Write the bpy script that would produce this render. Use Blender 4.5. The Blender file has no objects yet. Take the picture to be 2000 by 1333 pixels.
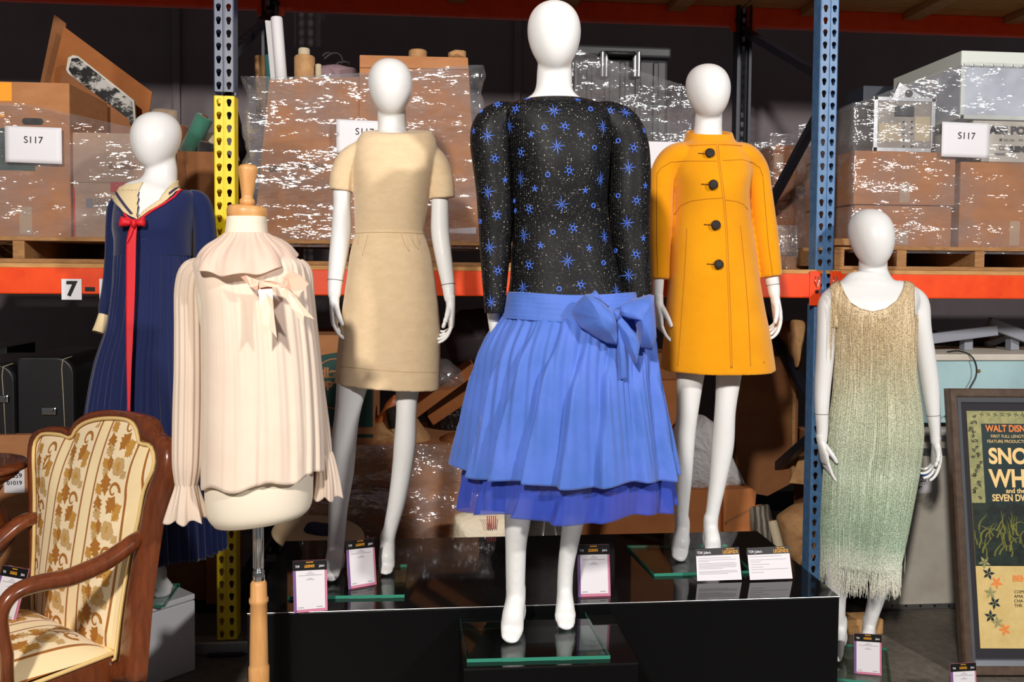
import bpy, math, random
import numpy as np
from mathutils import Vector, Matrix
from mathutils.bvhtree import BVHTree

random.seed(7)
rng = np.random.RandomState(11)
SC = bpy.context.scene
COL = SC.collection

# ------------------------------------------------------------------ camera
F = 1700.0; CX = 1000.0; CY = 600.0
YAW = math.radians(-5.5); PIT = math.radians(2.34); ROLL = 0.008
CAM = Vector((0, 0, 1.56))
RM = Matrix.Rotation(YAW, 3, 'Z') @ Matrix.Rotation(math.pi / 2 - PIT, 3, 'X') @ Matrix.Rotation(ROLL, 3, 'Z')
cd = bpy.data.cameras.new('camera'); cam = bpy.data.objects.new('camera', cd); COL.objects.link(cam)
cam.matrix_world = Matrix.Translation(CAM) @ RM.to_4x4()
cd.sensor_width = 36.0; cd.lens = F / 2000 * 36.0; cd.shift_y = -(666.5 - CY) / 2000.0
cd.clip_start = 0.05; cd.clip_end = 100
SC.camera = cam

def ray(x, y): return RM @ Vector(((x - CX) / F, -(y - CY) / F, -1.0))
def W(x, y, Y):
    d = ray(x, y); return CAM + d * (Y / d.y)
def G(x, y, z):
    d = ray(x, y); return CAM + d * ((z - CAM.z) / d.z)
def OP(x, y, P0, N):
    d = ray(x, y); return CAM + d * ((P0 - CAM).dot(N) / d.dot(N))
def dep(P): return -(RM.transposed() @ (P - CAM)).z
def mpp(x, y, Y): return dep(W(x, y, Y)) / F     # metres per pixel on the plane Y

# ------------------------------------------------------------------ colour and materials
def s2l(c): c /= 255.0; return c / 12.92 if c <= 0.04045 else ((c + 0.055) / 1.055) ** 2.4
def rgb(r, g, b): return (s2l(r), s2l(g), s2l(b), 1.0)

class NT:
    def __init__(s, name):
        s.m = bpy.data.materials.new(name); s.m.use_nodes = True
        s.t = s.m.node_tree; s.t.nodes.clear()
        s.out = s.n('ShaderNodeOutputMaterial')
    def n(s, t, **k):
        x = s.t.nodes.new(t)
        for a, v in k.items(): setattr(x, a, v)
        return x
    def l(s, a, b): s.t.links.new(a, b)
    def coord(s, kind='Object', scale=(1, 1, 1), rot=(0, 0, 0)):
        tc = s.n('ShaderNodeTexCoord'); mp = s.n('ShaderNodeMapping')
        s.l(tc.outputs[kind], mp.inputs['Vector']); mp.inputs['Scale'].default_value = scale
        mp.inputs['Rotation'].default_value = rot
        return mp.outputs['Vector']
    def noise(s, scale, vec=None, detail=4, rough=0.6):
        x = s.n('ShaderNodeTexNoise'); x.inputs['Scale'].default_value = scale
        x.inputs['Detail'].default_value = detail; x.inputs['Roughness'].default_value = rough
        if vec is None: vec = s.coord()
        s.l(vec, x.inputs['Vector']); return x
    def ramp(s, fac, stops):
        x = s.n('ShaderNodeValToRGB'); e = x.color_ramp.elements
        while len(e) < len(stops): e.new(0.5)
        for el, (p, c) in zip(e, stops): el.position = p; el.color = c
        s.l(fac, x.inputs['Fac']); return x.outputs['Color']
    def mix(s, fac, a, b, mode='MIX'):
        x = s.n('ShaderNodeMix', data_type='RGBA', blend_type=mode)
        for sock, v in ((x.inputs[0], fac), (x.inputs[6], a), (x.inputs[7], b)):
            if isinstance(v, (int, float)): sock.default_value = v
            elif isinstance(v, tuple): sock.default_value = v
            else: s.l(v, sock)
        return x.outputs[2]
    def bsdf(s, **k):
        b = s.n('ShaderNodeBsdfPrincipled')
        for a, v in k.items():
            a = a.replace('_', ' ')
            if isinstance(v, (int, float, tuple)): b.inputs[a].default_value = v
            else: s.l(v, b.inputs[a])
        return b
    def bump(s, h, strength, dist=0.01):
        x = s.n('ShaderNodeBump'); x.inputs['Strength'].default_value = strength
        x.inputs['Distance'].default_value = dist; s.l(h, x.inputs['Height']); return x.outputs['Normal']
    def done(s, sh): s.l(sh, s.out.inputs['Surface']); return s.m

def pm(name, c, rough=0.6, metal=0.0, var=None, bump=None, coat=0.0, sheen=0.0, spec=0.5, scale=(1, 1, 1), aniso=None, trans=0.0):
    """principled; var=(noise scale, second colour, low, high); bump=(scale, strength, dist)"""
    t = NT(name); colr = c
    if var:
        nz = t.noise(var[0], t.coord(scale=scale))
        colr = t.ramp(nz.outputs['Fac'], [(var[2], c), (var[3], var[1])])
    kw = dict(Base_Color=colr, Roughness=rough, Metallic=metal, Coat_Weight=coat, Sheen_Weight=sheen, Specular_IOR_Level=spec)
    if trans: kw['Transmission_Weight'] = trans
    b = t.bsdf(**kw)
    if bump:
        nz = t.noise(bump[0], t.coord(scale=scale)); t.l(t.bump(nz.outputs['Fac'], bump[1], bump[2]), b.inputs['Normal'])
    return t.done(b.outputs[0])

def sheer(name, c, alpha, trans=0.35, rough=0.8, c2=None, bumps=None):
    """thin cloth: diffuse + translucent, partly see-through between its threads"""
    t = NT(name); colr = c
    if c2:
        nz = t.noise(9.0); colr = t.ramp(nz.outputs['Fac'], [(0.3, c), (0.7, c2)])
    d = t.bsdf(Base_Color=colr, Roughness=rough, Sheen_Weight=0.3, Specular_IOR_Level=0.2)
    tl = t.n('ShaderNodeBsdfTranslucent')
    if c2: t.l(colr, tl.inputs['Color'])
    else: tl.inputs['Color'].default_value = c
    if bumps:
        nz = t.noise(bumps[0], t.coord(scale=bumps[3])); nb = t.bump(nz.outputs['Fac'], bumps[1], bumps[2])
        t.l(nb, d.inputs['Normal']); t.l(nb, tl.inputs['Normal'])
    m1 = t.n('ShaderNodeMixShader'); m1.inputs[0].default_value = trans
    t.l(d.outputs[0], m1.inputs[1]); t.l(tl.outputs[0], m1.inputs[2])
    tr = t.n('ShaderNodeBsdfTransparent'); m2 = t.n('ShaderNodeMixShader'); m2.inputs[0].default_value = alpha
    t.l(tr.outputs[0], m2.inputs[1]); t.l(m1.outputs[0], m2.inputs[2])
    return t.done(m2.outputs[0])

# ------------------------------------------------------------------ objects
def tag(o, label, cat, group=None, kind=None):
    o['label'] = label; o['category'] = cat
    if group: o['group'] = group
    if kind: o['kind'] = kind
    return o
def thing(name, label, cat, loc, group=None):
    o = bpy.data.objects.new(name, None); COL.objects.link(o); o.location = loc
    o.empty_display_size = 0.05
    return tag(o, label, cat, group)
def root_of(o):
    while o.parent: o = o.parent
    return o
def link(name, me, parent=None, label=None, kind=None):
    o = bpy.data.objects.new(name, me); COL.objects.link(o)
    if parent is not None:
        o.parent = parent; o.matrix_parent_inverse = Matrix.Translation(root_of(parent).location).inverted() if parent.type == 'EMPTY' else Matrix.Identity(4)
    if label: o['label'] = label
    if kind: o['kind'] = kind
    return o

class MB:
    def __init__(s): s.v = []; s.f = []; s.uv = {}; s.mi = []
    def add(s, vs, fs, mi=0):
        o = len(s.v); s.v += [tuple(p) for p in vs]; s.f += [tuple(i + o for i in f) for f in fs]; s.mi += [mi] * len(fs); return o
    def box(s, c, d, R=None, mi=0):
        hx, hy, hz = d[0] / 2, d[1] / 2, d[2] / 2; P = []
        for z in (-hz, hz):
            for x, y in ((-hx, -hy), (hx, -hy), (hx, hy), (-hx, hy)):
                p = Vector((x, y, z)); P.append((R @ p if R is not None else p) + Vector(c))
        s.add(P, [(3, 2, 1, 0), (4, 5, 6, 7), (0, 1, 5, 4), (1, 2, 6, 5), (2, 3, 7, 6), (3, 0, 4, 7)], mi); return s
    def bx(s, x0, x1, y0, y1, z0, z1, mi=0): return s.box(((x0 + x1) / 2, (y0 + y1) / 2, (z0 + z1) / 2), (x1 - x0, y1 - y0, z1 - z0), None, mi)
    def bar(s, a, b, w, h, up=Vector((0, 0, 1))):
        a = Vector(a); b = Vector(b); t = (b - a).normalized(); e = t.cross(up)
        if e.length < 1e-4: e = t.cross(Vector((1, 0, 0)))
        e.normalize(); u = e.cross(t); P = []
        for p in (a, b):
            for i, j in ((-1, -1), (1, -1), (1, 1), (-1, 1)): P.append(p + e * (i * w / 2) + u * (j * h / 2))
        s.add(P, [(0, 1, 2, 3), (7, 6, 5, 4), (0, 4, 5, 1), (1, 5, 6, 2), (2, 6, 7, 3), (3, 7, 4, 0)]); return s
    def loft(s, rings, cap0=True, cap1=True, close=True, uv=False):
        n = len(rings[0]); vs = [p for r in rings for p in r]; fs = []
        m = n if close else n - 1
        for i in range(len(rings) - 1):
            for j in range(m):
                a = i * n + j; b = i * n + (j + 1) % n; fs.append((a, b, b + n, a + n))
        if cap0: fs.append(tuple(range(n - 1, -1, -1)))
        if cap1: fs.append(tuple(range((len(rings) - 1) * n, len(rings) * n)))
        o = s.add(vs, fs); return o
    def tube(s, pts, rad, n=14, ref=Vector((0, 1, 0)), cap=True, rnd=False, ratio=1.0):
        pts = [Vector(p) for p in pts]
        if not hasattr(rad, '__len__'): rad = [rad] * len(pts)
        if not hasattr(ratio, '__len__'): ratio = [ratio] * len(pts)
        T = []
        for i in range(len(pts)):
            a = pts[max(0, i - 1)]; b = pts[min(len(pts) - 1, i + 1)]; t = b - a
            T.append(t.normalized() if t.length > 1e-9 else Vector((0, 0, 1)))
        P = list(zip(pts, rad, T, ratio))
        if rnd:
            f, l = P[0], P[-1]
            pre = [(f[0] - f[2] * f[1] * math.sin(q) * .9, f[1] * math.cos(q), f[2], f[3]) for q in (1.3, .8, .4)]
            post = [(l[0] + l[2] * l[1] * math.sin(q) * .9, l[1] * math.cos(q), l[2], l[3]) for q in (.4, .8, 1.3)]
            P = pre + P + post
        rings = []
        for p, r, t, q in P:
            e = ref.cross(t)
            if e.length < 0.15: e = Vector((1, 0, 0)).cross(t) if abs(t.x) < .8 else Vector((0, 0, 1)).cross(t)
            e.normalize(); u = t.cross(e)
            rings.append([p + e * (r * math.cos(k * 2 * math.pi / n)) + u * (r * q * math.sin(k * 2 * math.pi / n)) for k in range(n)])
        s.loft(rings, cap, cap); return s
    def lathe(s, prof, c, n=24, axis=Vector((0, 0, 1))):
        c = Vector(c); e = axis.orthogonal().normalized(); u = axis.cross(e).normalized(); a = axis.normalized()
        s.loft([[c + a * h + e * (r * math.cos(k * 2 * math.pi / n)) + u * (r * math.sin(k * 2 * math.pi / n)) for k in range(n)] for r, h in prof]); return s
    def prism(s, poly, off):
        """poly: list of 3-D points, extruded by vector off"""
        n = len(poly); off = Vector(off)
        s.add([Vector(p) for p in poly] + [Vector(p) + off for p in poly],
              [tuple(range(n)), tuple(range(2 * n - 1, n - 1, -1))] + [(i, i + n, (i + 1) % n + n, (i + 1) % n) for i in range(n)]); return s
    def grid(s, fn, nu, nv):
        o = s.add([fn(i / nu, j / nv) for j in range(nv + 1) for i in range(nu + 1)],
                  [(j * (nu + 1) + i, j * (nu + 1) + i + 1, (j + 1) * (nu + 1) + i + 1, (j + 1) * (nu + 1) + i) for j in range(nv) for i in range(nu)])
        for j in range(nv + 1):
            for i in range(nu + 1): s.uv[o + j * (nu + 1) + i] = (i / nu, j / nv)
        return o
    def mesh(s, name):
        me = bpy.data.meshes.new(name); me.from_pydata(s.v, [], s.f); me.validate(); me.update(); return me
    def build(s, name, mat, parent=None, smooth=False, bevel=0.0, solid=0.0, sub=0, label=None, kind=None, seg=2, fix=True):
        me = s.mesh(name)
        if fix:
            import bmesh
            bm = bmesh.new(); bm.from_mesh(me); bmesh.ops.recalc_face_normals(bm, faces=bm.faces); bm.to_mesh(me); bm.free()
        mats = mat if isinstance(mat, (list, tuple)) else [mat]
        for q in mats: me.materials.append(q)
        if len(mats) > 1 and len(me.polygons) == len(s.mi):
            me.polygons.foreach_set('material_index', s.mi)
        if smooth: me.polygons.foreach_set('use_smooth', [True] * len(me.polygons))
        if s.uv:
            L = me.uv_layers.new(name='UVMap'); vi = [0] * len(me.loops); me.loops.foreach_get('vertex_index', vi)
            for k, v in enumerate(vi): L.data[k].uv = s.uv.get(v, (0, 0))
        o = link(name, me, parent, label, kind)
        if sub:
            m = o.modifiers.new('sub', 'SUBSURF'); m.levels = m.render_levels = sub
        if solid:
            m = o.modifiers.new('solid', 'SOLIDIFY'); m.thickness = solid; m.offset = 0
        if bevel:
            m = o.modifiers.new('bevel', 'BEVEL'); m.width = bevel; m.segments = seg; m.limit_method = 'ANGLE'; m.angle_limit = 0.6
        return o

def remesh(mb, voxel, smooth_it=6, fac=0.5):
    me = mb.mesh('tmp'); o = bpy.data.objects.new('tmp', me); COL.objects.link(o)
    r = o.modifiers.new('r', 'REMESH'); r.mode = 'VOXEL'; r.voxel_size = voxel; r.use_smooth_shade = True
    if smooth_it:
        q = o.modifiers.new('s', 'SMOOTH'); q.iterations = smooth_it; q.factor = fac
    dg = bpy.context.evaluated_depsgraph_get()
    out = bpy.data.meshes.new_from_object(o.evaluated_get(dg)); bpy.data.objects.remove(o); bpy.data.meshes.remove(me)
    out.polygons.foreach_set('use_smooth', [True] * len(out.polygons)); return out
def remesh_obj(mb, voxel, it, name, mat, parent, label=None):
    me = remesh(mb, voxel, it); me.name = name; me.materials.append(mat); return link(name, me, parent, label)

def spl(rows, n):
    """Catmull-Rom through rows (k x m), n samples a segment"""
    A = np.array(rows, float); out = []
    for i in range(len(A) - 1):
        p0 = A[max(i - 1, 0)]; p1 = A[i]; p2 = A[i + 1]; p3 = A[min(i + 2, len(A) - 1)]
        for k in range(n):
            t = k / n
            out.append(0.5 * (2 * p1 + (p2 - p0) * t + (2 * p0 - 5 * p1 + 4 * p2 - p3) * t * t + (3 * p1 - p0 - 3 * p2 + p3) * t ** 3))
    out.append(A[-1]); return np.array(out)

def sgnpow(v, e): return math.copysign(abs(v) ** e, v)
def rings(rows, Y0, nu=72, sub=6, fold=None, ex=2.2, back=1.0):
    """rows: (y_left, x_left, y_right, x_right, depth, dy): silhouettes met on the plane Y0+dy become full rings."""
    S = spl(rows, sub); out = []; N = len(S)
    for i, (yl, xl, yr, xr, ry, dy) in enumerate(S):
        L = W(xl, yl, Y0 + dy); Rr = W(xr, yr, Y0 + dy); c = (L + Rr) / 2; a = (Rr - L) / 2; r = []
        for k in range(nu):
            th = 2 * math.pi * k / nu; co, si = math.cos(th), math.sin(th)
            kx, dz = fold(th, i / (N - 1)) if fold else (1.0, 0.0)
            e = 2 / ex
            r.append(c + a * (sgnpow(co, e) * kx) + Vector((0, -ry * (1 if si > 0 else back) * sgnpow(si, e) * kx, dz)))
        out.append(r)
    return out
def row(y, xl, xr, ry, dy=0.0): return (y, xl, y, xr, ry, dy)
def limb(rows, Y0, sub=5):
    """rows: (x, y, halfwidth px, dy, depth ratio) -> points, radii, ratios"""
    S = spl(rows, sub); P, R, Q = [], [], []
    for x, y, hw, dy, q in S:
        P.append(W(x, y, Y0 + dy)); R.append(hw * mpp(x, y, Y0 + dy)); Q.append(q)
    return P, R, Q

def bvh(*objs):
    V, Fc = [], []
    dg = bpy.context.evaluated_depsgraph_get()
    for o in objs:
        me = o.data; off = len(V); V += [v.co.copy() for v in me.vertices]; Fc += [tuple(i + off for i in p.vertices) for p in me.polygons]
    return BVHTree.FromPolygons(V, Fc)
def cast(tree, x, y):
    d = ray(x, y).normalized(); h = tree.ray_cast(CAM, d)
    if h[0] is None: return None
    n = h[1] if h[1].dot(d) < 0 else -h[1]
    return h[0], n
def surfline(tree, px, r=0.0012, off=0.0008, step=6, n=6, mb=None):
    mb = mb or MB(); P = []
    for (x0, y0), (x1, y1) in zip(px[:-1], px[1:]):
        m = max(2, int(math.hypot(x1 - x0, y1 - y0) / step))
        for k in range(m): P.append((x0 + (x1 - x0) * k / m, y0 + (y1 - y0) * k / m))
    P.append(px[-1]); Q = []
    for x, y in P:
        h = cast(tree, x, y)
        if h: Q.append(h[0] + h[1] * off)
    if len(Q) > 2: mb.tube(Q, r, n)
    return mb

def text(s, P, right, up, h, mat, parent, name='lettering', align='CENTER', off=0.0015, sx=1.0, bold=0.0, kind=None):
    c = bpy.data.curves.new(name, 'FONT'); c.body = s; c.align_x = align; c.align_y = 'CENTER'; c.size = h / 0.7; c.offset = bold
    o = bpy.data.objects.new('tmp', c); COL.objects.link(o)
    dg = bpy.context.evaluated_depsgraph_get(); me = bpy.data.meshes.new_from_object(o.evaluated_get(dg))
    bpy.data.objects.remove(o)
    right = Vector(right).normalized(); up = Vector(up); up = (up - right * up.dot(right)).normalized(); n = right.cross(up)
    M = Matrix(((right.x * sx, up.x, n.x, P[0] + n.x * off), (right.y * sx, up.y, n.y, P[1] + n.y * off), (right.z * sx, up.z, n.z, P[2] + n.z * off), (0, 0, 0, 1)))
    me.transform(M); me.name = name; me.materials.clear(); me.materials.append(mat)
    return link(name, me, parent, None, kind)

# ------------------------------------------------------------------ shared materials
M = {}
M['white'] = pm('mannequin_white', (0.80, 0.80, 0.80, 1), 0.38, spec=0.4)
M['seam'] = pm('joint_line', rgb(110, 108, 112), 0.6)
M['blacktop'] = pm('black_gloss', (0.006, 0.006, 0.006, 1), 0.06, spec=0.55, var=(260.0, (0.012, 0.011, 0.010, 1), .45, .8))
M['blackface'] = pm('black_satin', (0.003, 0.003, 0.0035, 1), 0.3, spec=0.15)
M['orange'] = pm('orange_beam_paint', rgb(246, 78, 18), 0.42, var=(14.0, rgb(232, 66, 14), .35, .7))
M['bluepost'] = pm('blue_post_paint', rgb(72, 112, 160), 0.4, var=(30.0, rgb(92, 134, 178), .35, .7))
M['navypost'] = pm('dark_blue_post_paint', rgb(44, 54, 84), 0.36, var=(30.0, rgb(58, 70, 104), .35, .7))
M['yellow'] = pm('yellow_guard_paint', rgb(246, 214, 0), 0.45, var=(60.0, rgb(214, 186, 10), .55, .9))
M['brace'] = pm('dark_brace_steel', rgb(30, 32, 42), 0.45, metal=0.2)
M['steel'] = pm('chrome', (0.75, 0.76, 0.78, 1), 0.16, metal=1.0)
M['alu'] = pm('aluminium', (0.55, 0.56, 0.58, 1), 0.38, metal=0.9, var=(24.0, (0.42, 0.42, 0.43, 1), .3, .75))
M['card'] = pm('cardboard', rgb(186, 130, 88), 0.85, var=(7.0, rgb(170, 114, 74), .3, .75), bump=(120, .12, .002), spec=.2, scale=(1, 1, 3))
M['card2'] = pm('grey_cardboard', rgb(188, 156, 132), 0.85, var=(7.0, rgb(174, 142, 120), .3, .75), spec=.2, scale=(1, 1, 3))
M['card3'] = pm('orange_cardboard', rgb(172, 108, 62), 0.85, var=(6.0, rgb(150, 90, 50), .3, .75), spec=.2)
M['cardd'] = pm('dark_cardboard', rgb(150, 100, 64), 0.88, var=(6.0, rgb(126, 82, 52), .3, .75), spec=.2)
M['cardedge'] = pm('cardboard_edge', rgb(206, 160, 112), 0.9)
M['kraft'] = pm('kraft_paper', rgb(192, 148, 100), 0.8, var=(16.0, rgb(166, 120, 78), .35, .7), bump=(30, .5, .01))
M['tape'] = pm('packing_tape', rgb(186, 158, 132), 0.3)
M['paper'] = pm('white_paper', rgb(232, 230, 236), 0.6)
M['ink'] = pm('black_ink', rgb(18, 18, 20), 0.7)
M['grey'] = pm('grey_ink', rgb(128, 122, 128), 0.7)
M['wood'] = pm('pale_lumber', rgb(196, 152, 100), 0.75, var=(9.0, rgb(160, 112, 66), .35, .75), scale=(2, 14, 14))
M['ply'] = pm('plywood', rgb(206, 160, 100), 0.8, var=(5.0, rgb(176, 128, 74), .3, .75), scale=(2, 9, 9))
M['pallet'] = pm('pallet_wood', rgb(178, 132, 84), 0.8, var=(8.0, rgb(136, 94, 56), .3, .75), scale=(2, 12, 12))
M['black'] = pm('black_plastic', rgb(30, 30, 33), 0.45)
M['case'] = pm('black_case_leatherette', rgb(24, 24, 27), 0.42, bump=(220, .25, .002))
M['offwhite'] = pm('off_white_board', rgb(214, 208, 196), 0.6, var=(8.0, rgb(200, 192, 178), .35, .7))
M['teal'] = pm('teal_print', rgb(40, 74, 70), 0.8)
M['red'] = pm('red_print', rgb(190, 44, 44), 0.7)
M['label_orange'] = pm('orange_label', rgb(246, 160, 24), 0.6)
# ------------------------------------------------------------------ room shell
t = NT('concrete_floor')
nz = t.noise(3.0); n2 = t.noise(28.0)
c1 = t.ramp(nz.outputs['Fac'], [(.3, rgb(104, 97, 88)), (.7, rgb(132, 124, 113))])
c2 = t.ramp(n2.outputs['Fac'], [(.35, (.62, .62, .62, 1)), (.7, (1, 1, 1, 1))])
b = t.bsdf(Base_Color=t.mix(1.0, c1, c2, 'MULTIPLY'), Roughness=0.42, Specular_IOR_Level=.35)
M['floor'] = t.done(b.outputs[0])
M['wall'] = pm('painted_wall_panel', rgb(122, 112, 116), 0.75, var=(4.0, rgb(112, 103, 107), .3, .7))
o = MB().bx(-7, 8, -4, 5.5, -.1, 0).build('floor', M['floor']); o['kind'] = 'structure'
o = MB().bx(-7, 8, 5.5, 5.6, 0, 6).build('wall_back', M['wall']); o['kind'] = 'structure'
for i, x in enumerate((-3.6, -1.52, .55, 2.6, 4.6)):
    o = MB().bx(x - .022, x + .022, 5.47, 5.5, 0, 6).build('trim_%d' % (i + 1), M['wall'], bevel=.008); o['kind'] = 'structure'
o = MB().bx(-7, 8, 5.475, 5.5, 0, .12).build('baseboard_back', M['brace']); o['kind'] = 'structure'

# ------------------------------------------------------------------ pallet rack
YF, YB = 3.56, 4.63         # faces of the front and rear posts
PW = 0.079                  # post width
XL, XR = -0.806, 1.676      # left and right frame
Z1, Z2 = 1.56, 2.99         # tops of the two beam levels
PITCH = 0.0508

def perforated(mb, xc, y, z0, z1, w, sgn=1):
    """thin steel face with a column of keyhole slots every two inches"""
    n = 16; nrow = int((z1 - z0) / PITCH); hole = []
    for k in range(n):
        a = 2 * math.pi * k / n + math.pi / n
        x, z = math.cos(a), math.sin(a)
        r = .0098
        hx, hz = r * x, r * z + .004
        if z < -.35: hx, hz = .0062 * x * 1.3, -.0165 if z < -.75 else -.008
        hole.append((hx, hz))
    rect = []
    for k in range(n):
        a = 2 * math.pi * k / n + math.pi / n; x, z = math.cos(a), math.sin(a); m = max(abs(x) / (w / 2), abs(z) / (PITCH / 2))
        rect.append((x / m, z / m))
    # move the ring points nearest the corners onto them
    for cx, cz in ((w / 2, PITCH / 2), (-w / 2, PITCH / 2), (w / 2, -PITCH / 2), (-w / 2, -PITCH / 2)):
        j = min(range(n), key=lambda q: (rect[q][0] - cx) ** 2 + (rect[q][1] - cz) ** 2); rect[j] = (cx, cz)
    for r_ in range(nrow):
        zc = z0 + (r_ + .5) * PITCH
        vs = [(xc + x, y, zc + z) for x, z in rect] + [(xc + x, y, zc + z) for x, z in hole] + [(xc + x, y + .002, zc + z) for x, z in hole]
        fs = []
        for k in range(n):
            q = (k + 1) % n; fs += [(k, q, q + n, k + n), (k + n, q + n, q + 2 * n, k + 2 * n)]
        mb.add(vs, fs)

def post(x, yf, z0, z1, parent, mat, face=-1, name='post'):
    """open channel post; its slotted face looks along face*Y"""
    mb = MB(); d = 0.07; yb = yf - face * d
    yy = yf
    for s in (-1, 1): perforated(mb, x + s * .0195, yy, z0, z1, .031)
    h = z0 + int((z1 - z0) / PITCH) * PITCH
    a = PW / 2
    def strip(pts):
        mb.loft([[Vector((px, py, z0)) for px, py in pts], [Vector((px, py, h)) for px, py in pts]], False, False, close=False)
    k = face
    strip([(x - .004, yy), (x - .002, yy - k * .004), (x + .002, yy - k * .004), (x + .004, yy)])
    for s in (-1, 1):
        strip([(x + s * .035, yy), (x + s * a, yy - k * .003), (x + s * a, yb), (x + s * (a - .014), yb)])
    return mb.build(name, mat, parent, solid=0, bevel=0)

def rack_frame(x, label, fmat, guard=False):
    r = thing('rack_upright_frame', label, 'pallet rack frame', (x, YF, 0), 'upright frames of the pallet rack')
    zt = 3.55
    if guard:
        post(x, YF, .06, 2.26, r, M['yellow'], name='post')['label'] = 'lower part of the post painted yellow'
        post(x, YF, 2.26, zt, r, fmat, name='post')['label'] = 'upper part of the post painted dark blue'
    else: post(x, YF, .06, zt, r, fmat, name='post')
    post(x, YB, .06, zt, r, M['brace'], face=1, name='rear_post')
    for y in (YF + .03, YB - .03): MB().bx(x - .07, x + .07, y - .06, y + .06, 0, .012).build('foot_plate', M['brace'], r, bevel=.003)
    zz = [(YB - .05, 3.5), (YF + .06, 3.02), (YB - .05, 2.86), (YF + .06, 2.40), (YF + .06, 2.27), (YB - .05, 1.62), (YB - .05, 1.56), (YF + .06, .97), (YF + .06, .86), (YB - .05, .3)]
    for (ya, za), (yb, zb) in zip(zz[:-1], zz[1:]):
        if abs(za - zb) < .2 and ya == yb: continue
        if abs(za - zb) < .2: continue
        MB().bar((x, ya, za), (x, yb, zb), .038, .038).build('brace', M['brace'], r, bevel=.004)
    for z in (.2, 3.45): MB().bar((x, YF + .06, z), (x, YB - .05, z), .038, .038).build('brace', M['brace'], r, bevel=.004)
    return r
rack_frame(XL, 'blue perforated rack upright with yellow lower guard behind the cream blouse', M['navypost'], True)
rack_frame(XR, 'lighter blue perforated rack upright behind the green fringed dress', M['bluepost'])
o = MB().bx(-1.5, -.55, YF - .01, YF + .06, 0, .055).build('floor_rail', M['alu'], bevel=.006)
tag(o, 'grey steel floor rail at the foot of the yellow rack post', 'rail')

def beam(x0, x1, yf, ztop, label, front=True):
    r = thing('rack_beam', label, 'shelf beam', (x0, yf, ztop - .1), 'horizontal beams of the pallet rack')
    s = 1 if front else -1
    y0, y1 = (yf - .012, yf + .036) if front else (yf - .036, yf + .012)
    MB().bx(x0 + .012, x1 - .012, y0 + .002, y1, ztop - .103, ztop).build('beam_rail', M['orange'], r, bevel=.006)
    for xe, sg in ((x0, 1), (x1, -1)):
        xa = xe - .018 if sg > 0 else xe - .03
        c = MB().bx(xe - .03 if sg < 0 else xe - .018, xe + .018 if sg < 0 else xe + .03, y0 - .003, y0 + .006, ztop - .135, ztop + .012)
        cn = c.build('end_connector', M['orange'], r, bevel=.003)
        cl = MB().lathe([(.0, -.004), (.008, -.004), (.008, .0)], (xe - sg * .0 , y0 - .003, ztop - .075), 12, Vector((0, 1, 0))).build('rivet', M['brace'], cn)
        if front:
            q = MB().tube([(xe - .006, y0 - .005, ztop - .01), (xe - .009, y0 - .008, ztop - .035), (xe, y0 - .006, ztop - .055), (xe + .008, y0 - .008, ztop - .035), (xe + .006, y0 - .005, ztop - .01)], .0025, 8).build('safety_clip', M['steel'], cn, smooth=True)
    return r
HW = PW / 2
XLL = XL - 2.482; XRR = XR + 2.482
for x0, x1, nm in ((XLL + HW, XL - HW, 'left bay, behind the navy sailor dress'), (XL + HW, XR - HW, 'middle bay, behind the tan and black dresses'), (XR + HW, XRR - HW, 'right bay, behind the fringed dress')):
    beam(x0, x1, YF, Z1, 'orange front beam of the lower shelf in the ' + nm)
    beam(x0, x1, YB, Z1, 'orange rear beam of the lower shelf in the ' + nm, False)
    beam(x0, x1, YF, Z2, 'orange front beam of the upper shelf in the ' + nm)
    beam(x0, x1, YB, Z2, 'orange rear beam of the upper shelf in the ' + nm, False)
tag_num = 0
# aisle number plates on the left beam
yb = YF - .0135
r = thing('aisle_marker', 'white number plates reading 7-2 on the left orange beam', 'sign', W(140, 560, yb))
for (x0, y0, x1, y1) in ((120, 545, 160, 586), (194, 545, 234, 586)):
    a = W(x0, y0, yb); c = W(x1, y1, yb)
    p = MB().bx(a.x, c.x, yb - .0015, yb, c.z, a.z).build('number_plate', M['paper'], r, bevel=.0006)
    text('7' if x0 == 120 else '2', ((a.x + c.x) / 2, yb - .0015, (a.z + c.z) / 2), (1, 0, 0), (0, 0, 1), .055, M['ink'], p, 'numeral', bold=.003)
a = W(166, 561, yb); c = W(185, 569, yb)
MB().bx(a.x, c.x, yb - .001, yb, c.z, a.z).build('dash', M['ink'], r)
# decks: plywood sheets on joists
for x0, x1, nm in ((XLL, XL, 'left'), (XL, XR, 'middle'), (XR, XRR, 'right')):
    for z, lv in ((Z1, 'lower'), (Z2, 'upper')):
        o = MB().bx(x0 + .004, x1 - .004, YF + .0, YB, z + .0, z + .018).build('plywood_deck', M['ply'], bevel=.002)
        tag(o, 'plywood deck panel on the %s shelf of the %s bay' % (lv, nm), 'shelf board', 'plywood decks of the rack')
        for k in range(4):
            xx = x0 + (x1 - x0) * (k + .62) / 4.25
            o = MB().bx(xx - .045, xx + .045, YF + .04, YB - .04, z - .04, z - .001).build('deck_joist', M['wood'], bevel=.003)
            tag(o, '%s flat timber joist from the left under the %s deck of the %s bay' % (('first', 'second', 'third', 'fourth')[k], lv, nm), 'joist', 'timber joists under the decks')
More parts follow.
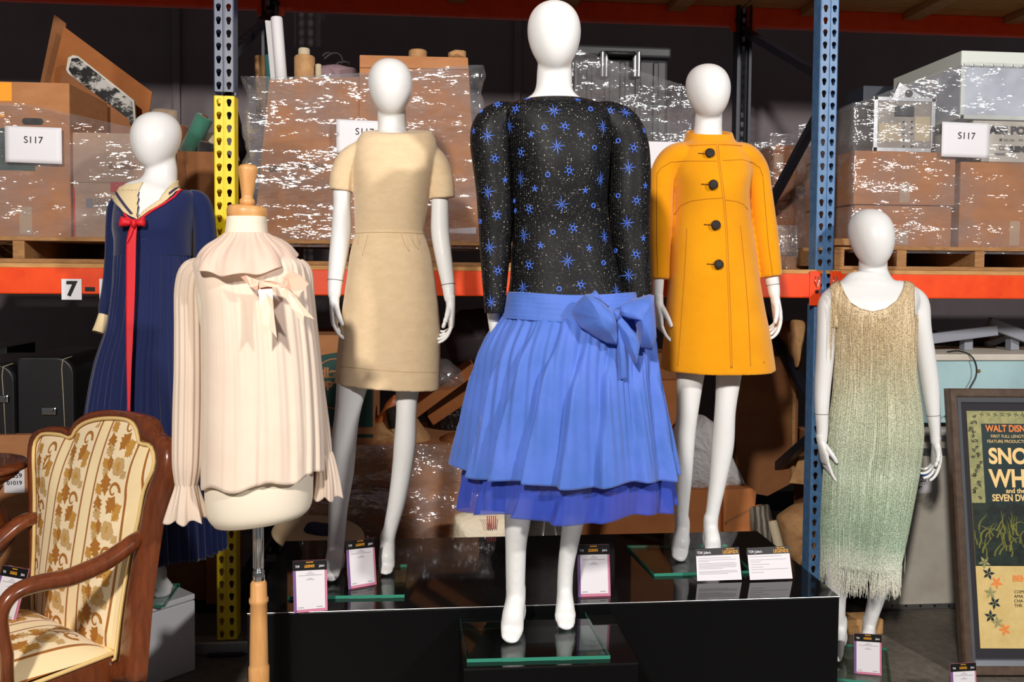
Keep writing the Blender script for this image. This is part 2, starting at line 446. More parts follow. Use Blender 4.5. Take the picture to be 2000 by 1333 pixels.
# ------------------------------------------------------------------ stock on the shelves
ZD = Z1 + .019      # deck surface
def rect3(xl, yt, xr, yb, Y):
    ym = (yt + yb) / 2; xm = (xl + xr) / 2
    return W(xl, ym, Y).x, W(xr, ym, Y).x, W(xm, yb, Y).z, W(xm, yt, Y).z
def carton(label, xl, yt, xr, yb, Y, depth, mat=None, zb=None, cat='box', name='carton', group=None, seam=True, tapew=True, xb=None, hand=False):
    x0, x1, z0, z1 = rect3(xl, yt, xr, yb, Y); mat = mat or M['card']
    if zb is not None: z0 = zb
    r = thing(name, label, cat, ((x0 + x1) / 2, Y + depth / 2, z0), group)
    MB().bx(x0, x1, Y, Y + depth, z0, z1).build('body', mat, r, bevel=.004)
    if seam:
        ym = Y + depth / 2
        MB().bx(x0 - .001, x1 + .001, ym - .003, ym + .003, z1 - .001, z1 + .0015).build('flap_seam', M['cardd'], r)
    if tapew:
        xm = (x0 + x1) / 2
        MB().bx(xm - .024, xm + .024, Y - .001, Y + .0, z0 + .01, z0 + min(.12, (z1 - z0) * .4)).build('tape', M['tape'], r)
    return r, (x0, x1, z0, z1)
def sheet(parent, xl, yt, xr, yb, Y, mat, name='sticker', th=.001):
    x0, x1, z0, z1 = rect3(xl, yt, xr, yb, Y)
    return MB().bx(x0, x1, Y - th, Y, z0, z1).build(name, mat, parent), (x0, x1, z0, z1)
def put(s, x, y, Y, hpx, mat, parent, name='lettering', align='CENTER', bold=0.0, sx=1.0, tilt=0.0):
    return text(s, W(x, y, Y - .0012), (math.cos(tilt), 0, math.sin(tilt)), (0, 0, 1), hpx * mpp(x, y, Y), mat, parent, name, align, .0008, sx, bold)
def pallet(label, x0, x1, y0, depth, z, ztop, slant=0):
    r = thing('pallet', label, 'pallet', ((x0 + x1) / 2, y0 + depth / 2, z), 'wooden pallets on the lower shelf')
    th = .017; n = 6
    for k in range(n):
        yy = y0 + (depth - .09) * k / (n - 1)
        MB().bx(x0, x1, yy, yy + .09, ztop - th, ztop).build('top_board', M['pallet'], r, bevel=.002)
    for yy in (y0, y0 + depth / 2 - .045, y0 + depth - .09): MB().bx(x0, x1, yy, yy + .09, z, z + th).build('bottom_board', M['pallet'], r, bevel=.002)
    for q in (.0, .22, .5, .78, 1.0):
        xx = x0 + (x1 - x0 - .045) * q
        MB().bx(xx, xx + .045, y0 + .004, y0 + depth - .004, z + th, ztop - th).build('stringer', M['pallet'], r, bevel=.002)
    return r
# stretch film: clear skin with stretched horizontal wrinkles that catch the lamps
def film(name, cover, streak, seed, wr=1.0):
    t = NT(name)
    n2 = t.noise(4.0 + seed, t.coord(), 3)
    geo = t.n('ShaderNodeNewGeometry'); cur = geo.outputs['Normal']
    for sc_, st_, k_ in ((8.0, 2.5, wr), (20.0, streak * .8, wr * .9), (46.0, streak * 1.0, wr * .6)):
        q = t.noise(sc_, t.coord(scale=(1, 1, st_)), 2, .5)
        su = t.n('ShaderNodeVectorMath', operation='SUBTRACT'); su.inputs[1].default_value = (.5, .5, .5); t.l(q.outputs['Color'], su.inputs[0])
        sc2 = t.n('ShaderNodeVectorMath', operation='SCALE'); sc2.inputs['Scale'].default_value = k_; t.l(su.outputs[0], sc2.inputs[0])
        ad = t.n('ShaderNodeVectorMath', operation='ADD'); t.l(cur, ad.inputs[0]); t.l(sc2.outputs[0], ad.inputs[1]); cur = ad.outputs[0]
    nn = t.n('ShaderNodeVectorMath', operation='NORMALIZE'); t.l(cur, nn.inputs[0]); bp = nn.outputs[0]
    g = t.n('ShaderNodeBsdfGlossy'); g.inputs['Roughness'].default_value = .08; g.inputs['Color'].default_value = (1, 1, 1, 1); t.l(bp, g.inputs['Normal'])
    d = t.n('ShaderNodeBsdfDiffuse'); d.inputs['Color'].default_value = (.75, .72, .74, 1)
    m0 = t.n('ShaderNodeMixShader'); m0.inputs[0].default_value = .32; t.l(g.outputs[0], m0.inputs[1]); t.l(d.outputs[0], m0.inputs[2])
    tr = t.n('ShaderNodeBsdfTransparent'); tr.inputs['Color'].default_value = (.95, .95, .96, 1)
    fac = t.ramp(n2.outputs['Fac'], [(.36, (cover * .3,) * 3 + (1,)), (.62, (cover,) * 3 + (1,))])
    m = t.n('ShaderNodeMixShader'); t.l(fac, m.inputs[0]); t.l(tr.outputs[0], m.inputs[1]); t.l(m0.outputs[0], m.inputs[2])
    return t.done(m.outputs[0])
M['film'] = film('stretch_film', .36, 12, 1, 1.0)
M['film2'] = film('stretch_film_crinkled', .40, 7, 2, .72)
M['film3'] = film('dark_stretch_film', .34, 9, 3, 1.0)
def wrap(label, x0, x1, y0, y1, z0, z1, mat, top=None, amp=.004, seed=1):
    """skin around a pallet load; top(u) gives the height of its upper edge around the loop, u in 0..1 from front left"""
    rr = np.random.RandomState(seed); per = []
    rad = .02; n = 40
    seg = [((x0, y0), (x1, y0), n), ((x1, y0), (x1, y1), 14), ((x1, y1), (x0, y1), n), ((x0, y1), (x0, y0), 14)]
    for (ax, ay), (bx_, by), m in seg:
        for k in range(m): per.append((ax + (bx_ - ax) * k / m, ay + (by - ay) * k / m))
    nv = 34; ph = rr.rand(6) * 6
    rs = []
    for j in range(nv + 1):
        ring = []
        for i, (x, y) in enumerate(per):
            u = i / len(per); zt = top(u, x, y) if top else z1
            z = z0 + (zt - z0) * j / nv
            w = amp * (math.sin(31 * z + 5 * x + ph[0]) + math.sin(57 * z - 3 * x + ph[1]) * .7 + .6 * rr.randn() * .6)
            cx, cy = (x0 + x1) / 2, (y0 + y1) / 2
            dx = -1 if x <= x0 + 1e-6 else (1 if x >= x1 - 1e-6 else 0); dy = -1 if y <= y0 + 1e-6 else (1 if y >= y1 - 1e-6 else 0)
            ring.append(Vector((x + dx * w, y + dy * w, z)))
        rs.append(ring)
    mb = MB(); mb.loft(rs, False, False)
    o = mb.build('stretch_wrap', mat, None, smooth=True, fix=False)
    tag(o, label, 'plastic wrap', None); return o

# ---- left bay -----------------------------------------------------------
PT = ZD + .105
pallet('weathered pallet under the cartons left of the navy dress', -2.35, -.9, 3.64, .9, ZD, PT)
YL = 3.68
r, b = carton('tall brown carton at the left edge with a hand hole and a teal print', -40, 160, 137, 478, YL, .42, zb=PT)
sheet(r, -30, 318, 69, 333, YL, M['teal'], 'teal_print'); sheet(r, -30, 250, 9, 318, YL - .0002, M['teal'], 'teal_print')
sheet(r, -30, 160.5, 23, 197, YL, M['label_orange'], 'yellow_sticker'); sheet(r, -20, 222, 9, 229, YL, M['label_orange'], 'yellow_sticker')
x0, x1, z0, z1 = rect3(42, 231, 86, 244, YL)
h = MB().tube([(x0 + .014, YL - .001, (z0 + z1) / 2), (x1 - .014, YL - .001, (z0 + z1) / 2)], (z1 - z0) / 2, 14, Vector((0, 1, 0)), True, True, .12).build('hand_hole', M['ink'], r, smooth=True)
r, b = carton('grey brown carton printed with a supply stamp, lower of two behind the navy dress', 143, 358, 340, 478, YL + .02, .5, M['card2'], PT)
put('QUICK', 184, 392, YL + .02, 9, M['grey'], r, align='LEFT'); put('SUPPLY', 184, 402, YL + .02, 9, M['grey'], r, align='LEFT')
sheet(r, 168, 388, 182, 406, YL + .02, M['grey'], 'printed_stamp'); sheet(r, 216, 356, 290, 376, YL + .0195, M['red'], 'red_tape')
sheet(r, 143, 366, 147, 465, YL + .02, M['red'], 'red_tape')
r, b2 = carton('grey brown carton with an oval hand hole, on top of the supply carton', 139, 260, 300, 357, YL + .03, .48, M['card2'], b[3] + .001, tapew=False)
o2 = MB().tube([W(216, 325, YL + .029), W(262, 325, YL + .029)], .011, 12, Vector((0, 1, 0)), True, True, .1).build('hand_hole', M['cardd'], r, smooth=True)

# open carton with standing flaps, behind
YO = 4.14
r = thing('open_carton', 'open dark carton with raised flaps holding a framed picture', 'box', W(195, 300, YO))
zt = W(200, 250, YO).z; xa = W(62, 250, YO).x; xb_ = W(285, 250, YO).x
MB().bx(xa, xb_, YO + .02, YO + .36, PT, zt - .02).build('body', M['cardd'], r, bevel=.004)
def flap(px, Y, th=.006, mat=None, dy=.0):
    return MB().prism([W(x, y, Y + dy * k) for k, (x, y) in enumerate(px)], (0, th, 0)).build('flap', mat or M['cardd'], r)
flap([(106, 28), (129, 46), (96, 262), (58, 262)], YO + .30)
flap([(125, 52), (297, 180), (286, 262), (88, 262), (99, 158)], YO + .22, mat=M['card3'])
flap([(123, 136), (250, 232), (262, 262), (112, 262), (118, 160)], YO + .0)
pr = thing('framed_picture', 'black and white picture in a pale frame standing in the open carton', 'picture', W(190, 190, YO + .1))
q = [(132, 112), (142, 107), (152, 109), (262, 196), (266, 250), (200, 262), (128, 136)]
MB().prism([W(x, y, YO + .1) for x, y in q], (0, .02, 0)).build('frame', M['offwhite'], pr, bevel=.004)
t = NT('dark_photo_print'); nz = t.noise(9, t.coord(scale=(1, 1, 1.6)), 8, .75)
cc = t.ramp(nz.outputs['Fac'], [(.5, rgb(10, 9, 9)), (.56, rgb(190, 186, 182))]); M['photo'] = t.done(t.bsdf(Base_Color=cc, Roughness=.3).outputs[0])
MB().prism([W(x, y, YO + .098) for x, y in [(140, 114), (152, 113), (258, 197), (262, 248), (205, 250), (134, 136)]], (0, .003, 0)).build('print', M['photo'], pr)

# carton of fabric rolls right of the navy head
r, b3 = carton('dusty dark carton of fabric rolls behind the navy dress shoulder', 345, 296, 440, 478, 3.92, .42, M['cardd'], PT, tapew=False)
def roll(label, a, b, rad, mat, Ya, Yb, core=None, name='fabric_roll', grp='rolls standing in the cartons'):
    A = W(a[0], a[1], Ya); Bp = W(b[0], b[1], Yb); R_ = rad * mpp(a[0], a[1], Ya)
    r_ = thing(name, label, 'roll', A, grp); d = (Bp - A).normalized()
    MB().lathe([(0, .002), (R_ * .35, .0), (R_ * .9, .0), (R_, .006), (R_ * 1.01, (Bp - A).length)], A, 20, d).build('rolled_sheet', mat, r_, smooth=True)
    MB().lathe([(R_ * .2, -.004), (R_ * .36, -.004), (R_ * .36, .02)], A, 16, d).build('core', core or M['cardd'], r_, smooth=True)
    return r_
fab = lambda n, c: pm(n, c, .95, bump=(90, .4, .004), sheen=.3)
M['green'] = fab('green_felt', rgb(58, 118, 98)); M['beige'] = fab('beige_felt', rgb(176, 152, 128)); M['rust'] = fab('rust_felt', rgb(136, 82, 50)); M['cream'] = fab('cream_cloth', rgb(196, 180, 152)); M['dkgrey'] = fab('charcoal_cloth', rgb(44, 40, 42))
roll('green felt roll leaning right of the navy mannequin head', (400, 228), (366, 300), 17, M['green'], 4.02, 4.06)
roll('beige roll partly hidden behind the navy mannequin head', (322, 216), (322, 300), 24, M['beige'], 4.3, 4.3)
roll('rust brown roll right of the navy mannequin head', (352, 246), (352, 310), 14, M['rust'], 4.2, 4.2)
roll('charcoal roll beside the yellow post, under the green roll', (404, 278), (392, 340), 14, M['dkgrey'], 4.0, 4.02)
roll('cream roll low beside the yellow post', (408, 262), (420, 330), 15, M['cream'], 4.12, 4.12)
def topL(u, x, y):
    k = (x + 2.2) / 1.35
    return W(60, 205, YL).z - max(0, k - .45) * .28
wrap('clear stretch film around the cartons left of the navy dress', b[0] - .8, W(330, 400, YL).x, YL - .018, YL + .9, PT - .02, 2.3, M['film'], topL, seed=3)
def sign117(label, xl, yt, xr, yb, Y, tx, ty, h):
    x0, x1, z0, z1 = rect3(xl, yt, xr, yb, Y)
    r_ = thing('paper_sign', label, 'sign', ((x0 + x1) / 2, Y, z0), 'white lot number sheets on the pallets')
    mb = MB()
    mb.grid(lambda u, v: Vector((x0 + (x1 - x0) * u, Y - .001 - .003 * math.sin(u * 3.1) * math.sin(v * 2.9 + .2), z0 + (z1 - z0) * v - .004 * u)), 10, 8)
    mb.build('sheet', M['paper'], r_, smooth=True, solid=.0006)
    text('S117', W(tx, ty, Y - .0055), (1, 0, -.02), (0, 0, 1), h * mpp(tx, ty, Y), M['ink'], r_, 'lettering', off=.0005)
sign117('white S117 sheet on the tall carton at the far left', 10, 247, 121, 318, YL - .024, 65, 274, 13)

# ---- middle bay ----------------------------------------------------------
YM = 3.70
pallet('pallet carrying the two tall wrapped cartons behind the tan dress', -.68, .72, 3.64, .9, ZD, PT)
def carton8(label, front, Y, depth, mat, name='carton', open_top=False, back=None):
    r_ = thing(name, label, 'box', W(front[3][0], front[3][1], Y))
    f = [W(x, y, Y) for x, y in front]; bk = [p + Vector((0, depth, 0)) for p in f]
    mb = MB(); TL, TR, BR, BL = range(4)
    mb.add(f + bk, [(0, 1, 2, 3), (1, 5, 6, 2), (5, 4, 7, 6), (4, 0, 3, 7), (3, 2, 6, 7)] + ([] if open_top else [(0, 4, 5, 1)]))
    mb.build('body', mat, r_, bevel=.004, solid=.006 if open_top else 0)
    return r_
r = carton8('tall open carton marked UP, full of paper and fabric rolls', [(527, 156), (706, 150), (700, 481), (494, 478)], YM, .42, M['card'], 'open_carton', True)
ar = MB().prism([W(x, y, YM - .0015) for x, y in [(541, 287), (550, 298), (544.5, 298), (543.5, 324), (533.5, 324), (534.5, 298), (530, 298)]], (0, .001, 0)).build('up_arrow', M['ink'], r)
put('UP', 535, 331, YM, 11, M['ink'], r, bold=.002)
st, _ = sheet(r, 583, 308, 633, 346, YM, M['label_orange'], 'fragile_sticker'); put('FRAGILE', 586, 325, YM - .0015, 11, M['ink'], st, align='LEFT', sx=.8, bold=.0005)
MB().prism([W(x, y, YM - .001) for x, y in [(612, 152), (622, 152), (606, 478), (596, 478)]], (0, .0008, 0)).build('tape', M['tape'], r)
r = carton8('tallest brown carton, behind the tan mannequin head', [(702, 107), (914, 112), (937, 482), (702, 482)], YM - .015, .46, M['card'])
MB().prism([W(x, y, YM - .0165) for x, y in [(872, 448), (930, 444), (930, 457), (872, 455)]], (0, .001, 0)).build('white_sticker', M['paper'], r)
MB().prism([W(x, y, YM - .0165) for x, y in [(703, 131), (917, 135), (917, 137), (703, 133)]], (0, .001, 0)).build('flap_seam', M['cardd'], r)
M['prp'] = pm('white_roll_paper', rgb(226, 224, 228), .6)
roll('tall white paper roll standing in the UP carton', (540, 34), (556, 240), 11.5, M['prp'], 3.88, 3.88, M['paper'], 'paper_roll')
o = MB().prism([W(x, y, 3.92) for x, y in [(517, 39), (530, 40), (537, 130), (545, 220), (534, 220), (524, 110)]], (0, .02, 0)).build('paper_sheet', M['prp'], bevel=.004); tag(o, 'loose curled white paper sheet left of the white paper roll', 'paper')
o = MB().tube([W(x, y, 3.9) for x, y in [(550, 48), (556, 90), (558, 130)]], .0006, 5).build('pen_mark', M['ink']); bpy.data.objects.remove(o)
roll('kraft wrapped tube standing in the UP carton', (595, 110), (596, 230), 20, M['kraft'], 3.86, 3.86, M['cardd'], 'paper_roll')
roll('cream tube end poking out of the kraft wrapped tube', (594, 95), (594, 120), 11, M['cream'], 3.86, 3.86, M['cardd'], 'paper_roll')
roll('teal roll behind the white paper roll', (527, 108), (534, 220), 10, pm('teal_felt', rgb(46, 104, 108), .9), 3.98, 3.98, None)
roll('crumpled kraft roll at the back left of the UP carton', (508, 110), (512, 230), 11, M['kraft'], 4.0, 4.0, None)
roll('pale tube beside the kraft wrapped tube', (622, 126), (622, 220), 6, M['cream'], 3.84, 3.84, None, 'paper_roll')
def blob(label, cat, name, px, Y, dz, mat, seed=0, rough=.15, n=24, flat=.5, group=None):
    """crumpled soft thing: an outline given depth, its surface pushed in and out"""
    P = [W(x, y, Y) for x, y in px]; c = sum(P, Vector()) / len(P); rr = np.random.RandomState(seed); A = []
    for i in range(len(P)):
        for k in range(4): A.append(P[i].lerp(P[(i + 1) % len(P)], k / 4))
    rs = []; nl = 7
    for j in range(nl + 1):
        a = math.pi * j / nl; s = math.sin(a) ** .6 if 0 < j < nl else .02; yy = -math.cos(a) * dz
        rs.append([c + (p - c) * (s * (1 + rough * .5 * rr.randn() * .5)) + Vector((0, yy + rough * dz * .4 * rr.randn(), 0)) for p in A])
    o_ = MB(); o_.loft(rs); o_ = o_.build(name, mat, None, smooth=True, sub=1)
    return tag(o_, label, cat, group)
M['mauve'] = pm('mauve_cloth', rgb(142, 116, 122), .8, bump=(40, .4, .01)); M['straps'] = pm('black_strap', rgb(46, 40, 40), .7)
blob('mauve cloth bundle under the film between the two tall cartons', 'cloth', 'cloth_bundle', [(622, 130), (660, 128), (700, 134), (700, 200), (622, 200)], 3.92, .1, M['mauve'], 2)
o = MB()
for q in ([(630, 118), (650, 100), (668, 106), (672, 130), (652, 148)], [(650, 140), (656, 118), (690, 122), (678, 130)], [(628, 112), (640, 98), (654, 112)]):
    o.tube([W(a, b, 3.86 + .02 * k) for k, (a, b) in enumerate(q)], .006, 8)
o = o.build('luggage_strap', M['straps'], smooth=True, sub=1); tag(o, 'dark looped strap lying on the mauve bundle', 'strap')
roll('kraft tube end above the tallest carton, behind the tan mannequin head', (816, 99), (816, 130), 18, M['kraft'], 3.86, 3.86, None, 'paper_roll')
blob('crumpled brown paper on the right top of the tallest carton', 'paper', 'crumpled_paper', [(874, 104), (888, 99), (911, 101), (911, 118), (876, 118)], 3.8, .05, M['kraft'], 4)
def topM(u, x, y):
    p = (x - W(510, 200, YM).x) / (W(930, 200, YM).x - W(510, 200, YM).x)
    return W(700, 160 - 36 * min(1, max(0, (p - .1) / .9)), YM).z
wrap('crinkled stretch film around the two tall cartons behind the tan dress', W(490, 300, YM).x - .02, W(938, 300, YM).x + .01, YM - .04, YM + .55, PT - .03, 2.2, M['film2'], topM, .006, 5)
sign117('white S117 sheet half hidden behind the tan mannequin neck', 657, 234, 748, 300, YM - .048, 712, 258, 13)

# black hard case under film
YC = 3.95
r = thing('hard_case', 'black ribbed hard case with latches behind the black star top', 'case', W(1215, 290, YC))
x0, x1, z0, z1 = rect3(1118, 112, 1306, 292, YC)
pallet('dark pallet under the black hard case', .95, 1.4, 3.74, .75, ZD, ZD + .1)
MB().bx(x0, x1, YC, YC + .45, z0, z1).build('body', M['black'], r, bevel=.02, seg=3)
l0, l1, m0, m1 = rect3(1112, 88, 1313, 112, YC - .012)
MB().bx(l0, l1, YC - .012, YC + .46, m0, m1).build('lid', M['black'], r, bevel=.014, seg=3)
for px in (1150, 1185, 1215, 1245, 1280):
    c = W(px, 200, YC); MB().bx(c.x - .012, c.x + .012, YC - .012, YC + .01, z0 + .03, z1 - .02).build('rib', M['black'], r, bevel=.005)
for px in (1178, 1241):
    c = W(px, 122, YC); lt = MB().bx(c.x - .02, c.x + .02, YC - .03, YC - .008, c.z - .075, c.z + .045).build('latch', M['black'], r, bevel=.006)
    for s in (-1, 1): MB().bx(c.x + s * .009 - .003, c.x + s * .009 + .003, YC - .034, YC - .029, c.z - .07, c.z + .04).build('latch_rib', M['alu'], lt)
c = W(1210, 105, YC); MB().tube([(c.x - .07, YC - .01, c.z), (c.x - .06, YC - .05, c.z - .01), (c.x + .06, YC - .05, c.z - .01), (c.x + .07, YC - .01, c.z)], .009, 10).build('handle', M['black'], r, smooth=True)
r, b = carton('black wrapped case under the ribbed hard case', 1112, 292, 1330, 480, 3.9, .5, M['black'], ZD + .1, 'case', 'equipment_case', seam=False, tapew=False)
def topC(u, x, y):
    p = (x - W(1115, 200, 3.9).x) / (W(1350, 200, 3.9).x - W(1115, 200, 3.9).x); return W(1115, 92 + 75 * max(0, p), 3.86).z
wrap('shiny stretch film drooping over the black hard case', W(1112, 200, 3.88).x, W(1352, 300, 3.88).x, 3.86, 4.45, ZD + .12, 2.3, M['film3'], topC, .007, 8)
o, _ = sheet(None, 1256, 277, 1330, 330, 3.85, M['paper'], 'paper_sign'); tag(o, 'white sheet on the black case, behind the yellow coat shoulder', 'sign', 'white lot number sheets on the pallets')
# dim wrapped carton behind the brace, little boxes in front of it
r, b = carton('tall dim brown carton behind the diagonal brace right of the yellow coat', 1508, 285, 1640, 532, 4.30, .26, M['card3'], ZD, tapew=False)
sheet(r, 1512, 300, 1530, 330, 4.30, M['card2'], 'sticker')
wrap('dull stretch film on the dim carton behind the diagonal brace', W(1503, 300, 4.28).x, W(1648, 300, 4.28).x, 4.282, 4.58, ZD + .01, W(1570, 262, 4.28).z, M['film3'], None, .004, 9)
r, b = carton('small brown wrapped box at the coat cuff, lower of two', 1522, 500, 1555, 544, 3.76, .2, M['card'], ZD, tapew=False)
r, b = carton('small pale box stacked on the wrapped box at the coat cuff', 1515, 447, 1540, 499, 3.78, .16, M['card2'], b[3] + .001, tapew=False)
wrap('bright film round the two small boxes at the coat cuff', W(1511, 480, 3.75).x, W(1557, 480, 3.75).x, 3.745, 3.98, ZD + .003, W(1530, 440, 3.75).z, M['film'], None, .003, 10)

# ---- right bay -----------------------------------------------------------
YR = 3.68
pallet('pallet under the wrapped cartons and flight case on the right', 1.76, 3.1, 3.64, .9, ZD, PT)
r, b = carton('lower brown carton of the pair left of the big right carton', 1668, 402, 1858, 498, YR, .5, zb=PT, hand=True)
r, b4 = carton('upper brown carton of the pair, under the grey metal case', 1668, 296, 1866, 400, YR - .01, .5, zb=b[3] + .002)
r, b5 = carton('big brown carton at the right edge, under the white printed carton', 1874, 318, 2090, 498, YR, .5, zb=PT)
def flight(label, xl, yt, xr, yb, Y, depth, zb, body, trim, name='flight_case', grp=None):
    x0, x1, z0, z1 = rect3(xl, yt, xr, yb, Y); z0 = zb if zb is not None else z0
    r_ = thing(name, label, 'case', ((x0 + x1) / 2, Y + depth / 2, z0), grp)
    MB().bx(x0, x1, Y, Y + depth, z0, z1).build('body', body, r_, bevel=.005)
    ed = MB(); w = .018
    for zz in (z0, z1 - w):
        ed.bx(x0 - .002, x1 + .002, Y - .003, Y, zz, zz + w); ed.bx(x0 - .003, x0, Y - .003, Y + depth, zz, zz + w); ed.bx(x1, x1 + .003, Y - .003, Y + depth, zz, zz + w)
    for xx in (x0, x1 - w): ed.bx(xx, xx + w, Y - .003, Y, z0, z1)
    ed.build('edge_trim', trim, r_, bevel=.001)
    return r_, (x0, x1, z0, z1)
M['alupanel'] = pm('dull_grey_panel', rgb(150, 142, 134), .45, metal=.5, var=(14, rgb(128, 120, 112), .3, .7))
r, b6 = flight('dented grey metal case with torn labels on the brown cartons', 1706, 190, 1826, 296, YR + .02, .55, b4[3] + .002, M['alupanel'], M['alu'])
for (px, py, qx, qy) in ((1716, 242, 1760, 276), (1786, 228, 1816, 276)):
    sheet(r, px, py, qx, qy, YR + .02, M['cream'], 'torn_label', .0015)
MB().bx(W(1753, 0, YR + .02).x, W(1790, 0, YR + .02).x, YR + .012, YR + .02, W(1770, 226, YR).z, W(1770, 206, YR).z).build('recessed_latch', M['brace'], r, bevel=.003)
rv = MB()
for px in (1765, 1781):
    for py in (238, 250, 262, 274, 286): rv.lathe([(0, -.003), (.004, -.002), (.004, .001)], W(px, py, YR + .018), 8, Vector((0, 1, 0)))
rv.build('rivet_rows', M['brace'], r)
M['flightwhite'] = pm('pale_blue_grey_panel', rgb(206, 214, 226), .4, var=(9, rgb(188, 194, 208), .3, .7)); M['rim'] = pm('pale_plastic_rim', rgb(216, 222, 214), .4)
r, b7 = carton('white printed carton with black lettering at the right edge', 1900, 237, 2090, 316, YR + .01, .46, M['offwhite'], b5[3] + .002, tapew=False, seam=False)
put('GLASS POLISH', 1905, 254, YR + .01, 14, M['ink'], r, align='LEFT', bold=.003, sx=1.18)
put('100-120v', 1959, 274, YR + .01, 4.5, M['ink'], r, align='LEFT'); put('220-240v', 1989, 274, YR + .01, 4.5, M['ink'], r, align='LEFT'); put('CE', 1957, 290, YR + .01, 8, M['ink'], r)
put('LIN', 1973, 292, YR + .01, 9, M['ink'], r, align='LEFT', bold=.004, sx=1.6); sheet(r, 1952, 271, 1957, 276, YR + .01, M['ink'], 'tick_box'); sheet(r, 1942, 299, 1963, 304, YR + .01, M['grey'], 'bar_print')
r, b8 = flight('tall pale flight case on the white printed carton, top right', 1876, 104, 2090, 236, YR + .0, .55, b7[3] + .002, M['flightwhite'], M['rim'])
MB().bx(b8[0] - .004, b8[1], YR - .008, YR + .56, W(1950, 132, YR).z, b8[3] + .003).build('lid', M['rim'], r, bevel=.005)
rv = MB()
for k in range(10): rv.lathe([(0, -.003), (.006, -.002), (.006, .001)], W(1881 + 19.2 * k, 127 + .4 * k, YR - .008), 10, Vector((0, 1, 0)))
rv.build('rivet_rows', M['alu'], r)
MB().bx(b8[0] - .012, b8[0] - .003, YR + .16, YR + .23, W(1840, 150, YR).z - .02, W(1840, 150, YR).z + .03).build('corner_latch', M['paper'], r, bevel=.003)
o, bb = carton('tall dark blue case standing behind the grey metal case', 1686, 168, 1790, 215, 4.29, .2, pm('dark_blue_plastic', rgb(46, 52, 66), .5), PT, 'case', 'equipment_case', seam=False, tapew=False)
r = thing('metal_bracket', 'small triangular metal bracket standing on the grey case', 'bracket', W(1770, 190, YR + .2))
MB().prism([W(x, y, YR + .2) for x, y in [(1743, 191), (1757, 160), (1802, 188), (1800, 191)]], (0, .012, 0)).build('plate', M['alu'], r, bevel=.002)
MB().lathe([(.0, -.004), (.018, -.004), (.018, .002)], W(1775, 183, YR + .2), 16, Vector((0, 1, 0))).build('dark_hole', M['ink'], r)
def topR(u, x, y):
    p = (x - b4[0]) / (b8[0] - b4[0]); q = min(1, max(0, p)); return W(1750, 205 - 85 * q, YR).z
wrap('clear stretch film around the right hand cartons and cases', b4[0] - .02, b8[1] + .02, YR - .028, YR + .585, PT - .03, 2.3, M['film'], topR, .004, 12)
sign117('white S117 sheet by the white printed carton on the right', 1839, 239, 1933, 307, YR - .034, 1888, 266, 13)
o = MB().bx(1.72, 1.95, 3.62, 3.66, PT, PT + .03).build('wood_batten', M['pallet'], bevel=.002); tag(o, 'short wood batten on the right pallet beside the lighter blue post', 'batten')

# ---- stock on the upper shelf, over the top edge of the photograph
for (xa_, xb_), nm in (((XLL + .1, XL - .08), 'left'), ((XL + .08, XR - .08), 'middle'), ((XR + .08, XRR - .1), 'right')):
    xm_ = (xa_ + xb_) / 2
    for q, (u0, u1) in enumerate(((xa_, xm_ - .01), (xm_ + .01, xb_))):
        r = thing('carton', '%s closed brown carton on the upper shelf of the %s bay' % (('left', 'right')[q], nm), 'box', ((u0 + u1) / 2, YF + .5, Z2 + .018), 'cartons on the upper shelf')
        MB().bx(u0, u1, YF + .06, YB - .08, Z2 + .0185, Z2 + .52).build('body', M['card'], r, bevel=.004)
        MB().bx(u0 - .001, u1 + .001, (YF + YB) / 2 - .003, (YF + YB) / 2 + .003, Z2 + .519, Z2 + .5215).build('flap_seam', M['cardd'], r)
# ------------------------------------------------------------------ stock on the floor under the shelf
# left: instrument cases on a carton
def guitar_case(label, xl, yt, xr, yb, Y, depth, tilt=0.0, latch=None):
    x0, x1, z0, z1 = rect3(xl, yt, xr, yb, Y); r_ = thing('instrument_case', label, 'case', ((x0 + x1) / 2, Y + depth / 2, z0), 'black instrument cases under the left shelf')
    w = x1 - x0; rd = min(.07, w * .45)
    def outline(y, inset=0.0):
        P = []
        P.append(Vector((x0 + inset, y, z0)))
        for k in range(7):
            a = math.pi - k * math.pi / 12; P.append(Vector((x0 + inset + rd * .25 + rd * .25 * math.cos(a), y, z1 - inset - rd * .25 + rd * .25 * math.sin(a))))
        for k in range(9):
            a = math.pi / 2 - k * math.pi / 16; P.append(Vector((x1 - inset - rd + rd * math.cos(a), y, z1 - inset - rd + rd * math.sin(a))))
        P.append(Vector((x1 - inset, y, z0))); return P
    mb = MB(); mb.loft([outline(Y, .006), outline(Y + .012), outline(Y + depth - .012), outline(Y + depth, .006)], True, True)
    mb.build('shell', M['case'], r_, smooth=False, bevel=.004)
    st = MB().tube([p + Vector((0, -.001, 0)) for p in [Vector((x1 - .04, Y, z0)), Vector((x1 - .045, Y, z0 + (z1 - z0) * .5)), Vector((x1 - .05, Y, z1 - .05)), Vector((x1 - .045, Y, z1 - .012)), Vector((x1 - .02, Y + .03, z1 - .002))]], .0016, 6)
    st.build('white_stitching', M['cream'], r_, smooth=True)
    if latch:
        c = W(latch[0], latch[1], Y)
        l_ = MB().bx(c.x - .03, c.x + .03, Y - .012, Y, c.z - .016, c.z + .016).build('latch', M['steel'], r_, bevel=.006, seg=3)
        MB().bx(c.x - .02, c.x + .02, Y - .018, Y - .011, c.z - .006, c.z + .012).build('latch_hasp', M['steel'], l_, bevel=.003)
    return r_
zc = W(60, 851, 3.72).z
r, b = carton('brown carton with a white handwritten label under the instrument cases', -120, 851, 130, 1065, 3.72, .5, M['card'], 0.0)
lb, _ = sheet(r, 8, 895, 48, 963, 3.72, M['paper'], 'paper_label')
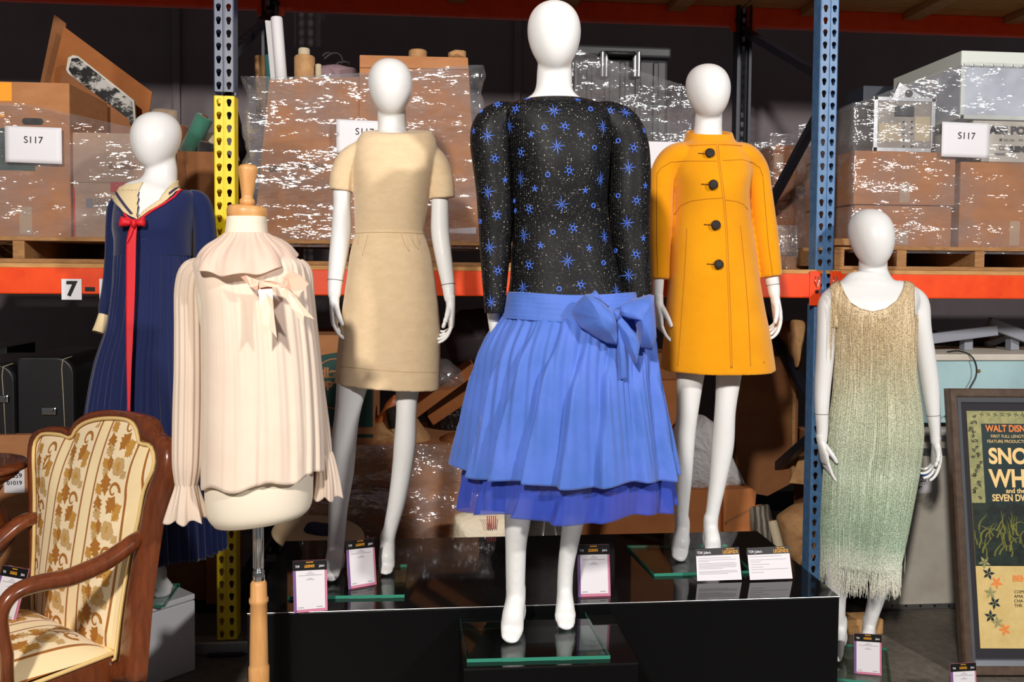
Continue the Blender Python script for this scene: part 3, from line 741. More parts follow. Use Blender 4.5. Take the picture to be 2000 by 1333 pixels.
put('11059', 26, 930, 3.718, 9, M['ink'], lb); put('01019', 28, 944, 3.718, 8, M['ink'], lb)
guitar_case('black instrument case with a chrome latch, middle of the row beside the navy dress', 32, 697, 146, 851, 3.76, .5, latch=(97, 803))
guitar_case('black instrument case cut by the left edge of the photo, chrome latch', -100, 711, 30, 851, 3.75, .5, latch=(4, 779))
r = guitar_case('taller black case with an oval badge, behind the row by the navy dress', 98, 683, 330, 1000, 4.15, .3)
MB().tube([W(152, 724, 4.148), W(170, 724, 4.148)], .022, 16, Vector((0, 1, 0)), True, True, .05).build('oval_badge', M['alu'], r, smooth=True)
MB().bx(W(166, 0, 4.14).x, W(173, 0, 4.14).x, 4.13, 4.15, W(170, 700, 4.14).z, W(170, 683, 4.14).z).build('brass_catch', pm('brass', rgb(150, 116, 66), .4, metal=.8), r, bevel=.002)
o, bb = carton('black case with a handle behind the instrument cases', -60, 678, 14, 800, 4.25, .3, M['case'], 0.0, 'case', 'equipment_case', seam=False, tapew=False)
lb = MB().prism([W(x, y, 3.9) for x, y in [(131, 716), (138, 716), (150, 734), (143, 742), (150, 808), (141, 812)]], (0, .003, 0)).build('paper_tag', M['cream']); tag(lb, 'long paper tag hanging beside the black instrument case', 'tag')
# carton and yellow rail zone behind the navy hem
r, b = carton('dim brown carton on the floor left of the yellow post', 318, 1040, 402, 1190, 4.05, .4, M['cardd'], .04, tapew=False)
r, b = carton('brown carton on the floor right against the yellow post', 402, 1040, 436, 1185, 4.0, .4, M['card3'], .04, tapew=False)
o = MB().bx(-1.45, -.4, 4.0, 4.5, .001, .04).build('floor_skid', M['black']); tag(o, 'low dark skid under the cartons by the yellow post', 'skid')

# printed carton behind the blouse
YG = 3.80
r, b = carton('brown moving carton printed with a green emblem behind the tan dress', 560, 655, 730, 872, YG, .5, M['card'], None, seam=False, tapew=False)
sheet(r, 600, 849, 729, 856, YG, M['teal'], 'teal_band')
pts = [(590, 706)] + [(590 + 14 * k, 704 - 17 * math.sin(k * .22)) for k in range(1, 10)] + [(728, 668), (728, 835), (590, 835)]
em = MB().prism([W(x, y, YG - .0015) for x, y in pts], (0, .001, 0)).build('green_emblem', M['teal'], r)
ring = MB().tube([W(655 + 44 * math.cos(a), 750 + 51 * math.sin(a) * .95, YG - .003) for a in [k * 2 * math.pi / 40 for k in range(41)]], .0032, 6); ring.build('oval_outline', M['card'], em)
put('dley', 645, 728, YG - .002, 17, M['card'], em, bold=.002); put('mper', 645, 749, YG - .002, 17, M['card'], em, bold=.002)
MB().prism([W(x, y, YG - .003) for x, y in [(628, 737), (668, 735), (668, 737), (628, 739)]], (0, .001, 0)).build('underline', M['card'], em)
# wrapped bundle below it
YW = 3.76
zb_ = W(780, 868, YW).z
r, b = carton('long brown carton in glossy film under the tan mannequin legs', 596, 872, 936, 1046, YW, .6, M['card'], .14, tapew=False)
wrap('glossy crinkled film around the long carton behind the tan legs', b[0] - .02, b[1] + .06, YW - .03, YW + .62, .13, b[3] + .012, film('low_bundle_film', .42, 5, 5, 1.9), None, .007, 15)
pallet_x = pallet('low pallet under the film wrapped long carton', b[0] - .02, b[1] + .12, YW - .02, .66, .001, .135)
blob('white sack with red print lying right of the wrapped carton', 'sack', 'white_sack', [(885, 1004), (930, 996), (1010, 1000), (1016, 1060), (1014, 1255), (880, 1258), (884, 1060)], 3.56, .09, pm('woven_sack', rgb(210, 196, 172), .5, bump=(60, .6, .01)), 6, .06)
o = MB()
for k in range(5): o.bx(W(951 + 4 * k, 1000, 3.47).x, W(953 + 4 * k, 1000, 3.47).x, 3.468, 3.47, W(960, 1034, 3.47).z, W(960, 1008, 3.47).z)
o = o.build('printed_label', M['red']); o['label'] = 'red printed lines'; o.parent = [q for q in bpy.data.objects if q.name == 'white_sack'][0]
blob('crumpled kraft paper bag on top of the wrapped long carton', 'paper bag', 'kraft_bag', [(694, 870), (728, 815), (770, 795), (810, 808), (852, 868), (790, 878)], 3.95, .14, M['kraft'], 7)
M['tan'] = pm('tan_leather', rgb(190, 108, 52), .45); M['dk'] = pm('dark_cloth', rgb(40, 30, 26), .9)
blob('tan leather glove shape between the tan mannequin legs', 'glove', 'leather_glove', [(732, 828), (744, 806), (754, 786), (770, 770), (782, 778), (776, 800), (764, 828), (748, 838)], 3.88, .04, M['tan'], 8, .08)
blob('dark folded cloth beside the tan leather glove', 'cloth', 'folded_cloth', [(752, 800), (790, 786), (800, 826), (760, 842)], 3.84, .05, M['dk'], 9)
blob('clear bubble plastic bag right of the tan dress hem', 'plastic bag', 'plastic_bag', [(840, 700), (876, 702), (906, 728), (910, 748), (880, 762), (838, 764)], 3.9, .09, film('bag_film', .5, 3, 4), 10)
blob('big dark sack behind the tan mannequin hand', 'sack', 'dark_sack', [(860, 640), (900, 604), (970, 600), (1000, 640), (990, 712), (880, 716)], 4.2, .2, pm('dark_sack_cloth', rgb(62, 52, 54), .9), 11)
for k, (a, b_, w) in enumerate([((806, 800), (925, 712), .05), ((840, 812), (945, 742), .05)]):
    o = MB().bar(W(a[0], a[1], 4.0 + .05 * k), W(b_[0], b_[1], 4.0 + .05 * k), .3, w).build('cardboard_sheet', M['card3'], bevel=.004); tag(o, ['brown flat cardboard panel slanting behind the tan hem, upper one', 'brown flat cardboard panel slanting behind the tan hem, lower one'][k], 'cardboard')
blob('heap of black plastic sheeting behind the blue skirt left side', 'plastic sheet', 'black_sheeting', [(820, 800), (880, 752), (960, 760), (1000, 820), (980, 868), (850, 868)], 4.22, .12, pm('black_sheeting', rgb(34, 28, 27), .35, bump=(14, .8, .05)), 12)
blob('brown paper heap on the carton left of the blue skirt', 'paper', 'paper_heap', [(840, 872), (868, 850), (905, 846), (940, 855), (946, 874)], 3.9, .1, M['card3'], 22)
# round cream table top lying tilted on the floor
r = thing('round_tabletop', 'round cream tabletop lying behind the cream blouse stand', 'table top', G(640, 1050, .35))
cc_ = W(622, 1043, 3.55); nrm = Vector((.12, -.10, 1)).normalized()
MB().lathe([(0, -.014), (.16, -.014), (.182, -.008), (.186, 0), (.182, .008), (.16, .012), (0, .012)], cc_, 48, nrm).build('top', pm('cream_laminate', rgb(206, 182, 146), .4), r, smooth=True, bevel=0)
MB().lathe([(.035, -cc_.z), (.03, -.3), (.028, -.012)], cc_, 16, Vector((0, 0, 1))).build('pedestal_leg', M['brace'], r, smooth=True)
o = blob('dark blue folded cloth on the round cream tabletop', 'cloth', 'folded_cloth', [(588, 1040), (600, 1022), (640, 1026), (672, 1040), (660, 1046), (610, 1048)], 3.56, .06, pm('navy_cloth', rgb(40, 44, 72), .9), 13)
# between the blue skirt and the coat
for k, (q, Yq, dq, mt, lb_) in enumerate([((1240, 690, 1336, 742), 3.95, .3, M['cardd'], 'dark carton just right of the blue bow, top of the floor pile'), ((1236, 744, 1338, 872), 3.90, .35, M['card3'], 'orange brown carton between the blue skirt and the coat legs'), ((1130, 960, 1412, 1105), 3.74, .3, M['card3'], 'low brown carton with a torn corner holding white foam')]):
    r, b = carton(lb_, q[0], q[1], q[2], q[3], Yq, dq, mt, .01 if k == 2 else None, tapew=False, name='carton')
r = thing('open_carton', 'open carton flap side beside the white foam, right of the coat legs', 'box', W(1440, 1050, 3.72))
MB().prism([W(x, y, 3.70) for x, y in [(1413, 958), (1470, 955), (1478, 962), (1468, 1062), (1413, 1054)]], (0, .3, 0)).build('body', M['card3'], r, bevel=.003)
MB().prism([W(x, y, 3.695) for x, y in [(1418, 1020), (1466, 994), (1464, 998), (1418, 1026)]], (0, .004, 0)).build('torn_edge', M['cardd'], r)
blob('white padded foam sheet stuffed in the carton behind the coat legs', 'foam sheet', 'foam_padding', [(1296, 962), (1300, 860), (1330, 818), (1372, 806), (1402, 830), (1432, 900), (1462, 960)], 3.86, .12, pm('white_foam', rgb(196, 192, 192), .8, bump=(30, .7, .02)), 14, .1)
o = MB().prism([W(x, y, 4.0) for x, y in [(1432, 690), (1562, 700), (1556, 940), (1500, 970), (1440, 960)]], (0, .05, 0)).build('cardboard_sheet', M['cardd'], bevel=.004); tag(o, 'tall dark cardboard sheet under the shelf right of the coat', 'cardboard')
o = MB().prism([W(x, y, 3.97) for x, y in [(1549, 704), (1556, 704), (1552, 940), (1546, 940)]], (0, .04, 0)).build('wood_strip', M['pallet']); tag(o, 'thin wooden strip at the right edge of the dark cardboard sheet', 'batten')
t = NT('banded_fabric'); w_ = t.n('ShaderNodeTexWave'); w_.inputs['Scale'].default_value = 14; w_.inputs['Distortion'].default_value = 3; t.l(t.coord(), w_.inputs['Vector'])
M['band'] = t.done(t.bsdf(Base_Color=t.ramp(w_.outputs['Fac'], [(.4, rgb(60, 54, 48)), (.6, rgb(116, 106, 94))]), Roughness=.9).outputs[0])
roll('dark roll with fine wavy bands behind the info signs', (1480, 988), (1500, 1090), 22, M['band'], 3.72, 3.66)
roll('cream pole end leaning behind the info signs', (1508, 1018), (1572, 1262), 9, M['cream'], 3.66, 3.50, None, 'cream_pole')
blob('crushed kraft paper beside the lighter blue post, low down', 'paper bag', 'kraft_bag', [(1518, 1010), (1556, 985), (1588, 980), (1586, 1090), (1550, 1110), (1530, 1080)], 3.95, .1, M['kraft'], 16, .08)
o = MB().prism([W(x, y, 3.9) for x, y in [(1542, 944), (1562, 893), (1580, 890), (1580, 948)]], (0, .004, 0)).build('kraft_paper', M['kraft']); tag(o, 'bright folded kraft paper tip beside the lighter blue post', 'paper')
blob('crumpled brown paper twist below the right end of the middle beam', 'paper', 'paper_twist', [(1545, 622), (1572, 628), (1562, 690), (1556, 722), (1548, 690)], 3.8, .04, M['kraft'], 17)
blob('brown canvas sack behind the coat mannequin hand', 'sack', 'canvas_sack', [(1508, 640), (1540, 625), (1560, 640), (1558, 720), (1520, 740)], 4.1, .1, M['cardd'], 18)
blob('dark purple cloth bundle between the blue post and the fringed dress', 'cloth', 'cloth_bundle', [(1612, 690), (1640, 680), (1680, 700), (1690, 850), (1612, 862)], 4.08, .1, pm('purple_cloth', rgb(60, 54, 72), .8, bump=(20, .6, .02)), 19)
blob('dark cloth heap on the floor behind the fringed mannequin feet', 'cloth', 'cloth_heap', [(1640, 1100), (1700, 1090), (1720, 1140), (1722, 1215), (1650, 1218)], 3.95, .15, M['dk'], 20)
r, b = carton('brown carton standing behind the green dress hem', 1608, 858, 1690, 1180, 3.94, .34, M['cardd'], .01, tapew=False)
# right: mint chest, grey bench, white road case
M['mint'] = pm('mint_painted_board', rgb(176, 208, 214), .5, var=(3.0, rgb(150, 180, 186), .3, .75))
YK = 3.82
x0, x1, z0, z1 = rect3(1700, 692, 2120, 826, YK)
r = thing('mint_chest', 'mint painted chest with a pale wood rim on the road case', 'chest', ((x0 + x1) / 2, YK, z0))
MB().bx(x0, x1, YK, YK + .5, z0, z1 - .03).build('body', M['mint'], r, bevel=.004)
MB().bx(x0 - .008, x1 + .008, YK - .012, YK + .51, z1 - .03, z1).build('rim', M['offwhite'], r, bevel=.005)
MB().lathe([(0, -.006), (.009, -.004), (.009, .001)], W(1911, 725, YK), 12, Vector((0, 1, 0))).build('screw', pm('brass_screw', rgb(120, 100, 40), .5), r)
rk = thing('road_case', 'big white road case with grey metal edging behind the fringed dress', 'case', W(1800, 1190, 3.78))
YQ = 3.80; a0, a1, c0, c1 = rect3(1722, 850, 1990, 1187, YQ)
MB().bx(a0, a1, YQ, YQ + .6, c0, z0 - .03).build('body', M['offwhite'], rk, bevel=.006)
ed = MB()
for zz0, zz1 in ((c0 - .002, c0 + .022), (c1 - .03, c1), (c1 - .095, c1 - .06)): ed.bx(a0 - .004, a1 + .004, YQ - .006, YQ, zz0, zz1)
ed.bx(a0 - .004, a0 + .028, YQ - .006, YQ, c0, c1); ed.build('metal_edging', M['alu'], rk, bevel=.002)
rv = MB()
for k in range(7):
    for py in (857, 890, 1183): rv.lathe([(0, -.009), (.006, -.008), (.006, -.004)], W(1740 + 28 * k, py, YQ), 8, Vector((0, 1, 0)))
rv.build('rivet_rows', M['brace'], rk)
MB().bx(a0 - .008, a0 + .06, YQ - .01, YQ + .05, c0 - .004, c0 + .06).build('corner_cap', M['alu'], rk, bevel=.012, seg=3)
for px in (1770, 1960):
    c = W(px, 1205, YQ + .06); zc_ = c0
    cs = MB().bx(c.x - .03, c.x + .03, YQ + .03, YQ + .1, zc_ - .03, zc_).build('caster', M['brace'], rk, bevel=.003)
    MB().lathe([(0, -.016), (.03, -.016), (.034, -.01), (.034, .01), (.03, .016), (0, .016)], (c.x, YQ + .065, .035), 20, Vector((1, 0, 0))).build('wheel', M['black'], cs, smooth=True)
lb = thing('shipping_label', 'white label with blue stripe and circled 20 on the road case', 'label', W(1802, 960, YQ))
s1, _ = sheet(lb, 1780, 923, 1822, 964, YQ - .001, M['paper'], 'paper'); sheet(s1, 1780, 923, 1822, 931, YQ - .0022, pm('blue_print', rgb(40, 110, 200), .6), 'blue_stripe')
put('20', 1803, 938, YQ - .003, 9, M['ink'], s1, 'numeral', bold=.0008); put('GHURST', 1788, 953, YQ - .003, 5, M['ink'], s1, bold=.0006)
MB().tube([W(1803 + 11 * math.cos(a), 938 + 8 * math.sin(a), YQ - .004) for a in [k * 2 * math.pi / 28 for k in range(29)]], .0008, 6).build('circle', M['ink'], s1)
M['bench'] = pm('grey_painted_timber', rgb(142, 146, 158), .55)
r = thing('bench_frame', 'upturned grey painted bench frame on top of the mint chest', 'bench', W(1900, 690, 4.0))
for a, b_, w, h in [((1770, 668), (1946, 645), .05, .035), ((1930, 630), (2060, 680), .055, .04)]:
    MB().bar(W(a[0], a[1], 4.0), W(b_[0], b_[1], 3.95), h, w).build('rail', M['bench'], r, bevel=.004)
for px, w in ((1887, 18), (1977, 22)):
    p0 = W(px, 692, 4.02); p1 = W(px, 655, 4.02)
    MB().bx(p0.x - .022, p0.x + .022, 4.0, 4.045, z1 + .001, p1.z).build('leg', M['bench'], r, bevel=.003)
MB().bar(W(1925, 674, 4.2), W(1990, 650, 4.2), .03, .03).build('stretcher', M['bench'], r, bevel=.003)
blob('shiny dark plastic bundle behind the grey bench frame', 'plastic sheet', 'plastic_bundle', [(1790, 640), (1850, 650), (1960, 655), (2010, 668), (2000, 692), (1790, 692)], 4.35, .12, pm('dark_shiny_plastic', rgb(40, 34, 40), .18, bump=(60, .9, .02)), 21)
o = MB().tube(list(map(Vector, [tuple(v) for v in spl([W(1850, 688, 3.9), W(1872, 686, 3.84), W(1895, 694, 3.80), W(1906, 712, 3.79), W(1906, 735, 3.79), W(1893, 760, 3.79), W(1880, 790, 3.785), W(1845, 815, 3.785)], 6)])), .0035, 8).build('power_cable', M['black'], smooth=True); tag(o, 'thin black cable hanging over the front of the mint chest', 'cable')
a = G(1652, 1242, 0); o = MB().bx(a.x, a.x + .17, a.y, a.y + .09, 0, .065).build('wood_block', M['wood'], bevel=.004); tag(o, 'short wood block on the floor behind the fringed mannequin feet', 'wood block')
# ------------------------------------------------------------------ mannequins
def proj(P):
    q = RM.transposed() @ (Vector(P) - CAM); return CX + F * q.x / -q.z, CY - F * q.y / -q.z
def inpoly(x, y, P):
    c = False; j = len(P) - 1
    for i in range(len(P)):
        if (P[i][1] > y) != (P[j][1] > y) and x < (P[j][0] - P[i][0]) * (y - P[i][1]) / (P[j][1] - P[i][1]) + P[i][0]: c = not c
        j = i
    return c
def egg(mb, xt, yt, xc, yc, hw, Y0, depth=1.22, n=28, m=22):
    T = W(xt, yt, Y0); C = W(xc, yc, Y0); a = hw * mpp((xt + xc) / 2, (yt + yc) / 2, Y0); c = (T + C) / 2; h = (T - C) / 2
    rs = []
    for k in range(m + 1):
        ph = math.pi * k / m; z = math.cos(ph); r = max(.03, math.sin(ph) ** .92 * (1 + .15 * z - .02 * (1 - z * z)))
        ctr = c + h * z + Vector((0, .012 * z - .016 * (1 - z) * .5 + .02, 0))
        rs.append([ctr + Vector((a * r * math.cos(q * 2 * math.pi / n), -a * depth * r * math.sin(q * 2 * math.pi / n), 0)) for q in range(n)])
    mb.loft(rs); return a
def ellips(mb, c, r, n=16, m=10):
    rs = []
    for k in range(m + 1):
        ph = math.pi * k / m; s = max(.02, math.sin(ph))
        rs.append([Vector(c) + Vector((r[0] * s * math.cos(q * 2 * math.pi / n), r[1] * s * math.sin(q * 2 * math.pi / n), r[2] * math.cos(ph))) for q in range(n)])
    mb.loft(rs)
def limb_add(mb, rows, Y0, n=22, sub=5):
    P, R, Q = limb(rows, Y0, sub); mb.tube(P, R, n, Vector((0, 1, 0)), True, True, Q); return P, R
def foot(mb, A, hwA, toe, hwT, zb, twist=0.0):
    """from the ankle point A down to the toe tip that stands on height zb at pixel toe"""
    T = G(toe[0], toe[1], zb); w = hwT * dep(T) / F
    d = Vector((A.x - T.x, A.y - T.y, 0)); d.normalize()
    pts = [A + Vector((0, 0, .04)), A, A.lerp(T, .4) + Vector((0, 0, .006)), T + d * .05 + Vector((0, 0, .026)), T + d * .022 + Vector((0, 0, .014))]
    S = spl([list(p) for p in pts], 5); rad = spl([[hwA], [hwA * 1.0], [hwA * .5 + w * .5], [w], [w * .86]], 5)[:, 0]; rat = spl([[1.05], [1.15], [.95], [.56], [.44]], 5)[:, 0]
    mb.tube([Vector(p) for p in S], list(rad), 20, Vector((0, 1, -1)), True, True, list(rat))
    hz = max(zb + .03, A.z - .04)
    ellips(mb, A + d * .024 + Vector((0, 0, hz - A.z)), (hwA * .95, .036, .05))
    return T
def hand_mesh(P, inn, d=(0, 0, -1), s=1.0, curl=1.0, fwd=(0, -1, 0)):
    P = Vector(P); d = Vector(d).normalized(); inn = Vector(inn).normalized(); fwd = Vector(fwd)
    fwd = (fwd - d * fwd.dot(d)).normalized(); inn = (inn - d * inn.dot(d) - fwd * inn.dot(fwd)).normalized()
    mb = MB(); n = 16; rs = []
    for z, wf, wt, of in ((-.03, .023, .02, 0), (0, .023, .019, 0), (.025, .03, .018, .003), (.055, .038, .0165, .005), (.085, .039, .014, .003), (.1, .034, .011, .002)):
        rs.append([P + d * (z * s) + fwd * ((of + wf * math.cos(k * 2 * math.pi / n)) * s) + inn * ((wt * math.sin(k * 2 * math.pi / n)) * s) for k in range(n)])
    mb.loft(rs)
    for k, (o, L, c0, r) in enumerate(((.030, .078, .16, .0086), (.0105, .086, .30, .0088), (-.009, .081, .42, .0084), (-.0275, .064, .55, .0075))):
        p = P + d * (.082 * s) + fwd * (o * s); a = c0 * curl * .5; pts = [p, P + d * (.099 * s) + fwd * (o * 1.02 * s) + inn * (.002 * s)]; q = pts[-1]
        for seg in (.44, .31, .25):
            a += (.30 + .10 * k) * curl
            q = q + (d * math.cos(a) + inn * math.sin(a) + fwd * ((.02 - .012 * k))) * (L * seg * s); pts.append(q)
        S = spl([list(v) for v in pts], 4); N = len(S)
        mb.tube([Vector(v) for v in S], [r * s * (1 - .28 * i / (N - 1)) for i in range(N)], 12, Vector((.3, .8, .2)), True, True)
    pts = [P + d * (.018 * s) + fwd * (.012 * s) + inn * (.006 * s), P + d * (.04 * s) + fwd * (.036 * s) + inn * (.012 * s), P + d * (.068 * s) + fwd * (.050 * s) + inn * (.022 * s), P + d * (.094 * s) + fwd * (.050 * s) + inn * (.032 * s)]
    S = spl([list(v) for v in pts], 4); N = len(S)
    mb.tube([Vector(v) for v in S], [(.0135 - .0055 * i / (N - 1)) * s for i in range(N)], 12, Vector((.3, .2, .8)), True, True)
    return mb
def seam_ring(P, R, i, parent, name='arm_joint'):
    p, r = P[i], R[i]; t = (P[i + 1] - P[i - 1]).normalized(); e = Vector((0, 1, 0)).cross(t).normalized(); u = t.cross(e)
    return MB().tube([p + e * (r * 1.012 * math.cos(k * 2 * math.pi / 32)) + u * (r * 1.012 * math.sin(k * 2 * math.pi / 32)) for k in range(33)], .0011, 6, Vector((0, 0, 1)), False).build(name, M['seam'], parent, smooth=True)
def shrink(rows, px, f): return [(a, b + px, c, d - px, r * f, y) for a, b, c, d, r, y in rows]

# sheet glass: clear faces, green sawn edges
t = NT('clear_glass_face'); fr = t.n('ShaderNodeFresnel'); fr.inputs['IOR'].default_value = 1.5
g = t.n('ShaderNodeBsdfGlossy'); g.inputs['Roughness'].default_value = .02; tr = t.n('ShaderNodeBsdfTransparent'); tr.inputs['Color'].default_value = (.88, .95, .92, 1)
gb_ = t.n('ShaderNodeNewGeometry'); mm = t.n('ShaderNodeMath', operation='SUBTRACT'); mm.use_clamp = True; t.l(fr.outputs[0], mm.inputs[0]); t.l(gb_.outputs['Backfacing'], mm.inputs[1])
m = t.n('ShaderNodeMixShader'); t.l(mm.outputs[0], m.inputs[0]); t.l(tr.outputs[0], m.inputs[1]); t.l(g.outputs[0], m.inputs[2]); M['glass'] = t.done(m.outputs[0])
M['glassedge'] = pm('green_glass_edge', rgb(58, 138, 116), .15, spec=.8)
def glass_plate(px, z, parent, th=.01, name='glass_base'):
    P = [G(x, y, z + th) for x, y in px]; mb = MB()
    mb.add(P + [p - Vector((0, 0, th)) for p in P], [(0, 1, 2, 3)], 0); o = len(mb.v) - 8
    mb.f.append((7, 6, 5, 4)); mb.mi.append(0)
    for i in range(4): mb.f.append((i, i + 4, (i + 1) % 4 + 4, (i + 1) % 4)); mb.mi.append(1)
    return mb.build(name, [M['glass'], M['glassedge']], parent)

ZP = .52; ZB = .485          # tops of the long platform and of the low block
G_ = .010                    # glass thickness

# ---------------- centre mannequin
YC0 = 2.50
mc = thing('mannequin', 'white egg-headed mannequin wearing the black star top and blue skirt', 'mannequin', G(1050, 1245, ZB), 'white display mannequins')
mb = MB()
egg(mb, 1084, -3, 1083, 140, 53, YC0)
limb_add(mb, [(1083, 70, 26, .03, 1.1), (1083, 135, 34, .03, 1.05), (1082.5, 160, 35, .03, 1.0), (1082, 178, 38, .03, .95), (1082, 190, 50, .03, .8), (1082, 205, 76, .03, .6), (1082, 222, 86, .025, .55)], YC0)
bod_c = [row(197, 1024, 1140, .066), row(203, 1000, 1166, .078), row(212, 984, 1184, .092), row(232, 980, 1192, .106), row(265, 988, 1193, .118), row(320, 998, 1188, .13), row(400, 1003, 1183, .120), row(450, 1003, 1188, .112), row(520, 999, 1203, .117), row(560, 996, 1214, .122), row(594, 989, 1226, .128)]
mb.loft(rings(shrink(bod_c[2:], 8, .88), YC0, 40, 4))
limb_add(mb, [(1010, 235, 26, 0, 1), (975, 245, 24, 0, 1), (966, 330, 22, 0, 1), (967, 430, 19, 0, 1), (966, 520, 17, -.01, 1), (966, 600, 13.5, .0, 1), (965, 626, 12.5, .03, 1)], YC0)
limb_add(mb, [(1160, 235, 26, 0, 1), (1196, 245, 24, 0, 1), (1228, 330, 22, 0, 1), (1232, 430, 19, 0, 1), (1240, 520, 17, -.01, 1), (1250, 600, 13.5, -.02, 1)], YC0)
mb.loft(rings([row(560, 1005, 1205, .1), row(620, 1000, 1225, .115), row(690, 995, 1215, .115), row(720, 1000, 1200, .09)], YC0, 40, 4))
limb_add(mb, [(1050, 660, 48, 0, 1), (1038, 780, 42, 0, 1), (1024, 900, 31, 0, 1), (1012.5, 1000, 27.5, 0, 1.1), (1008, 1060, 21.5, .01, 1.1), (1007, 1110, 20, .02, 1.05), (1007, 1165, 18.5, .03, 1.05)], YC0)
limb_add(mb, [(1160, 660, 48, 0, 1), (1152, 780, 42, 0, 1), (1138, 900, 30, .03, 1), (1123, 1000, 22.5, .06, 1.15), (1114, 1050, 19, .08, 1.1), (1105, 1110, 16, .10, 1.05), (1103, 1155, 15.5, .11, 1.05)], YC0)
A = W(1007, 1172, YC0 + .03); foot(mb, A, 20 * mpp(1007, 1172, YC0), (994, 1259), 24, ZB + G_ + .002)
A = W(1103, 1160, YC0 + .11); foot(mb, A, 16.5 * mpp(1103, 1160, YC0), (1105, 1234), 22, ZB + G_ + .002)
remesh_obj(mb, .0058, 9, 'body', M['white'], mc)
hm = hand_mesh(W(965, 622, YC0 + .03), (1, 0, 0), (.12, .3, -1)); remesh_obj(hm, .0026, 3, 'hand', M['white'], mc)
hm = hand_mesh(W(1252, 606, YC0 + .02), (-1, 0, 0), (.08, .05, -1)); remesh_obj(hm, .0026, 3, 'hand', M['white'], mc)
glass_plate([(897, 1195), (1140, 1190), (1192, 1281), (912, 1288)], ZB + .0005, mc)

# ---------------- tan dress mannequin
YT0 = 3.02
mt = thing('mannequin', 'white egg-headed mannequin wearing the tan short sleeved dress', 'mannequin', G(700, 1120, ZP), 'white display mannequins')
mb = MB()
egg(mb, 761, 111, 763, 227, 44, YT0)
limb_add(mb, [(763, 170, 22, .03, 1.1), (765, 220, 28, .035, 1.05), (766, 245, 28, .035, 1.0), (767, 265, 33, .03, .95), (768, 285, 60, .02, .7), (768, 300, 70, .02, .7)], YT0)
bod_t = [row(257, 708, 844, .078), row(264, 704, 847, .082), row(278, 696, 853, .094), row(298, 690, 856, .108), row(325, 689, 851, .122), row(350, 690.5, 845, .126), row(400, 692, 836, .112), row(440, 693, 829, .099), row(455, 693, 828, .097), row(470, 690, 833, .103), row(500, 683, 842, .114), row(550, 677, 850, .126), row(600, 669, 856, .130), row(650, 663, 859, .130), row(700, 658, 860, .128), (748, 655, 761, 859, .125, 0)]
mb.loft(rings(shrink(bod_t[3:12], 8, .86), YT0, 40, 4)); mb.loft(rings([row(540, 690, 840, .1), row(620, 688, 842, .1), row(650, 700, 830, .08)], YT0, 40, 4))
PL, RL = limb_add(mb, [(705, 310, 22, .01, 1), (678, 320, 21, .01, 1), (669, 372, 18.5, 0, 1), (668, 400, 17.5, 0, 1), (667, 450, 20, 0, 1), (661, 500, 18.5, -.01, 1), (655, 548, 15, -.02, 1), (653, 578, 12.5, -.03, 1)], YT0)
PR, RR = limb_add(mb, [(826, 310, 22, .01, 1), (852, 322, 21, .01, 1), (859, 390, 17.5, 0, 1), (859.5, 450, 18.5, 0, 1), (866, 500, 17, -.01, 1), (875, 556, 13.5, -.02, 1), (878, 585, 11, -.03, 1)], YT0)
limb_add(mb, [(715, 620, 45, 0, 1), (700, 700, 38, -.01, 1), (688, 752, 31, -.03, 1), (679, 805, 25, -.04, 1.05), (672, 860, 24.5, -.04, 1.1), (668, 920, 23.5, -.05, 1.15), (661, 985, 19.5, -.06, 1.1), (658, 1040, 17, -.06, 1.1), (657, 1068, 16, -.06, 1.1)], YT0)
limb_add(mb, [(815, 620, 42, 0, 1), (806, 700, 34, 0, 1), (796, 762, 23.5, .0, 1), (793.5, 812, 20.5, -.01, 1.05), (791, 865, 22, -.01, 1.1), (785, 920, 20, -.01, 1.15), (774, 985, 17, -.02, 1.1), (761, 1040, 14, -.02, 1.1), (757, 1062, 14, -.02, 1.1)], YT0)
A = W(656, 1074, YT0 - .06); foot(mb, A, 16.5 * mpp(656, 1074, YT0), (645, 1141), 17, ZP + G_ + .002)
A = W(757, 1068, YT0 - .02); foot(mb, A, 15 * mpp(757, 1068, YT0), (753, 1127), 17.5, ZP + G_ + .002)
remesh_obj(mb, .0058, 9, 'body', M['white'], mt)
seam_ring(PL, RL, 30, mt); seam_ring(PR, RR, 25, mt)
hm = hand_mesh(W(653, 584, YT0 - .03), (1, 0, 0), (.02, -.05, -1), .92, 1.25); remesh_obj(hm, .0025, 3, 'hand', M['white'], mt)
hm = hand_mesh(W(880, 592, YT0 - .03), (-1, 0, 0), (.03, -.05, -1), .86, 1.15); remesh_obj(hm, .0025, 3, 'hand', M['white'], mt)
glass_plate([(590, 1105), (795, 1103), (790, 1162), (562, 1166)], ZP + .0005, mt)

# ---------------- yellow coat mannequin
YK0 = 3.08
mk = thing('mannequin', 'white egg-headed mannequin wearing the mustard yellow coat', 'mannequin', G(1350, 1090, ZP), 'white display mannequins')
mb = MB()
egg(mb, 1385, 122, 1386, 232, 43, YK0)
limb_add(mb, [(1385, 180, 21, .03, 1.1), (1384, 226, 26, .035, 1.05), (1383, 250, 27, .035, 1.0), (1382, 272, 32, .03, .95), (1383, 295, 55, .02, .7), (1384, 312, 62, .02, .7)], YK0)
bod_k = [row(284, 1334, 1436, .088), row(292, 1322, 1450, .1), row(310, 1312, 1462, .116), row(340, 1311, 1464, .13), row(375, 1317, 1459, .134), row(422, 1316, 1463, .122), row(480, 1311, 1471, .124), row(540, 1308, 1479, .131), row(600, 1304, 1489, .141), row(660, 1299, 1501, .151), row(722, 1293, 1510, .160)]
mb.loft(rings(shrink(bod_k[1:7], 9, .85), YK0, 40, 4)); mb.loft(rings([row(470, 1325, 1458, .1), row(560, 1318, 1466, .105), row(600, 1330, 1455, .09)], YK0, 40, 4))
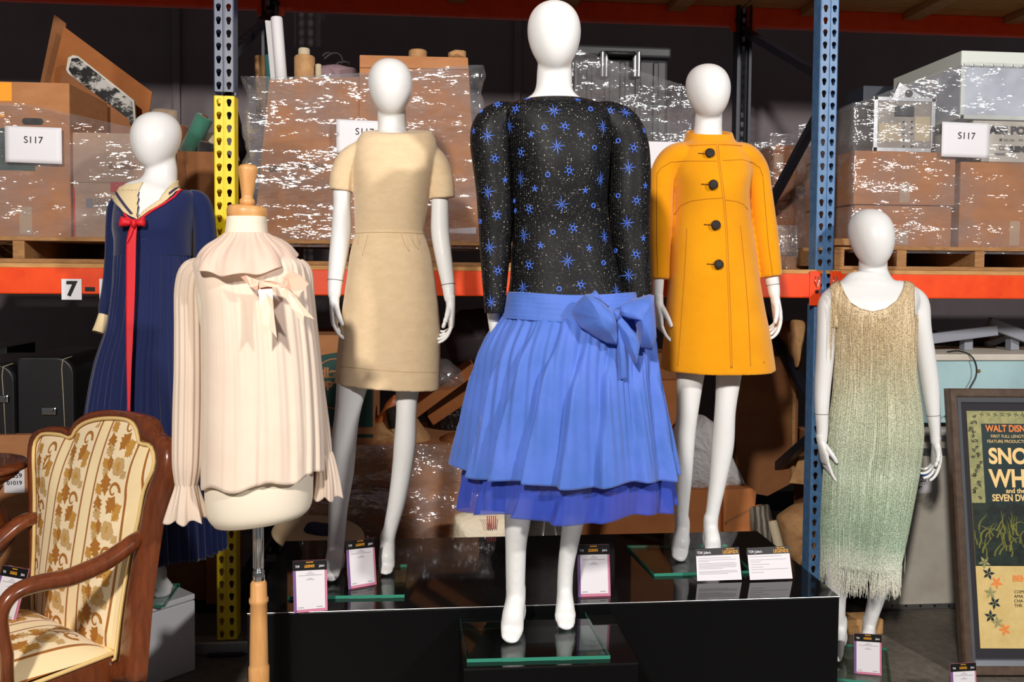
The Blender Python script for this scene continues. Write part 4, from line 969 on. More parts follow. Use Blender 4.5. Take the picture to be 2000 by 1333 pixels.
limb_add(mb, [(1330, 320, 20, 0, 1), (1300, 330, 19, 0, 1), (1291, 400, 15, 0, 1), (1289, 470, 14.5, 0, 1), (1286, 540, 12, -.01, 1), (1285, 580, 10, -.01, 1)], YK0)
PR, RR = limb_add(mb, [(1440, 320, 20, 0, 1), (1472, 330, 19, 0, 1), (1488, 400, 15, 0, 1), (1497, 470, 15.5, 0, 1), (1507, 541, 13.5, -.02, 1), (1510, 557, 12.8, -.02, 1), (1513, 578, 11, -.03, 1)], YK0)
limb_add(mb, [(1362, 580, 42, 0, 1), (1354, 670, 34, 0, 1), (1349, 722, 28.5, 0, 1), (1343, 800, 21.5, -.01, 1.05), (1337.5, 850, 20.5, -.005, 1.1), (1334, 920, 18.7, 0, 1.15), (1331, 1000, 14, 0, 1.1), (1331, 1030, 13.5, 0, 1.1)], YK0)
limb_add(mb, [(1425, 580, 42, 0, 1), (1424, 670, 34, 0, 1), (1424, 722, 26, .0, 1), (1416.5, 800, 20.5, -.01, 1.05), (1411.5, 870, 21.5, 0, 1.1), (1402, 940, 16.5, 0, 1.15), (1392, 1000, 13.2, 0, 1.1), (1388, 1030, 13.5, 0, 1.1)], YK0)
A = W(1332, 1038, YK0); foot(mb, A, 15 * mpp(1332, 1038, YK0), (1324, 1099), 18, ZP + G_ + .002)
A = W(1388, 1034, YK0); foot(mb, A, 14.5 * mpp(1388, 1034, YK0), (1398, 1096), 17, ZP + G_ + .002)
remesh_obj(mb, .0058, 9, 'body', M['white'], mk)
seam_ring(PR, RR, 25, mk)
hm = hand_mesh(W(1286, 590, YK0 - .01), (1, 0, 0), (.05, -.05, -1), .92, 1.0); remesh_obj(hm, .0025, 3, 'hand', M['white'], mk)
hm = hand_mesh(W(1514, 584, YK0 - .03), (-1, 0, 0), (.12, -.05, -1), .88, 1.1); remesh_obj(hm, .0025, 3, 'hand', M['white'], mk)
glass_plate([(1224, 1066), (1420, 1064), (1468, 1115), (1278, 1121)], ZP + .0005, mk)

# ---------------- fringed dress mannequin
YFR = 3.36
mf = thing('mannequin', 'white egg-headed mannequin wearing the green fringed dress', 'mannequin', G(1660, 1280, 0), 'white display mannequins')
mb = MB()
egg(mb, 1705, 407, 1706, 523, 41.5, YFR)
limb_add(mb, [(1706, 460, 20, .03, 1.1), (1705, 510, 26, .035, 1.05), (1705, 528, 27, .035, 1.0), (1705, 540, 36, .03, .8), (1704, 549, 56, .025, .6), (1704, 560, 72, .02, .55)], YFR)
tor_f = [row(548, 1650, 1758, .06, .02), row(556, 1628, 1780, .075, .015), row(570, 1620, 1790, .09, .01), row(590, 1620, 1790, .105), row(625, 1630, 1781, .118), row(660, 1638, 1777, .118), row(720, 1641, 1775, .106), row(770, 1638, 1780, .104), row(850, 1630, 1785, .116), row(900, 1632, 1775, .11), row(930, 1640, 1760, .09)]
mb.loft(rings(tor_f, YFR, 44, 4))
PL, RL = limb_add(mb, [(1640, 580, 26, .01, 1), (1620, 594, 22, .01, 1), (1614, 640, 18, .0, 1), (1611.5, 692, 17.5, 0, 1), (1607, 750, 16, 0, 1), (1605, 800, 13.8, -.01, 1), (1606, 840, 11.5, -.015, 1), (1605, 862, 10.5, -.02, 1)], YFR)
PR, RR = limb_add(mb, [(1770, 580, 26, .01, 1), (1792, 594, 22, .01, 1), (1800, 640, 18, .0, 1), (1808, 695, 18, 0, 1), (1817, 758, 17, 0, 1), (1823, 812, 12.8, -.01, 1), (1827, 845, 11, -.015, 1), (1828, 866, 10, -.02, 1)], YFR)
limb_add(mb, [(1664, 880, 36, 0, 1), (1648, 980, 28, -.02, 1), (1640, 1060, 23, -.04, 1), (1634.5, 1139, 20, -.05, 1.1), (1635.5, 1187, 15, -.04, 1.1), (1638, 1215, 12.5, -.03, 1.1)], YFR)
limb_add(mb, [(1742, 880, 34, 0, 1), (1734, 980, 27, 0, 1), (1726, 1060, 21, .02, 1), (1718, 1139, 17.5, .05, 1.1), (1702, 1205, 12.5, .07, 1.1), (1698, 1222, 12, .08, 1.1)], YFR)
A = W(1640, 1228, YFR - .03); foot(mb, A, 13.5 * mpp(1640, 1228, YFR), (1632, 1297), 13, .02)
A = W(1697, 1228, YFR + .08); foot(mb, A, 12.5 * mpp(1697, 1228, YFR), (1692, 1272), 14, .02)
body_f = remesh_obj(mb, .0058, 9, 'body', M['white'], mf)
seam_ring(PL, RL, 26, mf); seam_ring(PR, RR, 25, mf)
hm = hand_mesh(W(1604, 862, YFR - .02), (1, 0, 0), (.16, -.08, -1), .9, .4); remesh_obj(hm, .0025, 3, 'hand', M['white'], mf)
hm = hand_mesh(W(1829, 866, YFR - .02), (-1, 0, 0), (-.04, -.05, -1), .9, .9); remesh_obj(hm, .0025, 3, 'hand', M['white'], mf)
glass_plate([(1645, 1258), (1733, 1267), (1742, 1336), (1600, 1322)], .002, mf)

# ---------------- navy dress mannequin
YN0 = 3.32
mn = thing('mannequin', 'white egg-headed mannequin wearing the navy sailor dress', 'mannequin', G(298, 1165, .31), 'white display mannequins')
mb = MB()
egg(mb, 304, 216, 300, 330, 47.5, YN0, 1.15)
limb_add(mb, [(310, 275, 24, .02, 1.1), (315, 325, 29, .02, 1.0), (314, 345, 31, .02, 1.0), (310, 362, 38, .015, .95), (305, 380, 66, .01, .8), (304, 395, 76, .01, .75)], YN0)
bod_n = [row(374, 238, 378, .085), row(386, 230, 386, .1), row(412, 226, 383, .116), row(445, 224, 378, .122), row(470, 227, 375, .114), row(500, 226, 374, .108), row(560, 221, 375, .115), row(640, 210, 382, .13), row(710, 189, 393, .15), row(800, 172, 408, .17), row(900, 157, 424, .19), row(1000, 149, 436, .2), (1078, 146, 1072, 440, .205, 0)]
tor_n = shrink(bod_n[1:6], 5, .93)
mb.loft(rings(tor_n, YN0, 44, 4)); mb.loft(rings([row(480, 240, 362, .09), row(600, 236, 366, .1), row(640, 245, 355, .09)], YN0, 40, 4))
limb_add(mb, [(245, 395, 16, .02, 1), (226, 440, 12, .02, 1), (221, 520, 11, .02, 1), (212, 600, 9, .0, 1), (204, 622, 8, -.01, 1)], YN0)
limb_add(mb, [(372, 395, 18, .0, 1), (398, 430, 14, .0, 1), (402, 520, 13, .0, 1), (404, 600, 11, 0, 1), (404, 640, 9, 0, 1)], YN0)
limb_add(mb, [(275, 620, 40, 0, 1), (272, 760, 32, 0, 1), (268, 880, 23, .02, 1), (268, 1000, 20, .05, 1.1), (270, 1080, 14, .07, 1)], YN0)
limb_add(mb, [(325, 620, 38, 0, 1), (318, 760, 30, 0, 1), (308, 880, 22, .02, 1), (302, 1000, 19, .05, 1.1), (300, 1090, 13, .07, 1)], YN0)
zn = .312
A = W(270, 1092, YN0 + .07); foot(mb, A, 14 * mpp(270, 1092, YN0), (266, 1172), 15, zn)
A = W(300, 1100, YN0 + .07); foot(mb, A, 13 * mpp(300, 1100, YN0), (298, 1164), 15, zn)
body_n = remesh_obj(mb, .0058, 9, 'body', M['white'], mn)
hm = hand_mesh(W(196, 646, YN0 - .02), (1, 0, 0), (.0, -.3, -1), .7, 1.0)
glass_plate([(255, 1142), (352, 1140), (322, 1182), (205, 1182)], .302, mn)
# ------------------------------------------------------------------ garments
def build_rings(rs, name, mat, parent, solid=.003, label=None, drop=None, kind=None):
    mb = MB(); mb.loft(rs, False, False)
    if drop:
        fs = []
        for f in mb.f:
            c = sum((Vector(mb.v[i]) for i in f), Vector()) / len(f)
            if not drop(c): fs.append(f)
        mb.f = fs; mb.mi = [0] * len(fs)
    return mb.build(name, mat, parent, smooth=True, solid=solid, label=label, kind=kind)
def sleeve(rows, Y0, name, mat, parent, n=40, sub=7, fold=None, solid=.003, ref=Vector((0, 1, 0)), hem=True):
    P, R, Q = limb(rows, Y0, sub); mb = MB(); rs = []; N = len(P)
    for i, (p, r, q) in enumerate(zip(P, R, Q)):
        a = P[max(0, i - 1)]; b = P[min(N - 1, i + 1)]; t = (b - a).normalized(); e = ref.cross(t).normalized(); u = t.cross(e); ring = []
        for k in range(n):
            th = k * 2 * math.pi / n; kx, dz = fold(th, i / (N - 1)) if fold else (1, 0)
            ring.append(p + e * (r * kx * math.cos(th)) + u * (r * q * kx * math.sin(th)) + t * dz)
        rs.append(ring)
    mb.loft(rs, True, False); return mb.build(name, mat, parent, smooth=True, solid=solid)
def pillow(px, Y, bulge, name, mat, parent, folds=None, n=10, back=.5, dense=5, seed=0):
    """soft closed shape from an outline, fullest in its middle"""
    P = [W(p[0], p[1], Y + (p[2] if len(p) > 2 else 0)) for p in px]; A = []
    for i in range(len(P)):
        for k in range(dense): A.append(P[i].lerp(P[(i + 1) % len(P)], k / dense))
    c = sum(A, Vector()) / len(A); rs = []; rr = np.random.RandomState(seed)
    for j in range(2 * n + 1):
        a = math.pi * j / (2 * n); s = max(.03, math.sin(a)); front = a < math.pi / 2
        yy = -math.cos(a) * bulge * (1 if front else back); ring = []
        for p in A:
            q = c + (p - c) * s; dy = yy
            if folds and front: dy -= folds(q.x - c.x, q.z - c.z) * math.sin(a) * math.cos(a) * 2
            ring.append(q + Vector((0, dy, 0)))
        rs.append(ring)
    mb = MB(); mb.loft(rs); return mb.build(name, mat, parent, smooth=True)
def strip(Lp, Rp, Y, name, mat, parent, nv=6, nu=6, curve=0.0, solid=.0012):
    """ribbon between two edges; each edge point is (x, y, dy)"""
    L = spl([list(W(x, y, Y + d)) for x, y, d in Lp], nv); R_ = spl([list(W(x, y, Y + d)) for x, y, d in Rp], nv); m = len(L); mb = MB()
    def fn(u, v):
        i = min(m - 1, int(round(v * (m - 1)))); a = Vector(L[i]); b = Vector(R_[i]); return a.lerp(b, u) + Vector((0, -curve * math.sin(math.pi * u), 0))
    mb.grid(fn, nu, m - 1); return mb.build(name, mat, parent, smooth=True, solid=solid)
def patch(tree, poly, name, mat, parent, off=.004, step=2.5, solid=.002):
    """cloth lying on a surface inside a pixel outline"""
    xs = [p[0] for p in poly]; ys = [p[1] for p in poly]; mb = MB(); ids = {}
    nx = int((max(xs) - min(xs)) / step) + 1; ny = int((max(ys) - min(ys)) / step) + 1
    def vid(i, j):
        if (i, j) not in ids:
            h = cast(tree, min(xs) + i * step, min(ys) + j * step)
            ids[(i, j)] = None if h is None else mb.add([h[0] + h[1] * off], [])
        return ids[(i, j)]
    fs = []
    for i in range(nx):
        for j in range(ny):
            if inpoly(min(xs) + (i + .5) * step, min(ys) + (j + .5) * step, poly):
                q = [vid(i, j), vid(i + 1, j), vid(i + 1, j + 1), vid(i, j + 1)]
                if None not in q: fs.append(tuple(q))
    mb.f = fs; mb.mi = [0] * len(fs); return mb.build(name, mat, parent, smooth=True, solid=solid)

# ============ black star top and blue skirt (centre)
t = NT('black_beaded_cloth')
vo = t.n('ShaderNodeTexVoronoi'); vo.inputs['Scale'].default_value = 205; t.l(t.coord(), vo.inputs['Vector']); vo.inputs['Randomness'].default_value = .5
dot = t.ramp(vo.outputs['Distance'], [(.20, (1, 1, 1, 1)), (.36, (0, 0, 0, 1))])
sep = t.n('ShaderNodeSeparateColor'); t.l(vo.outputs['Color'], sep.inputs[0])
bri = t.ramp(sep.outputs[0], [(.0, rgb(26, 26, 28)), (.5, rgb(62, 62, 64)), (.88, rgb(94, 94, 92)), (1.0, rgb(215, 210, 196))])
colr = t.mix(dot, rgb(7, 7, 9), bri)
b = t.bsdf(Base_Color=colr, Roughness=.55, Specular_IOR_Level=.25); inv = t.bump(dot, .5, .002); t.l(inv, b.inputs['Normal']); M['beads'] = t.done(b.outputs[0])
M['starblue'] = pm('blue_embroidery', rgb(70, 112, 222), .35)
gt = thing('star_top', 'black beaded long sleeved top embroidered with blue stars', 'top', W(1085, 595, YC0))
def bust(cx=.62, amp=.05, tt=.42, w=.16):
    def f(th, t):
        g = math.exp(-((t - tt) / w) ** 2); s = math.sin(th); c = math.cos(th)
        return (1 + (amp * g * (math.exp(-((c - .45) / .33) ** 2) + math.exp(-((c + .45) / .33) ** 2)) if s > 0 else 1), 0) if s > 0 else (1, 0)
    return f
bodice_c = build_rings(rings(bod_c, YC0, 96, 6, bust(tt=.45, amp=.018)), 'bodice', M['beads'], gt)
puff = lambda th, t: (1 + .05 * math.sin(9 * th) * max(0, 1 - t * 4), 0)
sl_l = sleeve([(1010, 226, 22, 0, 1), (984, 229, 31, 0, 1), (964, 249, 40, 0, 1), (960, 280, 41, 0, 1), (963, 320, 39, 0, 1), (966.5, 370, 36, 0, 1), (968.5, 420, 34, 0, 1), (968, 470, 31, 0, 1), (966.5, 530, 25.5, -.01, 1), (966, 590, 20, -.02, 1), (966, 611, 18.6, -.02, 1)], YC0, 'sleeve', M['beads'], gt, fold=puff)
sl_r = sleeve([(1156, 226, 22, 0, 1), (1184, 229, 31, 0, 1), (1210, 249, 40, 0, 1), (1224, 282, 41, 0, 1), (1229, 330, 41, 0, 1), (1228.5, 400, 41, 0, 1), (1231, 450, 38, 0, 1), (1238, 520, 33, -.01, 1), (1246, 580, 27, -.02, 1), (1249, 604, 25, -.02, 1)], YC0, 'sleeve', M['beads'], gt, fold=puff)
tr_c = bvh(bodice_c, sl_l, sl_r)
big = [(1081.6, 217), (1088, 286.5), (1096.8, 399.6), (1108.7, 510), (996, 247), (952, 266), (953, 375), (956.4, 484), (959, 591), (1221.6, 220.5), (1176.8, 248.7), (1228, 328), (1225, 436), (1228, 538), (1018, 350), (1024, 459.6), (1179.6, 463), (1172, 351), (1021.6, 562.5), (1203, 569.6)]
small = [(1037.5, 263), (1134.5, 263), (1045, 368.6), (1142.6, 372), (1056, 479.7), (1150, 485), (985.7, 351.7), (1256.8, 255.8), (1259.7, 363), (926, 256), (1256, 465.6), (1031, 194), (1128, 196)]
circ = [(1063, 249.8), (1152.8, 214), (1160, 289), (1070, 341.5), (1158, 402), (1080, 454), (1177.9, 514), (1092, 565), (940.5, 218.8), (1207.8, 275), (1207.8, 382.7), (939, 433), (1204, 490), (1006, 393), (1008, 412)]
clus = [(972, 205), (1007.5, 213.5), (1102.8, 247), (1111.6, 334), (1119, 446), (1134.5, 556.6), (966, 310), (970.5, 420.8), (972, 529), (1191.6, 217), (1242.7, 392), (1242, 497), (1034, 409), (1034, 518), (1018, 298), (1237, 289)]
mb = MB()
def frame_at(x, y):
    h = cast(tr_c, x, y)
    if h is None: return None
    p, n = h; r_ = Vector((1, 0, 0)); r_ = (r_ - n * r_.dot(n)).normalized(); return p, n, r_, n.cross(r_)
def spike(fr, a, r0, r1, w):
    p, n, e, u = fr; d = e * math.cos(a) + u * math.sin(a); s = n.cross(d); pts = []
    for q, ww in ((r0, .3), ((r0 + r1) * .4, 1), (r1, .1)):
        c = p + d * q; h = tr_c.find_nearest(c); c = h[0] + n * .0022; pts.append((c, ww * w))
    vs = []
    for c, ww in pts: vs += [c - s * ww, c + n * (ww * .8), c + s * ww]
    mb.add(vs, [(0, 1, 4, 3), (1, 2, 5, 4), (3, 4, 7, 6), (4, 5, 8, 7)])
def ringy(fr, r, w, n=10):
    p, n_, e, u = fr
    mb.tube([p + n_ * .0022 + e * (r * math.cos(k * 2 * math.pi / n)) + u * (r * math.sin(k * 2 * math.pi / n)) for k in range(n + 1)], w, 5, n_, False)
px = .00147
for x, y in big:
    fr = frame_at(x, y)
    if fr:
        for k in range(8): spike(fr, k * math.pi / 4 + math.pi / 8 * 0 + .12, .0008, (17 if k % 2 == 0 else 13.5) * px, .0013)
for x, y in small:
    fr = frame_at(x, y)
    if fr:
        for k in range(5): spike(fr, k * 2 * math.pi / 5 + math.pi / 2, .0006, 8.0 * px, .0019)
for x, y in circ:
    fr = frame_at(x, y)
    if fr: ringy(fr, 4.2 * px, .0019)
for x, y in clus:
    fr = frame_at(x, y)
    if fr:
        ringy(fr, 3.8 * px, .0018)
        for k in range(6):
            a = k * math.pi / 3 + .3; p, n, e, u = fr; q = p + (e * math.cos(a) + u * math.sin(a)) * (8.5 * px); h = tr_c.find_nearest(q); ellips(mb, h[0] + n * .001, (.0024, .0024, .0024), 6, 4)
            spike(fr, a, 4 * px, 8 * px, .001)
mb.build('star_embroidery', M['starblue'], gt, smooth=True, fix=False, label='bright blue stars, rings and flowers stitched on the black cloth')

gs = thing('party_skirt', 'blue two tier organza skirt with a big bow', 'skirt', W(1110, 900, YC0))
M['blue'] = sheer('blue_organza', rgb(98, 132, 228), .985, .22, .55, rgb(82, 122, 208), (70, .3, .004, (1, 1, .25)))
M['blue2'] = sheer('blue_organza_single_layer', rgb(70, 98, 214), .55, .3, .6)
def pleats(n, a0, a1, seed, sharp=.16, wav=.5, dz=0.0, zw=5):
    rr = np.random.RandomState(seed); p1, p2, p3 = rr.rand(3) * 6
    edges = np.sort(((np.arange(n) + .5 + rr.uniform(-.32, .32, n)) / n) % 1.0); hts = rr.uniform(.55, 1.25, n)
    def f(th, t):
        s = (th / (2 * math.pi) + .012 * math.sin(3.2 * t + p1) * wav) % 1.0
        i = int(np.searchsorted(edges, s, 'right')) - 1; a = edges[i] if i >= 0 else edges[-1] - 1; b = edges[(i + 1) % n] + (1 if i == n - 1 else 0)
        q = (s - a) / max(1e-6, b - a); prof = q / (1 - sharp) if q < 1 - sharp else (1 - q) / sharp
        prof = prof * prof * (3 - 2 * prof)
        amp = a0 + (a1 - a0) * t
        fine = .25 * amp * math.sin(61 * th + 9 * math.sin(2 * th + p2)) * (1 - t) ** .7
        return 1 - amp * .5 + amp * hts[i] * (prof - .3) + fine, dz * math.sin(zw * th + p3) * t
    return f
upper = [row(617, 981, 1260, .165), row(640, 966, 1270, .185), row(670, 949, 1277, .2), row(700, 937, 1281, .212), row(740, 927, 1287, .225), row(805, 912, 1302, .235), row(866, 899, 1317, .243), (914, 888, 914, 1329, .248, 0)]
build_rings(rings(upper, YC0, 420, 7, pleats(17, .05, .16, 5, .12, 1.6, .006, 6), 2.1), 'skirt_tier', M['blue'], gs, solid=.0015)
lower = [row(850, 926, 1288, .185), row(900, 912, 1300, .190), row(935, 902, 1307, .195), (985, 895, 982, 1314, .203, 0)]
build_rings(rings(lower, YC0, 420, 7, pleats(15, .02, .12, 9, .16, 1.2, .009, 5), 2.1), 'underskirt_tier', M['blue2'], gs, solid=.0015, label='thinner see-through lower tier of the skirt')
build_rings(rings([row(572, 991, 1240, .145), row(584, 988, 1243, .15), row(602, 984, 1250, .157), row(622, 979, 1258, .165)], YC0, 120, 6, lambda th, t: (1 + .006 * math.sin(40 * t + 2 * th) + .004 * math.sin(9 * th + 6 * t), .003 * math.sin(3 * th))), 'waistband', M['blue'], gs)
bw = MB()
YB0 = YC0 - .195
fl = lambda x, z: .010 * math.sin(42 * (x * .8 + z * .6)) + .006 * math.sin(75 * (x * .5 - z))
kn = pillow([(1192, 606), (1200, 603), (1209, 606), (1211, 618), (1204, 628), (1197, 625)], YB0 - .02, .022, 'bow_knot', M['blue'], gs)
pillow([(1194, 606, 0), (1182, 596, 0), (1168, 586), (1150, 576, .01), (1143, 575, .01), (1127, 590, .02), (1115, 608, .03), (1122, 622, .03), (1134, 640, .02), (1160, 658, .01), (1186, 671, 0), (1203, 674), (1205, 660), (1203, 634, 0), (1199, 622)], YB0 - .01, .062, 'bow_loop', M['blue'], gs, fl)
pillow([(1144, 575), (1154, 574), (1163, 567), (1170, 577), (1190, 600), (1180, 598), (1166, 588)], YB0 + .045, .02, 'bow_loop_back', M['blue'], gs)
pillow([(1208, 606, 0), (1210, 598), (1228, 588, .01), (1268, 575, .03), (1277, 577, .04), (1279, 620, .04), (1280, 660, .04), (1272, 685, .03), (1250, 679, .02), (1247, 650, .01), (1238, 622, 0), (1222, 622, 0), (1212, 616)], YB0 + .0, .055, 'bow_loop', M['blue'], gs, lambda x, z: .012 * math.sin(60 * x + 20 * z))
pillow([(1203, 624), (1212, 618), (1225, 632), (1245, 660), (1250, 676), (1243, 714), (1231, 694), (1222, 674), (1212, 652)], YB0 - .02, .02, 'bow_tail', M['blue'], gs, lambda x, z: .008 * math.sin(90 * x))
pillow([(1203, 628), (1209, 640), (1222, 672), (1224, 740), (1212, 742), (1206, 690), (1203, 650)], YB0 - .012, .014, 'bow_tail', M['blue'], gs)

# ============ tan dress
t = NT('tan_wool'); n1 = t.noise(30, t.coord(scale=(.7, .7, 1.6)), 6, .7); n2 = t.noise(420, None, 2)
cc = t.ramp(n1.outputs['Fac'], [(.3, rgb(220, 192, 154)), (.7, rgb(232, 206, 168))])
b = t.bsdf(Base_Color=cc, Roughness=.9, Sheen_Weight=.25, Specular_IOR_Level=.15); ad = t.n('ShaderNodeMath', operation='ADD'); t.l(n1.outputs['Fac'], ad.inputs[0]); t.l(n2.outputs['Fac'], ad.inputs[1])
t.l(t.bump(ad.outputs[0], .2, .002), b.inputs['Normal']); M['tanwool'] = t.done(b.outputs[0])
gd = thing('tan_dress', 'tan wool sheath dress with short sleeves and a wide funnel neck', 'dress', W(760, 755, YT0))
bt = bust(tt=.36, amp=.045, w=.1)
def tanfold(th, t):
    k, dz = bt(th, t); c = math.cos(th); s = math.sin(th)
    if t > .53: # darts under the waist seam, then soft drag folds
        g = math.exp(-((t - .58) / .07) ** 2)
        for c0 in (-.62, -.48, .42, .58, .72): k += .012 * g * (math.exp(-((c - c0) / .035) ** 2) - .5 * math.exp(-((c - c0 - .06) / .04) ** 2))
        k += .010 * math.sin(5 * c - 12 * t) * (t - .53) * (1 if s > 0 else .3) + .008 * math.exp(-((t - .8 - .06 * c) / .03) ** 2)
    if .505 < t < .53: k -= .006
    return k, -.02 * s * max(0, 1 - t / .12)
def closed_tube(mb, rows, Y0, n=40, sub=7):
    P, R, Q = limb(rows, Y0, sub); mb.tube(P, R, n, Vector((0, 1, 0)), True, False, Q)
mbt = MB(); mbt.loft(rings(bod_t, YT0, 120, 9, tanfold))
closed_tube(mbt, [(735, 288, 17, .005, 1.6), (704, 298, 22, .005, 1.4), (683, 316, 25.5, .005, 1.2), (671, 343, 25.5, 0, 1.05), (667, 373, 23.4, 0, 1)], YT0)
closed_tube(mbt, [(795, 289, 17, .005, 1.6), (826, 299, 22, .005, 1.4), (847, 317, 26, .005, 1.2), (859, 348, 26.2, 0, 1.05), (863, 388, 25.4, 0, 1)], YT0)
bd_t = remesh_obj(mbt, .0042, 5, 'dress_body', M['tanwool'], gd)
tr_t = bvh(bd_t)
M['tanseam'] = pm('tan_seam_thread', rgb(198, 168, 126), .9)
mb = surfline(tr_t, [(694, 456), (720, 454), (760, 454), (800, 455), (826, 457)], .0013, .0004)
for q in ([(719, 458), (713, 480), (708, 500)], [(702, 460), (699, 478)], [(784, 458), (790, 478), (800, 492)], [(798, 458), (807, 475), (817, 487)], [(813, 460), (821, 476)]): surfline(tr_t, q, .0011, .0002, mb=mb)
surfline(tr_t, [(663, 715), (720, 722), (790, 727), (858, 728)], .0009, .0002, mb=mb)
mb.build('seam_line', M['tanseam'], gd, smooth=True)
# ============ mustard coat
t = NT('mustard_wool'); n1 = t.noise(320, None, 3); n0 = t.noise(7)
b = t.bsdf(Base_Color=t.ramp(n0.outputs['Fac'], [(.3, rgb(222, 144, 0)), (.7, rgb(234, 156, 4))]), Roughness=.85, Sheen_Weight=.3, Specular_IOR_Level=.15)
t.l(t.bump(n1.outputs['Fac'], .25, .002), b.inputs['Normal']); M['mustard'] = t.done(b.outputs[0])
M['mseam'] = pm('mustard_seam', rgb(170, 102, 4), .9)
gk = thing('mustard_coat', 'mustard yellow wool coat with four dark round buttons', 'coat', W(1400, 722, YK0))
def coatfold(th, t):
    k, dz = bust(tt=.36, amp=.04, w=.1)(th, t); s = math.sin(th); c = math.cos(th)
    if s > 0 and c > .05 - .0 * t: k -= .006
    k += .012 * math.sin(7 * th + 1) * max(0, t - .5)
    return k, (-.004 * s) * t
mbk = MB(); mbk.loft(rings(bod_k, YK0, 140, 9, coatfold))
ck = build_rings(rings([row(259, 1344, 1426, .076), row(266, 1342, 1428, .078), row(278, 1337, 1433, .086), row(290, 1322, 1450, .1)], YK0, 80, 6, lambda th, t: (1, (-.022 * math.sin(th)) * (1 - t))), 'stand_collar', M['mustard'], gk, .006)
closed_tube(mbk, [(1356, 302, 20, 0, 1.7), (1324, 308, 29, 0, 1.4), (1301, 332, 28, 0, 1.05), (1292, 372, 24.5, 0, 1), (1288.5, 447, 24.3, 0, 1), (1288, 500, 20.5, 0, 1), (1288.5, 546, 18.7, -.01, 1)], YK0)
closed_tube(mbk, [(1416, 302, 20, 0, 1.7), (1448, 308, 29, 0, 1.4), (1472, 332, 28, 0, 1.05), (1483, 368, 23.5, 0, 1), (1489.5, 422, 24.5, 0, 1), (1497.5, 483, 24.5, -.01, 1), (1506, 541, 21.3, -.02, 1)], YK0)
bd_k = remesh_obj(mbk, .0042, 5, 'coat_body', M['mustard'], gk)
tr_k = bvh(bd_k, ck); mb = MB()
for ln in ([(1317, 420), (1330, 402), (1350, 393), (1380, 389), (1413, 387)], [(1417, 391), (1440, 394), (1452, 400), (1461, 410)], [(1283, 340), (1292, 328), (1310, 317), (1335, 315), (1400, 315)], [(1412, 314), (1450, 312), (1470, 318), (1484, 328), (1490, 345)],
           [(1283, 342), (1283, 400), (1283, 470), (1285, 544)], [(1490, 347), (1496, 420), (1501, 480), (1509, 538)], [(1342, 446), (1337, 540), (1330, 640), (1324, 716)], [(1446, 440), (1455, 530), (1462, 620), (1466, 716)]):
    surfline(tr_k, ln, .0011, .0002, mb=mb)
mb.build('seam_lines', M['mseam'], gk, smooth=True)
mb = surfline(tr_k, [(1399, 268), (1404, 320), (1413, 386), (1418, 450), (1421, 520), (1425, 620), (1428, 719)], .0034, .0006); mb.build('front_edge', M['mustard'], gk, smooth=True)
mb = surfline(tr_k, [(1401, 268), (1406, 320), (1415, 386), (1420, 450), (1423, 520), (1427, 620), (1430, 719)], .0014, .0006); mb.build('front_edge_seam', M['mseam'], gk, smooth=True)
M['button'] = pm('dark_carved_button', rgb(40, 32, 30), .3, bump=(300, .9, .004))
M['hole'] = pm('buttonhole_thread', rgb(110, 60, 10), .9)
for x, y in ((1386, 301), (1392, 361), (1397, 440), (1402.5, 517)):
    h = cast(tr_k, x, y)
    bt_ = MB().lathe([(0, -.0), (.012, .0), (.0165, .004), (.017, .007), (.013, .011), (.006, .013), (0, .0135)], h[0] + h[1] * .004, 24, h[1]).build('button', M['button'], gk, smooth=True, label='dark carved round button')
    surfline(tr_k, [(x - 22, y - 1), (x - 8, y)], .002, .0006, 3).build('buttonhole', M['hole'], gk, smooth=True)
surfline(tr_k, [(1491, 706), (1493, 711)], .001, .001, 2).build('label_stitch', M['mseam'], gk)
# ============ navy sailor dress
M['navy'] = pm('navy_chiffon', rgb(20, 32, 80), .75, sheen=.35, spec=.2, bump=(260, .2, .002))
M['navys'] = sheer('navy_sheer', rgb(30, 42, 90), .9, .2)
gn = thing('sailor_dress', 'long navy sailor dress with cream collar and red ribbon bow', 'dress', W(300, 1078, YN0))
V = [(279, 358), (271, 374), (269, 418), (268, 425), (292, 406), (313, 392), (326, 374), (346, 350), (310, 340)]
dropV = lambda c: (c.y < YN0 + .03 and inpoly(*proj(c), V))
bn = bust(tt=.55, amp=.06, w=.3)
top_n = build_rings(rings(bod_n[:6], YN0, 150, 16, bn), 'bodice', M['navy'], gn, drop=dropV)
pl = pleats(44, .02, .09, 14, .3, .6, .004, 9)
bod_n2 = [row(468, 228, 374, .117), row(490, 226, 374, .112)] + bod_n[6:]
sk_n = build_rings(rings(bod_n2, YN0, 440, 6, lambda th, t: (pl(th, t)[0] + .02 * max(0, .25 - t), .012 * math.sin(th) * 0 + (-.012 + .02 * math.cos(th - .5) ) * max(0, 1 - t * 8) + pl(th, t)[1]), 2.1), 'pleated_skirt', M['navy'], gn, solid=.0015)
slf = lambda th, t: (1 + .05 * math.sin(12 * th) * t, 0)
n1_ = sleeve([(248, 392, 17, .02, 1), (231, 404, 18, .02, 1), (224, 440, 15.5, .02, 1), (221, 500, 14, .01, 1.2), (217, 560, 15, 0, 1.2), (210, 600, 15, -.01, 1.1), (203, 619, 9.5, -.02, 1)], YN0, 'sleeve', M['navys'], gn, fold=slf)
n2_ = sleeve([(368, 388, 17, 0, 1), (387, 396, 21, 0, 1), (398, 425, 19.5, 0, 1), (402, 480, 21, 0, 1), (404, 560, 24, 0, 1.1), (405, 620, 22, 0, 1), (405, 640, 10, 0, 1)], YN0, 'sleeve', M['navys'], gn, fold=slf)
